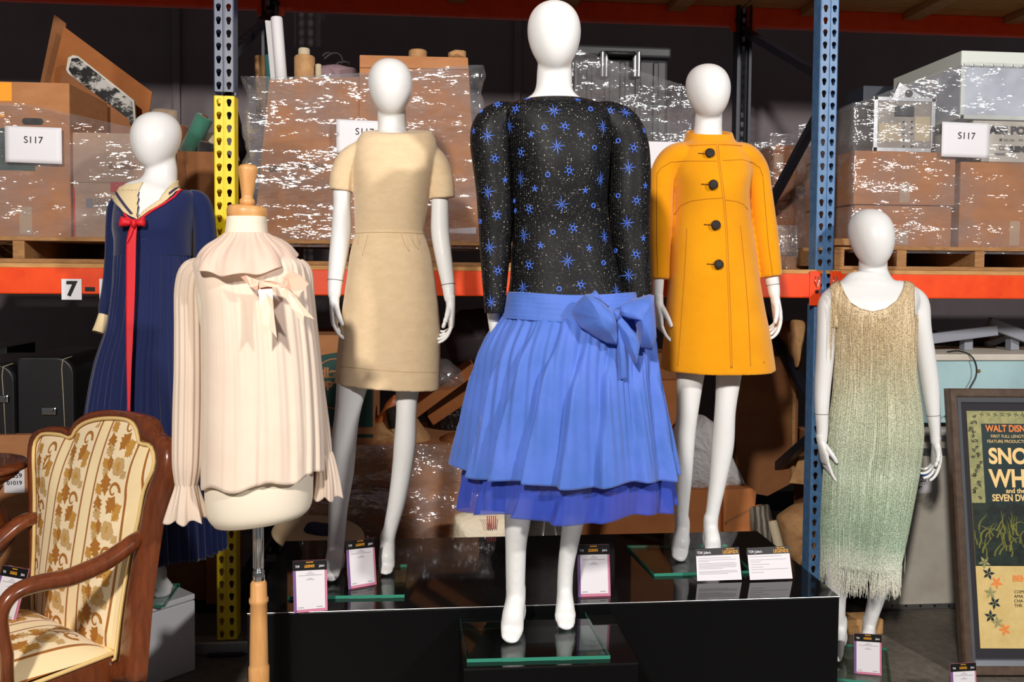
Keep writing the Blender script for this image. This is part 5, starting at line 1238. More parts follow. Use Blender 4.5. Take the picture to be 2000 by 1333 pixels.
M['sailor'] = pm('cream_collar_cloth', rgb(222, 200, 158), .85, bump=(240, .2, .002)); M['stripe'] = pm('dark_blue_stripe', rgb(60, 54, 84), .8); M['redrib'] = pm('red_ribbon', rgb(214, 20, 36), .6)
sleeve([(204, 616, 10.5, -.02, 1), (198, 634, 10.5, -.03, 1), (192, 650, 11, -.04, 1)], YN0, 'cuff', M['sailor'], gn)
tr_n = bvh(top_n, body_n, n1_, n2_)
patch(tr_n, [(219, 372), (246, 364), (280, 358), (272, 374), (270, 400), (269, 420), (269, 429), (254, 422), (243, 415), (236, 406), (230, 400), (217, 384)], 'collar_flap', M['sailor'], gn, .006, .9)
patch(tr_n, [(350, 351), (364, 351), (380, 360), (394, 371), (380, 368), (369, 366), (355, 371), (343, 376), (332, 386), (322, 395), (308, 404), (293, 412), (278, 423), (270, 428), (280, 414), (291, 405), (312, 391), (323, 374), (338, 356)], 'collar_flap', M['sailor'], gn, .006, .9)
mb = MB()
for k in (-1.5, 0, 1.5): surfline(tr_n, [(227 + k, 373), (236 + k, 388), (247 + k, 404), (259 + k, 419)], .0026, .008, 4, mb=mb)
for k in (-1.2, 1.2): surfline(tr_n, [(330, 381 + k), (345, 370 + k), (364, 360 + k)], .0024, .008, 4, mb=mb)
mb.build('collar_stripe', M['stripe'], gn, smooth=True)
mb = surfline(tr_n, [(369, 368), (350, 374), (340, 385), (322, 398), (296, 413), (277, 427), (268, 431)], .0042, .004, 4); surfline(tr_n, [(243, 418), (252, 427), (260, 432)], .0042, .004, 3, mb=mb); mb.build('red_piping', M['redrib'], gn, smooth=True)
YNR = YN0 - .15
pillow([(261, 431), (247, 425), (236, 423), (232, 436), (233, 444), (248, 443), (260, 440)], YNR, .018, 'bow_loop', M['redrib'], gn)
pillow([(265, 431), (275, 427), (283, 425), (285, 436), (283, 443), (272, 443), (265, 440)], YNR, .018, 'bow_loop', M['redrib'], gn)
pillow([(257, 428), (266, 428), (268, 438), (264, 446), (257, 444)], YNR - .012, .014, 'bow_knot', M['redrib'], gn)
strip([(255, 440, 0), (247, 470, 0), (246, 540, .0), (246, 640, -.01), (247, 720, -.03), (249, 810, -.05)], [(268, 440, 0), (266, 470, 0), (264.5, 540, 0), (261, 640, -.01), (257, 720, -.03), (254, 810, -.05)], YNR - .004, 'ribbon_tail', M['redrib'], gn)
strip([(258, 440, 0), (251, 458, 0), (247, 474, 0)], [(263, 440, 0), (256, 460, 0), (248, 475, 0)], YNR - .012, 'ribbon_tail', M['redrib'], gn)
# white chest the navy mannequin stands on
ch = G(382, 1309, 0); ax = Vector((-.707, -.707, 0)); ay = Vector((-.707, .707, 0))
chest = thing('white_plinth', 'white lidded plinth under the navy sailor dress', 'plinth', ch)
M['plinth'] = pm('white_laminate', rgb(222, 220, 226), .35)
P = [ch, ch + ax * .42, ch + ax * .42 + ay * .42, ch + ay * .42]
MB().prism(P, (0, 0, .275)).build('body', M['plinth'], chest, bevel=.004)
MB().prism([p + Vector((0, 0, .279)) for p in P], (0, 0, .022)).build('lid', M['plinth'], chest, bevel=.004)
# ============ cream blouse on the dress form
YBL = 2.46
df = thing('dress_form', 'cream linen dress form on a wooden pole, wearing the blouse', 'dress form', G(505, 1400, 0))
M['linen'] = pm('cream_linen', rgb(232, 220, 200), .9, bump=(300, .25, .002)); M['pine'] = pm('turned_pale_wood', rgb(216, 162, 102), .4, var=(6.0, rgb(196, 138, 80), .35, .7), scale=(8, 8, 1))
mb = MB(); mb.loft(rings([row(424, 444, 520, .057), row(450, 441, 522, .06), row(478, 437, 527, .066), row(496, 415, 545, .08), row(514, 394, 572, .095), row(540, 384, 584, .108), row(600, 388, 592, .118), row(680, 400, 594, .108), row(780, 404, 594, .105), row(880, 403, 610, .122), row(945, 402, 611, .13), (1000, 406, 985, 608, .125, 0), (1024, 420, 1000, 598, .105, 0)], YBL, 72, 6)); mb.build('torso', M['linen'], df, smooth=True)
c = W(482, 424, YBL); k_ = mpp(482, 424, YBL)
capn = MB().lathe([(37 * k_, -.002), (38 * k_, .006), (38.5 * k_, .016), (37 * k_, .026), (30 * k_, .031), (14 * k_, .033)], c, 36, Vector((.06, 0, 1)).normalized()).build('neck_cap', M['pine'], df, smooth=True)
MB().lathe([(10 * k_, .03), (14.5 * k_, .036), (14.5 * k_, .046), (11 * k_, .052), (11.5 * k_, .06), (15 * k_, .095), (19 * k_, .128), (19 * k_, .134), (15 * k_, .141), (5 * k_, .145)], c, 28, Vector((.03, 0, 1)).normalized()).build('finial', M['pine'], capn, smooth=True)
pb = W(505, 1020, YBL + .0); pk = mpp(505, 1150, YBL); p2 = W(505, 1133, YBL); p3 = W(507, 1333, YBL)
MB().lathe([(9.5 * pk, 0), (9.5 * pk, pb.z - p2.z + .06)], (p2.x, YBL, p2.z), 28).build('chrome_pole', M['steel'], df, smooth=True)
rb = MB()
for k in range(9): a = k * 2 * math.pi / 9; rb.bar((p2.x + 9.6 * pk * math.cos(a), YBL + 9.6 * pk * math.sin(a), p2.z + .035), (p2.x + 9.6 * pk * math.cos(a), YBL + 9.6 * pk * math.sin(a), pb.z), .002, .002)
rb.build('pole_ribs', M['steel'], df)
MB().lathe([(11 * pk, -.004), (11.5 * pk, 0), (11.5 * pk, .024), (10 * pk, .028)], (p2.x, YBL, p2.z), 28).build('ferrule', M['steel'], df, smooth=True)
zz = lambda y: W(505, y, YBL).z
MB().lathe([(12 * pk, zz(1134)), (15.5 * pk, zz(1140)), (16 * pk, zz(1166)), (18.5 * pk, zz(1170)), (18.5 * pk, zz(1176)), (16 * pk, zz(1180)), (16.5 * pk, zz(1215)), (18 * pk, zz(1295)), (18 * pk, zz(1299)), (20 * pk, zz(1303)), (20 * pk, zz(1333)), (19 * pk, .12), (22 * pk, .06)], (p2.x, YBL, 0), 28).build('wooden_pole', M['pine'], df, smooth=True)
for k in range(4):
    a = k * math.pi / 2 + .6; d = Vector((math.cos(a), math.sin(a), 0)); o0 = Vector((p2.x, YBL, 0))
    MB().tube([o0 + Vector((0, 0, .09)), o0 + d * .09 + Vector((0, 0, .08)), o0 + d * .2 + Vector((0, 0, .035)), o0 + d * .25 + Vector((0, 0, .016))], [.02, .018, .015, .015], 12).build('leg', M['pine'], df, smooth=True)
M['chiff'] = sheer('cream_chiffon', rgb(252, 236, 218), .93, .22, .75, rgb(248, 228, 210)); M['chiff2'] = sheer('cream_chiffon_sleeve', rgb(244, 228, 212), .80, .35, .75)
M['chiff3'] = sheer('cream_chiffon_collar', rgb(250, 228, 212), .84, .3, .75)
gb = thing('cream_blouse', 'sheer cream pleated blouse with ruffled collar and pink ribbon', 'blouse', W(500, 930, YBL))
pb1 = pleats(22, .0, .06, 21, .3, .8, .008, 7); sstep = lambda x: 0 if x < 0 else (1 if x > 1 else x * x * (3 - 2 * x)); pbf = lambda th, t: (1 + (pb1(th, t)[0] - 1) * (.1 + .9 * sstep((math.cos(th) + .35) / .4)) * min(1, t * 2.2) + bust(tt=.3, amp=.03, w=.12)(th, t)[0] - 1, pb1(th, t)[1])
bl = build_rings(rings([row(478, 434, 529, .066), row(488, 414, 546, .076), row(500, 390, 570, .092), row(514, 380, 592, .116), row(540, 384, 600, .128), row(600, 394, 607, .139), row(680, 397, 617, .141), row(760, 397, 625, .146), row(850, 397, 631, .152), (942, 397, 914, 633, .158, 0)], YBL, 420, 7, pbf, 2.2), 'blouse_body', M['chiff'], gb, .0012)
g1 = lambda th, t: (1 + .06 * math.sin(15 * th + 2 * t) * min(1, t * 3 + .2), 0)
sl1 = sleeve([(396, 516, 14, 0, 1), (378, 530, 24, 0, 1), (370, 565, 26, 0, 1), (370, 640, 26.5, 0, 1), (370, 720, 27, -.01, 1), (368.5, 800, 28, -.01, 1), (366, 895, 27, -.02, 1), (364.5, 936, 22, -.02, 1), (364, 946, 20, -.02, 1)], YBL, 'sleeve', M['chiff2'], gb, 120, 6, g1, .0012)
sl2 = sleeve([(580, 516, 14, .02, 1), (592, 534, 17, .03, 1.2), (598, 580, 15, .04, 1.6), (604, 660, 17, .05, 1.6), (613, 750, 18, .05, 1.6), (624, 840, 19, .05, 1.4), (632, 890, 16, .05, 1.2)], YBL, 'sleeve', M['chiff2'], gb, 120, 6, g1, .0012)
rf = lambda n, a: (lambda th, t: (1 + a * t * math.sin(n * th) + .04 * math.sin(17 * th), .006 * t * math.sin(n * th + 1)))
sleeve([(364, 944, 20, -.02, 1), (364, 956, 23, -.02, 1), (363.5, 985, 31, -.02, 1), (363, 1014, 38, -.02, .9)], YBL, 'ruffled_cuff', M['chiff2'], gb, 160, 6, rf(7, .16), .0012)
sleeve([(632, 886, 16, .05, 1.2), (636, 900, 18, .05, 1.2), (640, 938, 22, .05, 1.2), (640, 970, 26, .05, 1.1)], YBL, 'ruffled_cuff', M['chiff2'], gb, 160, 6, rf(6, .2), .0012)
def colf(th, t):
    a = .16 * t ** 1.3
    fs_ = abs(math.sin(8.5 * th + 1.3 * math.sin(2 * th) + .5)) ** .6
    return 1 + a * .3 * math.sin(9 * th + .9 * math.sin(2 * th)) + .075 * (fs_ - .6) * math.sin(math.pi * min(1, t * 1.15 + .08)) + .02 * math.sin(31 * th + math.sin(3 * th)) * (1 - t), (-.040 * math.sin(th) * t) + .004 * t * math.sin(9 * th + 1)
build_rings(rings([row(456, 440, 523, .063), row(464, 430, 533, .085), (478, 408, 476, 552, .120, 0), (494, 394, 491, 568, .152, 0), (510, 391, 507, 578, .176, 0)], YBL, 320, 7, colf), 'ruffled_collar', M['chiff3'], gb, .0012)
M['pink'] = pm('pink_satin_ribbon', rgb(244, 196, 172), .3, sheen=.2)
YRB = YBL - .19
def tail(px, name='ribbon_tail', cur=.004):
    P = [W(x, y, YRB + d) for x, y, d in px]
    return MB().prism(P, (0, .0012, 0)).build(name, M['pink'], gb)
tail([(503, 556, 0), (508, 600, -.01), (511, 630, -.015), (509.5, 662, -.02), (525, 640, -.017), (541, 661, -.02), (536, 622, -.015), (533, 585, -.01), (531, 552, 0)])
tail([(545, 552, 0), (551, 572, -.008), (570, 602, -.014), (592, 637, -.018), (594, 617, -.016), (614, 624, -.012), (590, 596, -.012), (572, 572, -.006), (558, 556, 0)])
tail([(558, 561, -.006), (564, 545, -.018), (572, 533, -.022), (588, 543, -.022), (602, 556, -.012), (593, 567, -.020), (582, 578, -.020), (570, 570, -.016)], 'bow_loop')
tail([(549, 545, .004), (557, 537, .004), (569, 527, .004), (590, 541, .006), (604, 555, .0), (602, 557, -.010), (586, 545, -.006), (572, 534, -.006), (562, 548, .002), (556, 560, .004)], 'bow_loop')
tail([(470, 541, .004), (480, 538, -.008), (494, 543, -.014), (506, 548, -.012), (504, 558, -.014), (501, 568, -.008), (490, 561, -.012), (480, 552, -.004)], 'bow_loop')
tail([(500, 552, -.002), (506, 548, -.010), (520, 549, -.014), (536, 550, -.012), (552, 551, -.006), (556, 561, -.004), (540, 562, -.010), (522, 560, -.014), (507, 563, -.010)], 'bow_knot')
# ============ fringed dress
t = NT('fringe_beads'); g0 = t.n('ShaderNodeNewGeometry'); sp = t.n('ShaderNodeSeparateXYZ'); t.l(g0.outputs['Position'], sp.inputs[0])
z0_ = W(1700, 1130, YFR).z; z1_ = W(1700, 560, YFR).z; mr = t.n('ShaderNodeMapRange'); mr.inputs['From Min'].default_value = z0_; mr.inputs['From Max'].default_value = z1_; t.l(sp.outputs['Z'], mr.inputs['Value'])
nz = t.noise(5.0, t.coord(scale=(1, 1, .5))); ad = t.n('ShaderNodeMath', operation='MULTIPLY_ADD'); ad.inputs[1].default_value = .22; t.l(nz.outputs['Fac'], ad.inputs[0]); sb = t.n('ShaderNodeMath', operation='SUBTRACT'); sb.inputs[1].default_value = .11; t.l(mr.outputs[0], sb.inputs[0]); t.l(sb.outputs[0], ad.inputs[2])
cc = t.ramp(ad.outputs[0], [(.0, rgb(232, 230, 218)), (.10, rgb(214, 222, 206)), (.17, rgb(166, 188, 164)), (.42, rgb(194, 204, 180)), (.62, rgb(206, 208, 180)), (.80, rgb(214, 194, 158)), (1.0, rgb(220, 194, 156))])
n3 = t.noise(170, t.coord(scale=(1, 1, 1)), 2); cc2 = t.mix(1.0, cc, t.ramp(n3.outputs['Fac'], [(.35, (.62, .62, .6, 1)), (.6, (1.15, 1.15, 1.1, 1))]), 'MULTIPLY')
b = t.bsdf(Base_Color=cc2, Roughness=.2, Specular_IOR_Level=.9); t.l(t.bump(n3.outputs['Fac'], 1.0, .004), b.inputs['Normal']); M['fringe'] = t.done(b.outputs[0])
gf = thing('fringed_dress', 'sleeveless scoop neck dress of long beaded champagne and green fringe', 'dress', W(1700, 1130, YFR))
NECK = [(1640, 545), (1640, 552), (1650, 575), (1660, 591), (1680, 604), (1704, 610), (1730, 604), (1752, 588), (1762, 570), (1770, 547), (1770, 540)]
yoke = [(1624, 553), (1640, 550), (1650, 575), (1660, 591), (1680, 604), (1704, 610), (1730, 604), (1752, 588), (1762, 570), (1769, 546), (1783, 549), (1784, 640), (1623, 640)]
tr_f = bvh(body_f)
yk = patch(tr_f, yoke, 'yoke', M['fringe'], gf, .007, 2.0, .003)
dr_f = [row(612, 1630, 1782, .126), row(640, 1632, 1781, .128), row(690, 1637, 1778, .124), row(730, 1637, 1780, .118), row(776, 1634, 1787, .118), row(820, 1627, 1792, .126), row(860, 1622, 1792, .13), row(905, 1618, 1787, .128), row(950, 1616, 1778, .135, -.01), row(1034, 1613, 1760, .14, -.02), row(1095, 1615, 1744, .145, -.03)]
rs_f = rings(dr_f, YFR, 160, 8)
neck_drop = lambda c: c.y < YFR and inpoly(*proj(c), NECK)
fb = build_rings(rs_f, 'dress_body', M['fringe'], gf, drop=neck_drop)
mb = surfline(bvh(body_f, yk), [(1640, 551), (1650, 575), (1660, 591), (1680, 604), (1704, 610), (1730, 604), (1752, 588), (1762, 570), (1769, 547)], .0022, .004, 4); mb.build('neckline_cord', pm('champagne_cord', rgb(188, 160, 118), .5), gf, smooth=True)
mb = MB(); rr = np.random.RandomState(3); NR = len(rs_f); tr_fd = bvh(fb, yk)
def strand(pts, w=.0014):
    vs = []; fs = []
    for i, (p, n) in enumerate(pts):
        s = n.cross(Vector((0, 0, 1))).normalized(); ww = w * (1 if i < len(pts) - 1 else .5); vs += [p - s * ww, p + n * ww, p + s * ww]
        if i: a = 3 * (i - 1); fs += [(a, a + 1, a + 4, a + 3), (a + 1, a + 2, a + 5, a + 4)]
    mb.add(vs, fs)
for k in range(1500):
    th = rr.rand() * 2 * math.pi; i0 = rr.randint(0, NR - 10); ln = rr.randint(12, 40); pts = []; lift = rr.uniform(.001, .006); j = int(th / (2 * math.pi) * 160) % 160; cen = None; sw = rr.uniform(-.3, .3)
    for i in range(i0, min(NR, i0 + ln), 3):
        ring = rs_f[i]; c = sum((ring[q] for q in range(0, 160, 20)), Vector()) / 8; p = ring[j]; n = (p - c); n.z = 0; n.normalize(); pts.append((p + n * lift, n))
    if i0 + ln >= NR - 3 and len(pts) > 1:
        p, n = pts[-1]; L = rr.uniform(.04, .125); pts += [(p + Vector((rr.uniform(-.004, .004), 0, -L * .5)), n), (p + Vector((rr.uniform(-.006, .006), 0, -L)), n)]
    if len(pts) > 1 and not any(neck_drop(p) for p, n in pts): strand(pts)
for k in range(520):
    j = rr.randint(0, 160); ring = rs_f[-1]; c = sum((ring[q] for q in range(0, 160, 20)), Vector()) / 8; pts = []; lift = rr.uniform(.0, .006)
    for i in (NR - 12, NR - 6, NR - 1):
        p = rs_f[i][j]; n = (p - c); n.z = 0; n.normalize(); pts.append((p + n * lift, n))
    p, n = pts[-1]; L = rr.uniform(.05, .115); pts += [(p + Vector((rr.uniform(-.004, .004), 0, -L * .5)), n), (p + Vector((rr.uniform(-.007, .007), 0, -L)), n)]; strand(pts)
for k in range(420):
    x = rr.uniform(1624, 1784); y = rr.uniform(552, 640); 
    if not inpoly(x, y, yoke): continue
    L = rr.uniform(30, 110); pts = []
    for q in range(7):
        h = cast(tr_fd, x, y + L * q / 6)
        if h is None: break
        n = h[1].copy(); n.z = 0
        if n.length < .2: break
        n.normalize(); pts.append((h[0] + n * rr.uniform(.002, .004), n))
    if len(pts) > 2: strand(pts)
# loose strands at the armholes
for sx in (1, -1):
    for k in range(26):
        x = (1627 if sx > 0 else 1781) + rr.uniform(-4, 5); y = rr.uniform(560, 600); p = W(x, y, YFR - .06 + rr.uniform(0, .05)); L = rr.uniform(.12, .24); n = Vector((0, -1, 0))
        strand([(p + Vector((0, 0, -L * q / 4)), n) for q in range(5)], .0011)
mb.build('fringe', M['fringe'], gf, smooth=False, fix=False, kind='stuff', label='hanging glass bead strands')
# ------------------------------------------------------------------ display platforms
X0p, X1p, Y0p, Y1p = -.541, 1.325, 2.655, 3.362
r = thing('display_platform', 'long glossy black platform under the tan and yellow mannequins', 'platform', ((X0p + X1p) / 2, 3.0, 0))
MB().bx(X0p, X1p, Y0p, Y1p, 0, ZP - .004).build('body', M['blackface'], r, bevel=.002)
MB().bx(X0p - .0, X1p + .0, Y0p - .0, Y1p, ZP - .004, ZP).build('gloss_top', M['blacktop'], r)
MB().tube([(X0p, Y0p, ZP - .001), (X1p, Y0p, ZP - .001)], .0011, 6, Vector((0, 0, 1))).build('front_edge', M['alu'], r)
r = thing('display_block', 'low black block under the centre mannequin, in front of the long platform', 'platform', (.34, 2.48, 0))
Pq = [G(x, y, ZB) for x, y in ((905, 1301), (1250, 1301))]
bx0, bx1, by0 = Pq[0].x, Pq[1].x, (Pq[0].y + Pq[1].y) / 2
MB().bx(bx0, bx1, by0, Y0p - .004, 0, ZB - .004).build('body', M['blackface'], r, bevel=.002)
MB().bx(bx0, bx1, by0, Y0p - .004, ZB - .004, ZB).build('gloss_top', M['blacktop'], r)

# ------------------------------------------------------------------ lot cards and info signs
t = NT('acrylic'); fr = t.n('ShaderNodeFresnel'); fr.inputs['IOR'].default_value = 1.45
g = t.n('ShaderNodeBsdfGlossy'); g.inputs['Roughness'].default_value = .04; tr = t.n('ShaderNodeBsdfTransparent'); tr.inputs['Color'].default_value = (.96, .96, .97, 1)
gb_ = t.n('ShaderNodeNewGeometry'); mm = t.n('ShaderNodeMath', operation='SUBTRACT'); mm.use_clamp = True; t.l(fr.outputs[0], mm.inputs[0]); t.l(gb_.outputs['Backfacing'], mm.inputs[1])
m = t.n('ShaderNodeMixShader'); t.l(mm.outputs[0], m.inputs[0]); t.l(tr.outputs[0], m.inputs[1]); t.l(g.outputs[0], m.inputs[2]); M['acrylic'] = t.done(m.outputs[0])
M['pinkp'] = pm('pink_print', rgb(214, 128, 156), .5); M['purple'] = pm('purple_print', rgb(120, 84, 140), .5); M['gold'] = pm('gold_print', rgb(248, 172, 40), .5)
M['blkp'] = pm('black_print', rgb(12, 11, 12), .4); M['cardw'] = pm('white_card', rgb(226, 222, 228), .45); M['greyline'] = pm('grey_text_line', rgb(150, 146, 152), .6)
def onquad(Q, u, v, off=0.0):
    """point on the card, u to the right and v up; Q = TL, TR, BR, BL"""
    n = (Q[1] - Q[0]).cross(Q[3] - Q[0]).normalized() * -1
    if n.dot(CAM - Q[0]) < 0: n = -n
    return Q[3].lerp(Q[2], u).lerp(Q[0].lerp(Q[1], u), v) + n * off
def qp(Q, u0, v0, u1, v1, off, name, mat, par):
    P = [onquad(Q, u, v, off) for u, v in ((u0, v0), (u1, v0), (u1, v1), (u0, v1))]; n = (P[1] - P[0]).cross(P[3] - P[0]).normalized()
    return MB().prism(P, n * -.0004).build(name, mat, par)
def quad_from(px, z, lean):
    BL, BR = G(px[3][0], px[3][1], z), G(px[2][0], px[2][1], z)
    u = (BR - BL).normalized(); nh = u.cross(Vector((0, 0, 1))).normalized(); nh = nh if nh.y < 0 else -nh
    up = (Vector((0, 0, 1)) * math.cos(lean) - nh * math.sin(lean)); N = u.cross(up).normalized()
    return [OP(px[0][0], px[0][1], BL, N), OP(px[1][0], px[1][1], BL, N), BR, BL], nh
def lot_card(label, px, z, lean=.12, Q=None):
    """px: TL, TR, BR, BL in the photograph"""
    if Q is None: Q, nh = quad_from(px, z, lean)
    else: nh = Vector((0, -1, 0))
    r_ = thing('lot_card', label, 'card', Q[3].lerp(Q[2], .5), 'upright lot cards in acrylic holders')
    n = (Q[1] - Q[0]).cross(Q[3] - Q[0]).normalized(); n = n if n.dot(CAM - Q[0]) > 0 else -n
    P = [q - n * .006 for q in Q]; MB().prism(P, n * .0055).build('acrylic_holder', M['acrylic'], r_)
    bk = [onquad(Q, u, v, -.0028) for u, v in ((.0, .0), (1, .0), (1, .99), (0, .99))]; MB().prism(bk, n * .0008).build('backing', M['pinkp'], r_)
    f = qp(Q, .0, .0, .09, .82, .0, 'purple_border', M['purple'], r_)
    hb = qp(Q, 0.0, .80, 1.0, .99, .0001, 'black_header', M['blkp'], r_)
    pp = qp(Q, .09, .055, .93, .80, .0, 'white_insert', M['cardw'], r_)
    U = Q[2] - Q[3]; V_ = Q[0] - Q[3]; h = V_.length * .06; w = U.length
    def tx(s, u, v, hh, m_, par, al='CENTER', sx=1.0, b=.0002): text(s, onquad(Q, u, v, .0002), U, V_, hh, m_, par, 'lettering', al, .0006, sx, b)
    tx('TCM', .14, .88, h * .7, M['cardw'], hb, sx=.62); tx('LEGENDS', .49, .88, h * .85, M['gold'], hb, sx=.62); tx("Julien's", .85, .88, h * .7, M['cardw'], hb, sx=.6)
    tx('HOLLYWOOD', .5, .958, h * .3, M['gold'], hb, sx=.8)
    for v, a, b_ in ((.765, .45, .57), (.735, .38, .64), (.705, .16, .86), (.645, .45, .57), (.62, .38, .63)):
        qp(Q, a, v - .005, b_, v + .005, .0004, 'text_line', M['greyline'], pp)
    qp(Q, .13, .085, .30, .10, .0004, 'text_line', M['greyline'], pp); qp(Q, .68, .085, .85, .10, .0004, 'text_line', M['greyline'], pp)
    return r_
lot_card('lot card at the left front corner of the black platform, by the wooden pole', [(571, 1096), (638, 1093), (640, 1193), (574, 1199)], ZP)
lot_card('lot card on the glass base between the tan mannequin feet', [(675, 1056), (731, 1051), (736, 1142), (681, 1152)], ZP + .0105)
lot_card('lot card on the black platform right of the centre mannequin legs', [(1127, 1064), (1190, 1063), (1193, 1165), (1129, 1167)], ZP)
lot_card('lot card on the floor at the fringed mannequin feet', [(1668, 1237), (1722, 1240), (1722, 1321), (1668, 1316)], .0125)
lot_card('lot card at the bottom edge in front of the framed poster', [(1856, 1297), (1906, 1294), (1910, 1378), (1860, 1380)], 0.0)
def info_sign(label, px, nlines):
    Q, nh = quad_from(px, ZP + .003, .32)
    r_ = thing('info_sign', label, 'sign', Q[3].lerp(Q[2], .5), 'L shaped info signs on the platform')
    n = (Q[1] - Q[0]).cross(Q[3] - Q[0]).normalized(); n = n if n.dot(CAM - Q[0]) > 0 else -n
    mb = MB().prism([q - n * .0035 for q in Q], n * .003); back = Vector((0, .055, 0))
    mb.prism([Q[3] + Vector((0, 0, -.003)), Q[2] + Vector((0, 0, -.003)), Q[2] + Vector((0, .055, -.003)), Q[3] + Vector((0, .055, -.003))], (0, 0, .0028)); mb.build('acrylic_stand', M['acrylic'], r_)
    pp = qp(Q, .01, .02, .99, .99, 0, 'white_sheet', M['cardw'], r_); hb = qp(Q, .0, .78, 1.0, 1.0, .0003, 'black_header', M['blkp'], r_)
    U = Q[2] - Q[3]; V_ = Q[0] - Q[3]
    def tx(s, u, v, hh, m_, par, sx=.8): text(s, onquad(Q, u, v, .0004), U, V_, hh, m_, par, 'lettering', 'CENTER', .0006, sx, .0002)
    tx("TCM | Julien's", .19, .87, V_.length * .075, M['cardw'], hb, .75); tx('LEGENDS', .79, .86, V_.length * .1, M['gold'], hb, .85); tx('HOLLYWOOD', .79, .955, V_.length * .035, M['gold'], hb)
    for k, (v, b_) in enumerate(nlines): qp(Q, .06, v - .006, b_, v + .006, .0005, 'text_line', M['greyline'], pp)
info_sign('white info sign dense with text, left of the two on the platform', [(1358, 1073), (1443, 1069), (1450, 1134), (1361, 1137)], [(.70, .8), (.64, .9), (.60, .3), (.54, .88), (.50, .92), (.46, .9), (.42, .9), (.38, .6), (.30, .9), (.26, .92), (.22, .7)])
info_sign('white info sign with sparse text at the right end of the platform', [(1458, 1071), (1541, 1067), (1549, 1132), (1464, 1135)], [(.72, .8), (.62, .9), (.56, .3), (.48, .5), (.40, .35), (.33, .92), (.24, .35)])

# ------------------------------------------------------------------ carved armchair, lower left
M['walnut'] = pm('polished_walnut', rgb(122, 62, 32), .22, var=(5.0, rgb(86, 42, 22), .3, .75), scale=(9, 9, 1.5), coat=.4)
M['gilt'] = pm('cream_piping', rgb(226, 192, 126), .7)
PA = G(66, 1186, .47); PB_ = G(230, 1268, .47)
U = PB_ - PA; U.z = 0; W_ = U.length; U.normalize(); NH = Vector((U.y, -U.x, 0)).normalized()
if NH.y > 0: NH = -NH
rec = math.radians(10); UP = Vector((0, 0, 1)) * math.cos(rec) - NH * math.sin(rec); NB = NH * math.cos(rec) + Vector((0, 0, 1)) * math.sin(rec)
ac = thing('armchair', 'carved walnut armchair upholstered in striped floral damask, lower left', 'armchair', (PA + PB_) / 2 * 1.0 - Vector((0, 0, .47)) + NH * .25)
def bp(x, y): return OP(x, y, PA, NB)
def resamp(P, n):
    d = [0]
    for a, b in zip(P, P[1:] + P[:1]): d.append(d[-1] + (b - a).length)
    out = []; Q = P + P[:1]
    for k in range(n):
        s = d[-1] * k / n; i = max(j for j in range(len(d) - 1) if d[j] <= s); f = (s - d[i]) / max(1e-9, d[i + 1] - d[i]); out.append(Q[i].lerp(Q[i + 1], f))
    return out
OUT = [(84, 1333), (66, 1190), (64, 1060), (61, 960), (59, 890), (64, 855), (74, 842), (95, 834), (120, 834), (142, 842), (152, 822), (178, 806), (220, 801), (264, 807), (288, 816), (298, 830), (303, 846), (322, 857), (333, 880), (331, 921), (320, 960), (305, 1010), (292, 1091), (279, 1195), (268, 1333)]
INN = [(82, 1290), (68, 1187), (71, 1070), (72, 967), (70, 880), (77, 858), (89, 848), (124, 850), (143, 856), (154, 838), (174, 825), (207, 818), (245, 819), (264, 828), (273, 846), (277, 866), (297, 871), (305, 888), (304, 917), (286, 958), (274, 1021), (257, 1095), (241, 1195), (230, 1290)]
def smooth_loop(px, closed_from=0):
    S = spl(px, 4); return [bp(x, y) for x, y in S]
nO = 110; O_ = resamp(smooth_loop(OUT), nO); I_ = resamp(smooth_loop(INN), nO)
# align the two loops on equal fractions
fr_o = MB(); rs = []
for k, (q, off) in enumerate(((0, -.03), (0, .004), (.3, .016), (.7, .014), (1, .0), (1, -.03))):
    rs.append([a.lerp(b, q) + NB * off for a, b in zip(O_, I_)])
rs.append(rs[0]); fr_o.loft(rs, False, False); fr_o.build('back_frame', M['walnut'], ac, smooth=True)
t = NT('damask'); uvn = t.n('ShaderNodeTexCoord'); sx_ = t.n('ShaderNodeSeparateXYZ'); t.l(uvn.outputs['UV'], sx_.inputs[0])
mo = t.n('ShaderNodeMath', operation='FRACT'); t.l(sx_.outputs['X'], mo.inputs[0])
colr = t.ramp(mo.outputs[0], [(0, rgb(238, 212, 160)), (.001, rgb(238, 212, 160))]); 
rp = t.t.nodes[-1]; rp.color_ramp.interpolation = 'CONSTANT'
for el, (p, c) in zip([rp.color_ramp.elements[0], rp.color_ramp.elements[1]] + [rp.color_ramp.elements.new(.9) for _ in range(4)], [(0, rgb(244, 220, 172)), (.115, rgb(160, 98, 36)), (.155, rgb(240, 218, 180)), (.84, rgb(160, 98, 36)), (.885, rgb(244, 220, 172)), (.999, rgb(244, 220, 172))]): el.position = p; el.color = c
nw = t.noise(500, None, 2); b = t.bsdf(Base_Color=colr, Roughness=.8, Sheen_Weight=.2, Specular_IOR_Level=.2); t.l(t.bump(nw.outputs['Fac'], .3, .002), b.inputs['Normal']); M['damask'] = t.done(b.outputs[0])
u1 = (bp(115, 1000) - PA).dot(U); u2 = (bp(186, 1000) - PA).dot(U); PER = u2 - u1
def uvof(p, v=None): return ((p - PA).dot(U) - u1) / PER + 10.0, ((p - PA).dot(UP) if v is None else v) / PER
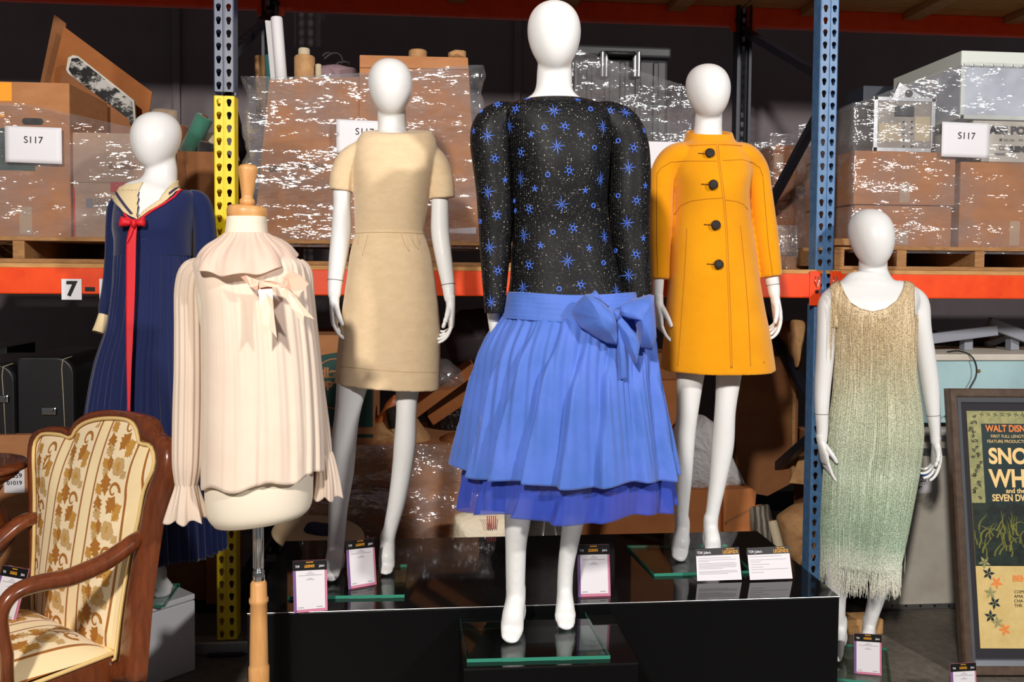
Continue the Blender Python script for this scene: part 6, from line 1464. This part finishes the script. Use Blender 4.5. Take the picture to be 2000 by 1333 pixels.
def panel(loop, bulge, name, mat, nrm, off0=0.0, rings_=14):
    mb = MB(); c = sum(loop, Vector()) / len(loop); vs = []
    for k in range(rings_ + 1):
        s = 1 - k / rings_ if k < rings_ else .02
        for p in loop:
            mb.v.append(tuple(c + (p - c) * s + nrm * (off0 + bulge * (1 - s ** 3.0))))
    n = len(loop)
    for k in range(rings_):
        for j in range(n): mb.f.append((k * n + j, k * n + (j + 1) % n, (k + 1) * n + (j + 1) % n, (k + 1) * n + j)); mb.mi.append(0)
    mb.f.append(tuple(range(rings_ * n, rings_ * n + n))); mb.mi.append(0)
    for i, v in enumerate(mb.v): mb.uv[i] = uvof(Vector(v))
    return mb.build(name, mat, ac, smooth=True)
bp_o = panel(I_, .035, 'back_upholstery', M['damask'], NB, .0)
MB().tube([p + NB * .008 for p in I_] + [I_[0] + NB * .008], .0058, 8, NB, False).build('back_piping', M['gilt'], ac, smooth=True)
# seat
SD = .52
sA, sB = PA + U * (-.0) + NH * .01, PB_ + NH * .01
def seatP(u, v):
    w = W_ * (1 + .10 * v); p = sA + U * (W_ * .5) + U * (w * (u - .5)) + NH * (SD * v)
    ed = 1 - max(abs(u - .5) * 2, 0) ** 5; ev = 1 - abs(v - .5) ** 5 * 32
    return Vector((p.x, p.y, .462 + .058 * max(0, ed) * max(0, ev) + .012 * math.sin(math.pi * v)))
mb = MB(); o = mb.grid(seatP, 40, 40)
for i in list(mb.uv):
    p = Vector(mb.v[i]); mb.uv[i] = uvof(p, (p - PA).dot(NH))
st_o = mb.build('seat_upholstery', M['damask'], ac, smooth=True)
lp = [seatP(u, 0) for u in np.linspace(0, 1, 10)] + [seatP(1, v) for v in np.linspace(0, 1, 12)] + [seatP(u, 1) for u in np.linspace(1, 0, 10)] + [seatP(0, v) for v in np.linspace(1, 0, 12)]
MB().tube([Vector((p.x, p.y, .462)) for p in lp], .0065, 8, Vector((0, 0, 1)), False).build('seat_piping', M['gilt'], ac, smooth=True)
fp = [seatP(0, 0), seatP(1, 0), seatP(1, 1), seatP(0, 1)]
MB().prism([Vector((p.x, p.y, .37)) for p in fp], (0, 0, .088)).build('seat_rail', M['walnut'], ac, bevel=.01, seg=3)
# floral scrolls woven into the cloth
M['leafA'] = pm('brown_weave', rgb(168, 108, 36), .8); M['leafB'] = pm('gold_weave', rgb(190, 138, 58), .8); M['leafC'] = pm('pale_brown_weave', rgb(196, 160, 104), .8)
def weave(tree, base, ux, vx, nrm, u_lim, v_lim, cols, inside, nm):
    mbs = {'leafA': MB(), 'leafB': MB(), 'leafC': MB()}; cnt = [0]
    def P(u, v):
        p = base + ux * u + vx * v + nrm * .25; h = tree.ray_cast(p, -nrm)
        return None if h[0] is None else h[0] + nrm * (.0009 + .00012 * (cnt[0] % 5))
    def poly(pts, key):
        cnt[0] += 1; Q = []
        for u, v in pts:
            if not inside(u, v): return
            q = P(u, v)
            if q is None: return
            Q.append(q)
        mbs[key].add(Q, [tuple(range(len(Q)))])
    def leaf(u, v, a, L, w, key):
        ca, sa = math.cos(a), math.sin(a)
        prof = [(0, 0), (.18, .25), (.26, .62), (.36, .40), (.46, .95), (.56, .55), (.66, .85), (.78, .38), (1.0, 0)]
        for s in (1, -1):
            pts = [(u + ca * x * L - sa * y * w * s, v + sa * x * L + ca * y * w * s) for x, y in prof]; poly(pts, key)
    def rose(u, v, r):
        for k in range(6):
            a = k * math.pi / 3; poly([(u + r * .6 * math.cos(a) + r * .52 * math.cos(q), v + r * .6 * math.sin(a) + r * .52 * math.sin(q)) for q in [z * math.pi / 3.5 for z in range(7)]], 'leafC')
        for k in range(4):
            a = k * math.pi / 2; poly([(u + r * .25 * math.cos(a) + r * .26 * math.cos(q), v + r * .25 * math.sin(a) + r * .26 * math.sin(q)) for q in [z * math.pi / 3 for z in range(6)]], 'leafB')
    def scroll(u, v, r, sg, key):
        pr = None
        for k in range(15):
            a = k * .42; rr_ = r * (1 - k / 17.0); c = (u + sg * rr_ * math.cos(a), v + rr_ * math.sin(a)); wd = r * .20 * (1 - k / 22.0)
            n_ = (sg * math.cos(a), math.sin(a)); e = ((c[0] - n_[0] * wd, c[1] - n_[1] * wd), (c[0] + n_[0] * wd, c[1] + n_[1] * wd))
            if pr: poly([pr[0], pr[1], e[1], e[0]], key)
            pr = e
    for ci, u0 in enumerate(cols):
        v = v_lim[0] + .01 + .06 * (ci % 3) - .12; sg = 1
        while v < v_lim[1]:
            h = math.pi / 2
            leaf(u0 - .030 * sg, v - .012, h + .35 * sg, .060, .026, 'leafA'); leaf(u0 + .006 * sg, v - .004, h - .5 * sg, .066, .028, 'leafA'); leaf(u0 + .030 * sg, v + .006, h - 1.0 * sg, .046, .02, 'leafB')
            scroll(u0 + .026 * sg, v + .066, .029, sg, 'leafA'); leaf(u0 - .034 * sg, v + .044, h + .75 * sg, .046, .022, 'leafB'); leaf(u0 - .012 * sg, v + .046, h + .25 * sg, .07, .03, 'leafA')
            rose(u0 + .020 * sg, v + .138, .027); leaf(u0 - .04 * sg, v + .096, h - .2 * sg, .044, .019, 'leafC'); leaf(u0 - .03 * sg, v + .126, h + .8 * sg, .04, .018, 'leafB'); leaf(u0 + .042 * sg, v + .106, h - .8 * sg, .034, .017, 'leafC'); leaf(u0 - .016 * sg, v + .118, h + .2 * sg, .05, .02, 'leafA')
            leaf(u0 - .026 * sg, v + .156, h + .45 * sg, .05, .024, 'leafC'); leaf(u0 + .034 * sg, v + .168, h - .7 * sg, .042, .02, 'leafB')
            v += .188
    for key, mb_ in mbs.items():
        if mb_.f: mb_.build(nm, M[key], ac, fix=False)
loop2 = [((p - PA).dot(U), (p - PA).dot(UP)) for p in I_]
cols = [u1 - PER * .5, u1 + PER * .5, u1 + PER * 1.5]
weave(bvh(bp_o), PA, U, UP, NB, None, (-.02, .62), cols, lambda u, v: inpoly(u, v, loop2), 'woven_flowers')
weave(bvh(st_o), PA, U, NH, Vector((0, 0, 1)), None, (.0, .5), [u1 - PER * .5, u1 + PER * .5, u1 + PER * 1.5], lambda u, v: 0.02 < v < SD - .02 and -.02 < u < W_ + .02, 'woven_flowers')
# arms
def arm(base_px, path, anchor):
    P0 = bp(*anchor); pts = [OP(x, y, P0 + NB * 0, U) for x, y in path]; return pts
ra = arm(None, [(278, 1048), (262, 1058), (235, 1078), (205, 1098), (170, 1115), (130, 1130), (85, 1138), (45, 1150), (18, 1168), (2, 1200), (4, 1240), (12, 1280)], (278, 1048))
la = arm(None, [(70, 1012), (54, 1016), (32, 1028), (8, 1048), (-20, 1072), (-50, 1085), (-72, 1100), (-80, 1140), (-74, 1180)], (70, 1012))
for pts in (ra, la):
    S = [Vector(p) for p in spl([list(p) for p in pts], 5)]; n_ = len(S)
    endp = S[-1]; S.append(Vector((endp.x, endp.y, .44)))
    MB().tube(S, [.021 + .004 * math.sin(5 * k / n_) for k in range(len(S))], 14, U, True, False, 1.15).build('arm', M['walnut'], ac, smooth=True)
for p, sgn in ((bp(254, 1322), 1), (bp(84, 1300), -1)):
    q = Vector((p.x, p.y, p.z)); e = q - NH * .10; e.z = 0
    MB().tube([q - NB * .014 + Vector((0, 0, .06)), q.lerp(e, .5) - NB * .014 + NH * .012, e], [.019, .019, .016], 12, U).build('leg', M['walnut'], ac, smooth=True)
for u in (0.03, .97):
    q = seatP(u, .95); MB().tube([Vector((q.x, q.y, .38)), Vector((q.x, q.y, .3)) + NH * .02, Vector((q.x, q.y, .12)) + NH * .0, Vector((q.x, q.y, 0)) + NH * .03], [.03, .032, .02, .022], 12, U).build('leg', M['walnut'], ac, smooth=True)
# card on the chair seat
lot_card('lot card standing on the damask armchair seat at the left edge', [(6, 1104), (56, 1112), (28, 1219), (-24, 1206)], .52, .2)

# dark turned table behind the chair arm
tb = thing('pedestal_table', 'dark carved pedestal table cut by the left edge behind the armchair', 'table', (-1.552, 3.05, 0))
cx_ = Vector((-1.552, 3.05, W(-60, 905, 3.05).z)); tz = cx_.z
MB().lathe([(0, .0), (.18, .0), (.197, .006), (.2, .016), (.19, .026), (.165, .03), (.16, .03)], (cx_.x, 3.05, tz - .03), 40).build('table_top', M['walnut'], tb, smooth=True)
MB().lathe([(.10, tz - .09), (.15, tz - .06), (.17, tz - .045), (.165, tz - .03)], (cx_.x, 3.05, 0), 32).build('apron', M['walnut'], tb, smooth=True)
MB().lathe([(.05, .2), (.09, .3), (.10, .38), (.06, .44), (.05, .5), (.10, .56), (.16, .64), (.13, .72), (.10, tz - .12), (.12, tz - .09)], (cx_.x, 3.05, 0), 28).build('turned_pedestal', M['walnut'], tb, smooth=True)
for k in range(3):
    a = k * 2.094 + .4; d = Vector((math.cos(a), math.sin(a), 0)); o0 = Vector((cx_.x, 3.05, 0)); MB().tube([o0 + Vector((0, 0, .26)), o0 + d * .12 + Vector((0, 0, .2)), o0 + d * .24 + Vector((0, 0, .05)), o0 + d * .29 + Vector((0, 0, .02))], [.04, .032, .024, .02], 10).build('leg', M['walnut'], tb, smooth=True)

# ------------------------------------------------------------------ framed poster, lower right
PBL = G(1882, 1320, .012); rt = Vector((.9965, -.084, 0)).normalized(); nh = Vector((-.084, -.9965, 0)).normalized(); ln = math.radians(9.5)
upv = Vector((0, 0, 1)) * math.cos(ln) - nh * math.sin(ln); nf = rt.cross(upv).normalized(); nf = nf if nf.dot(nh) > 0 else -nf
fo = lambda x, y: OP(x, y, PBL, nf)
TLf = fo(1843, 759); Hh = (TLf - PBL).dot(upv); Wf = .80
pf = thing('framed_poster', 'dark framed film poster leaning at the right edge, text on green', 'poster', PBL + rt * (Wf / 2))
def fq(u0, v0, u1, v1, off, name, mat, par=pf, th=.002):
    P = [PBL + rt * u + upv * v + nf * off for u, v in ((u0, v0), (u1, v0), (u1, v1), (u0, v1))]; return MB().prism(P, nf * -th).build(name, mat, par)
M['frame_o'] = pm('brown_frame_wood', rgb(92, 74, 62), .4, var=(30, rgb(74, 58, 48), .35, .7)); M['frame_i'] = pm('pewter_frame_slip', rgb(112, 116, 124), .35, metal=.4); M['mat'] = pm('charcoal_mat', rgb(42, 41, 47), .9)
fw = .058
mbf = MB()
prof = [(0, -.03), (0, .004), (.006, .012), (.03, .010), (.036, .004)]
prof2 = [(.036, .004), (fw - .004, -.006), (fw, -.014)]
def moulding(prof, mat, name):
    rs = []
    for d, h in prof:
        rs.append([PBL + rt * u + upv * v + nf * h for u, v in ((d, d), (Wf - d, d), (Wf - d, Hh - d), (d, Hh - d))])
    mb = MB(); mb.loft(rs, False, False); return mb.build(name, mat, pf)
moulding(prof, M['frame_o'], 'frame_moulding'); moulding(prof2, M['frame_i'], 'frame_slip')
fq(.02, .02, Wf - .02, Hh - .02, -.016, 'mat_board', M['mat'])
def loc(x, y): p = fo(x, y) - PBL; return p.dot(rt), p.dot(upv)
pu0, pv1 = loc(1891, 803); pu1 = Wf - .10; _, pv0 = loc(1927, 1269); pu0 = max(pu0, fw + .02)
t = NT('poster_paper'); gnz = t.noise(14, None, 5, .7); M['poster'] = t.done(t.bsdf(Base_Color=t.ramp(gnz.outputs['Fac'], [(.3, rgb(206, 178, 112)), (.75, rgb(226, 200, 136))]), Roughness=.5).outputs[0])
M['olive'] = pm('olive_print', rgb(138, 138, 92), .5, var=(40, rgb(160, 156, 104), .4, .6)); M['forest'] = pm('dark_green_print', rgb(30, 46, 36), .5, var=(30, rgb(16, 26, 24), .4, .6)); M['bluegreen'] = pm('blue_green_print', rgb(18, 42, 44), .5)
M['branch'] = pm('yellow_green_print', rgb(122, 122, 62), .5); M['letter'] = pm('cream_print', rgb(240, 204, 138), .5); M['orangep'] = pm('orange_print', rgb(238, 134, 62), .5); M['dkl'] = pm('dark_print', rgb(30, 34, 26), .6)
po = fq(pu0, pv0, pu1, pv1, -.013, 'poster_sheet', M['poster'])
Hp = pv1 - pv0; Wp = pu1 - pu0
fq(pu0, pv1 - Hp * .41, pu1, pv1, -.0125, 'ornament_border', M['olive'], po, .0004)
fq(pu0 + .055, pv1 - Hp * .40, pu1 - .055, pv1 - Hp * .055, -.012, 'title_panel', M['bluegreen'], po, .0004)
fq(pu0, pv1 - Hp * .66, pu1, pv1 - Hp * .395, -.0118, 'forest_scene', M['forest'], po, .0004)
mb = MB(); rr = np.random.RandomState(5)
for k in range(90):
    u = rr.uniform(pu0 + .01, pu1 - .01); v = pv1 - Hp * rr.uniform(.5, .64); pts = []
    a = rr.uniform(.9, 2.2)
    for q in range(6):
        pts.append(PBL + rt * min(pu1 - .004, max(pu0 + .004, u)) + upv * min(pv1 - Hp * .41, v) + nf * -.0112); u += .014 * math.cos(a); v += .016 * math.sin(a); a += rr.uniform(-.6, .6)
    mb.tube(pts, [.0032, .003, .0024, .0018, .0012, .0006], 5, nf)
mb.build('printed_branches', M['branch'], po)
mb = MB()
for k in range(26):
    u = pu0 + .012 + .03 * rr.rand(); v = pv1 - Hp * (.03 + .35 * k / 26); a = rr.rand() * 6
    for q in range(3):
        a2 = a + q * .7; c = PBL + rt * u + upv * v + nf * -.0118; mb.add([c, c + (rt * math.cos(a2 + .25) + upv * math.sin(a2 + .25)) * .009, c + (rt * math.cos(a2) + upv * math.sin(a2)) * .016, c + (rt * math.cos(a2 - .25) + upv * math.sin(a2 - .25)) * .009], [(0, 1, 2, 3)])
for k in range(18):
    u = pu0 + .06 + (Wp - .12) * k / 18; v = pv1 - .014; a = rr.rand() * 6
    for q in range(4):
        a2 = a + q * 1.57; c = PBL + rt * u + upv * v + nf * -.0118; mb.add([c, c + (rt * math.cos(a2 + .3) + upv * math.sin(a2 + .3)) * .006, c + (rt * math.cos(a2) + upv * math.sin(a2)) * .011, c + (rt * math.cos(a2 - .3) + upv * math.sin(a2 - .3)) * .006], [(0, 1, 2, 3)])
mb.build('leaf_ornament', M['dkl'], po, fix=False)
mid = (pu0 + pu1) / 2
def pt(s, x, y, hpx, m_, al='LEFT', sx=1.0, b=.0):
    u, v = loc(x, y); text(s, PBL + rt * u + upv * v + nf * -.0115, rt, upv, hpx * dep(PBL) / F, m_, po, 'lettering', al, .0004, sx, b)
pt("WALT DISNEY'S", 1928, 838, 13, M['orangep'], sx=.82, b=.001)
pt('FIRST FULL LENGTH', 1938, 853, 6, M['letter'], sx=.95); pt('FEATURE PRODUCTION', 1931, 863, 6, M['letter'], sx=.95)
pt('SNOW', 1934, 893, 30, M['letter'], sx=.9, b=.003); pt('WHITE', 1936, 937, 34, M['letter'], sx=.85, b=.003); pt('and the', 1968, 960, 9, M['letter'], b=.0006); pt('SEVEN DWARFS', 1941, 974, 13, M['letter'], sx=.8, b=.001)
pt('BEH', 1981, 1132, 11, M['orangep'], b=.001)
for k, s in enumerate(('COM', 'AMA', 'CHA', 'THR')): pt(s, 1984, 1158 + 9 * k, 6, M['dkl'])
for nm_, mt_, spots in (('printed_leaves', M['olive'], ((1926, 1100), (1938, 1160), (1952, 1218))), ('printed_leaves', M['bluegreen'], ((1934, 1122), (1946, 1180), (1938, 1206))), ('printed_leaves', M['orangep'], ((1950, 1140), (1966, 1232)))):
    mb = MB()
    for x, y in spots:
        u, v = loc(x, y)
        for k in range(5):
            a = k * 1.26 + x; c = PBL + rt * u + upv * v + nf * (-.0116 + .0001 * k); d = rt * math.cos(a) + upv * math.sin(a); e = rt * -math.sin(a) + upv * math.cos(a); mb.add([c, c + d * .012 + e * .006, c + d * .026, c + d * .012 - e * .006], [(0, 1, 2, 3)])
    mb.build(nm_, mt_, po, fix=False)

# folding stand legs glimpsed between the centre mannequin's legs
fs = thing('folding_stand', 'slim steel folding stand behind the platform, seen under the blue skirt', 'stand', W(1076, 1060, 3.9))
for a, b_ in (((1066, 1000), (1058, 1060)), ((1078, 1000), (1088, 1060))):
    p = W(a[0], a[1], 3.66); q = W(b_[0], b_[1], 3.66); d = (q - p); q2 = p + d * ((p.z - 0.008) / -d.z); MB().tube([p, q2], .007, 10).build('leg', M['steel'], fs, smooth=True)
MB().bar(W(1064, 1004, 3.66), W(1080, 1004, 3.66), .02, .02).build('hinge', M['steel'], fs)

# ------------------------------------------------------------------ light
def area(name, loc_, target, size, power, color):
    l = bpy.data.lights.new(name, 'AREA'); l.energy = power; l.size = size; l.shape = 'DISK'; l.color = color
    o_ = bpy.data.objects.new(name, l); COL.objects.link(o_); o_.location = loc_
    o_.rotation_euler = (Vector(target) - Vector(loc_)).to_track_quat('-Z', 'Y').to_euler(); return o_
area('key_lamp', (-1.2, -2.0, 3.6), (.3, 3.0, 1.1), .32, 285, (1.0, .94, .86))
area('side_lamp', (3.4, -1.6, 3.7), (.6, 3.2, 1.2), .3, 190, (1.0, .96, .92))
wd = bpy.data.worlds.new('world'); SC.world = wd; wd.use_nodes = True
bg = wd.node_tree.nodes['Background']; bg.inputs[0].default_value = (.86, .90, 1.0, 1); bg.inputs[1].default_value = .10
SC.view_settings.view_transform = 'Standard'; SC.view_settings.look = 'None'; SC.view_settings.exposure = 0.0; SC.view_settings.gamma = 1.0; SC.view_settings.use_curve_mapping = False
SC.cycles.use_denoising = True; SC.cycles.transparent_max_bounces = 16; SC.cycles.max_bounces = 8
SC.cycles.sample_clamp_indirect = 4.0
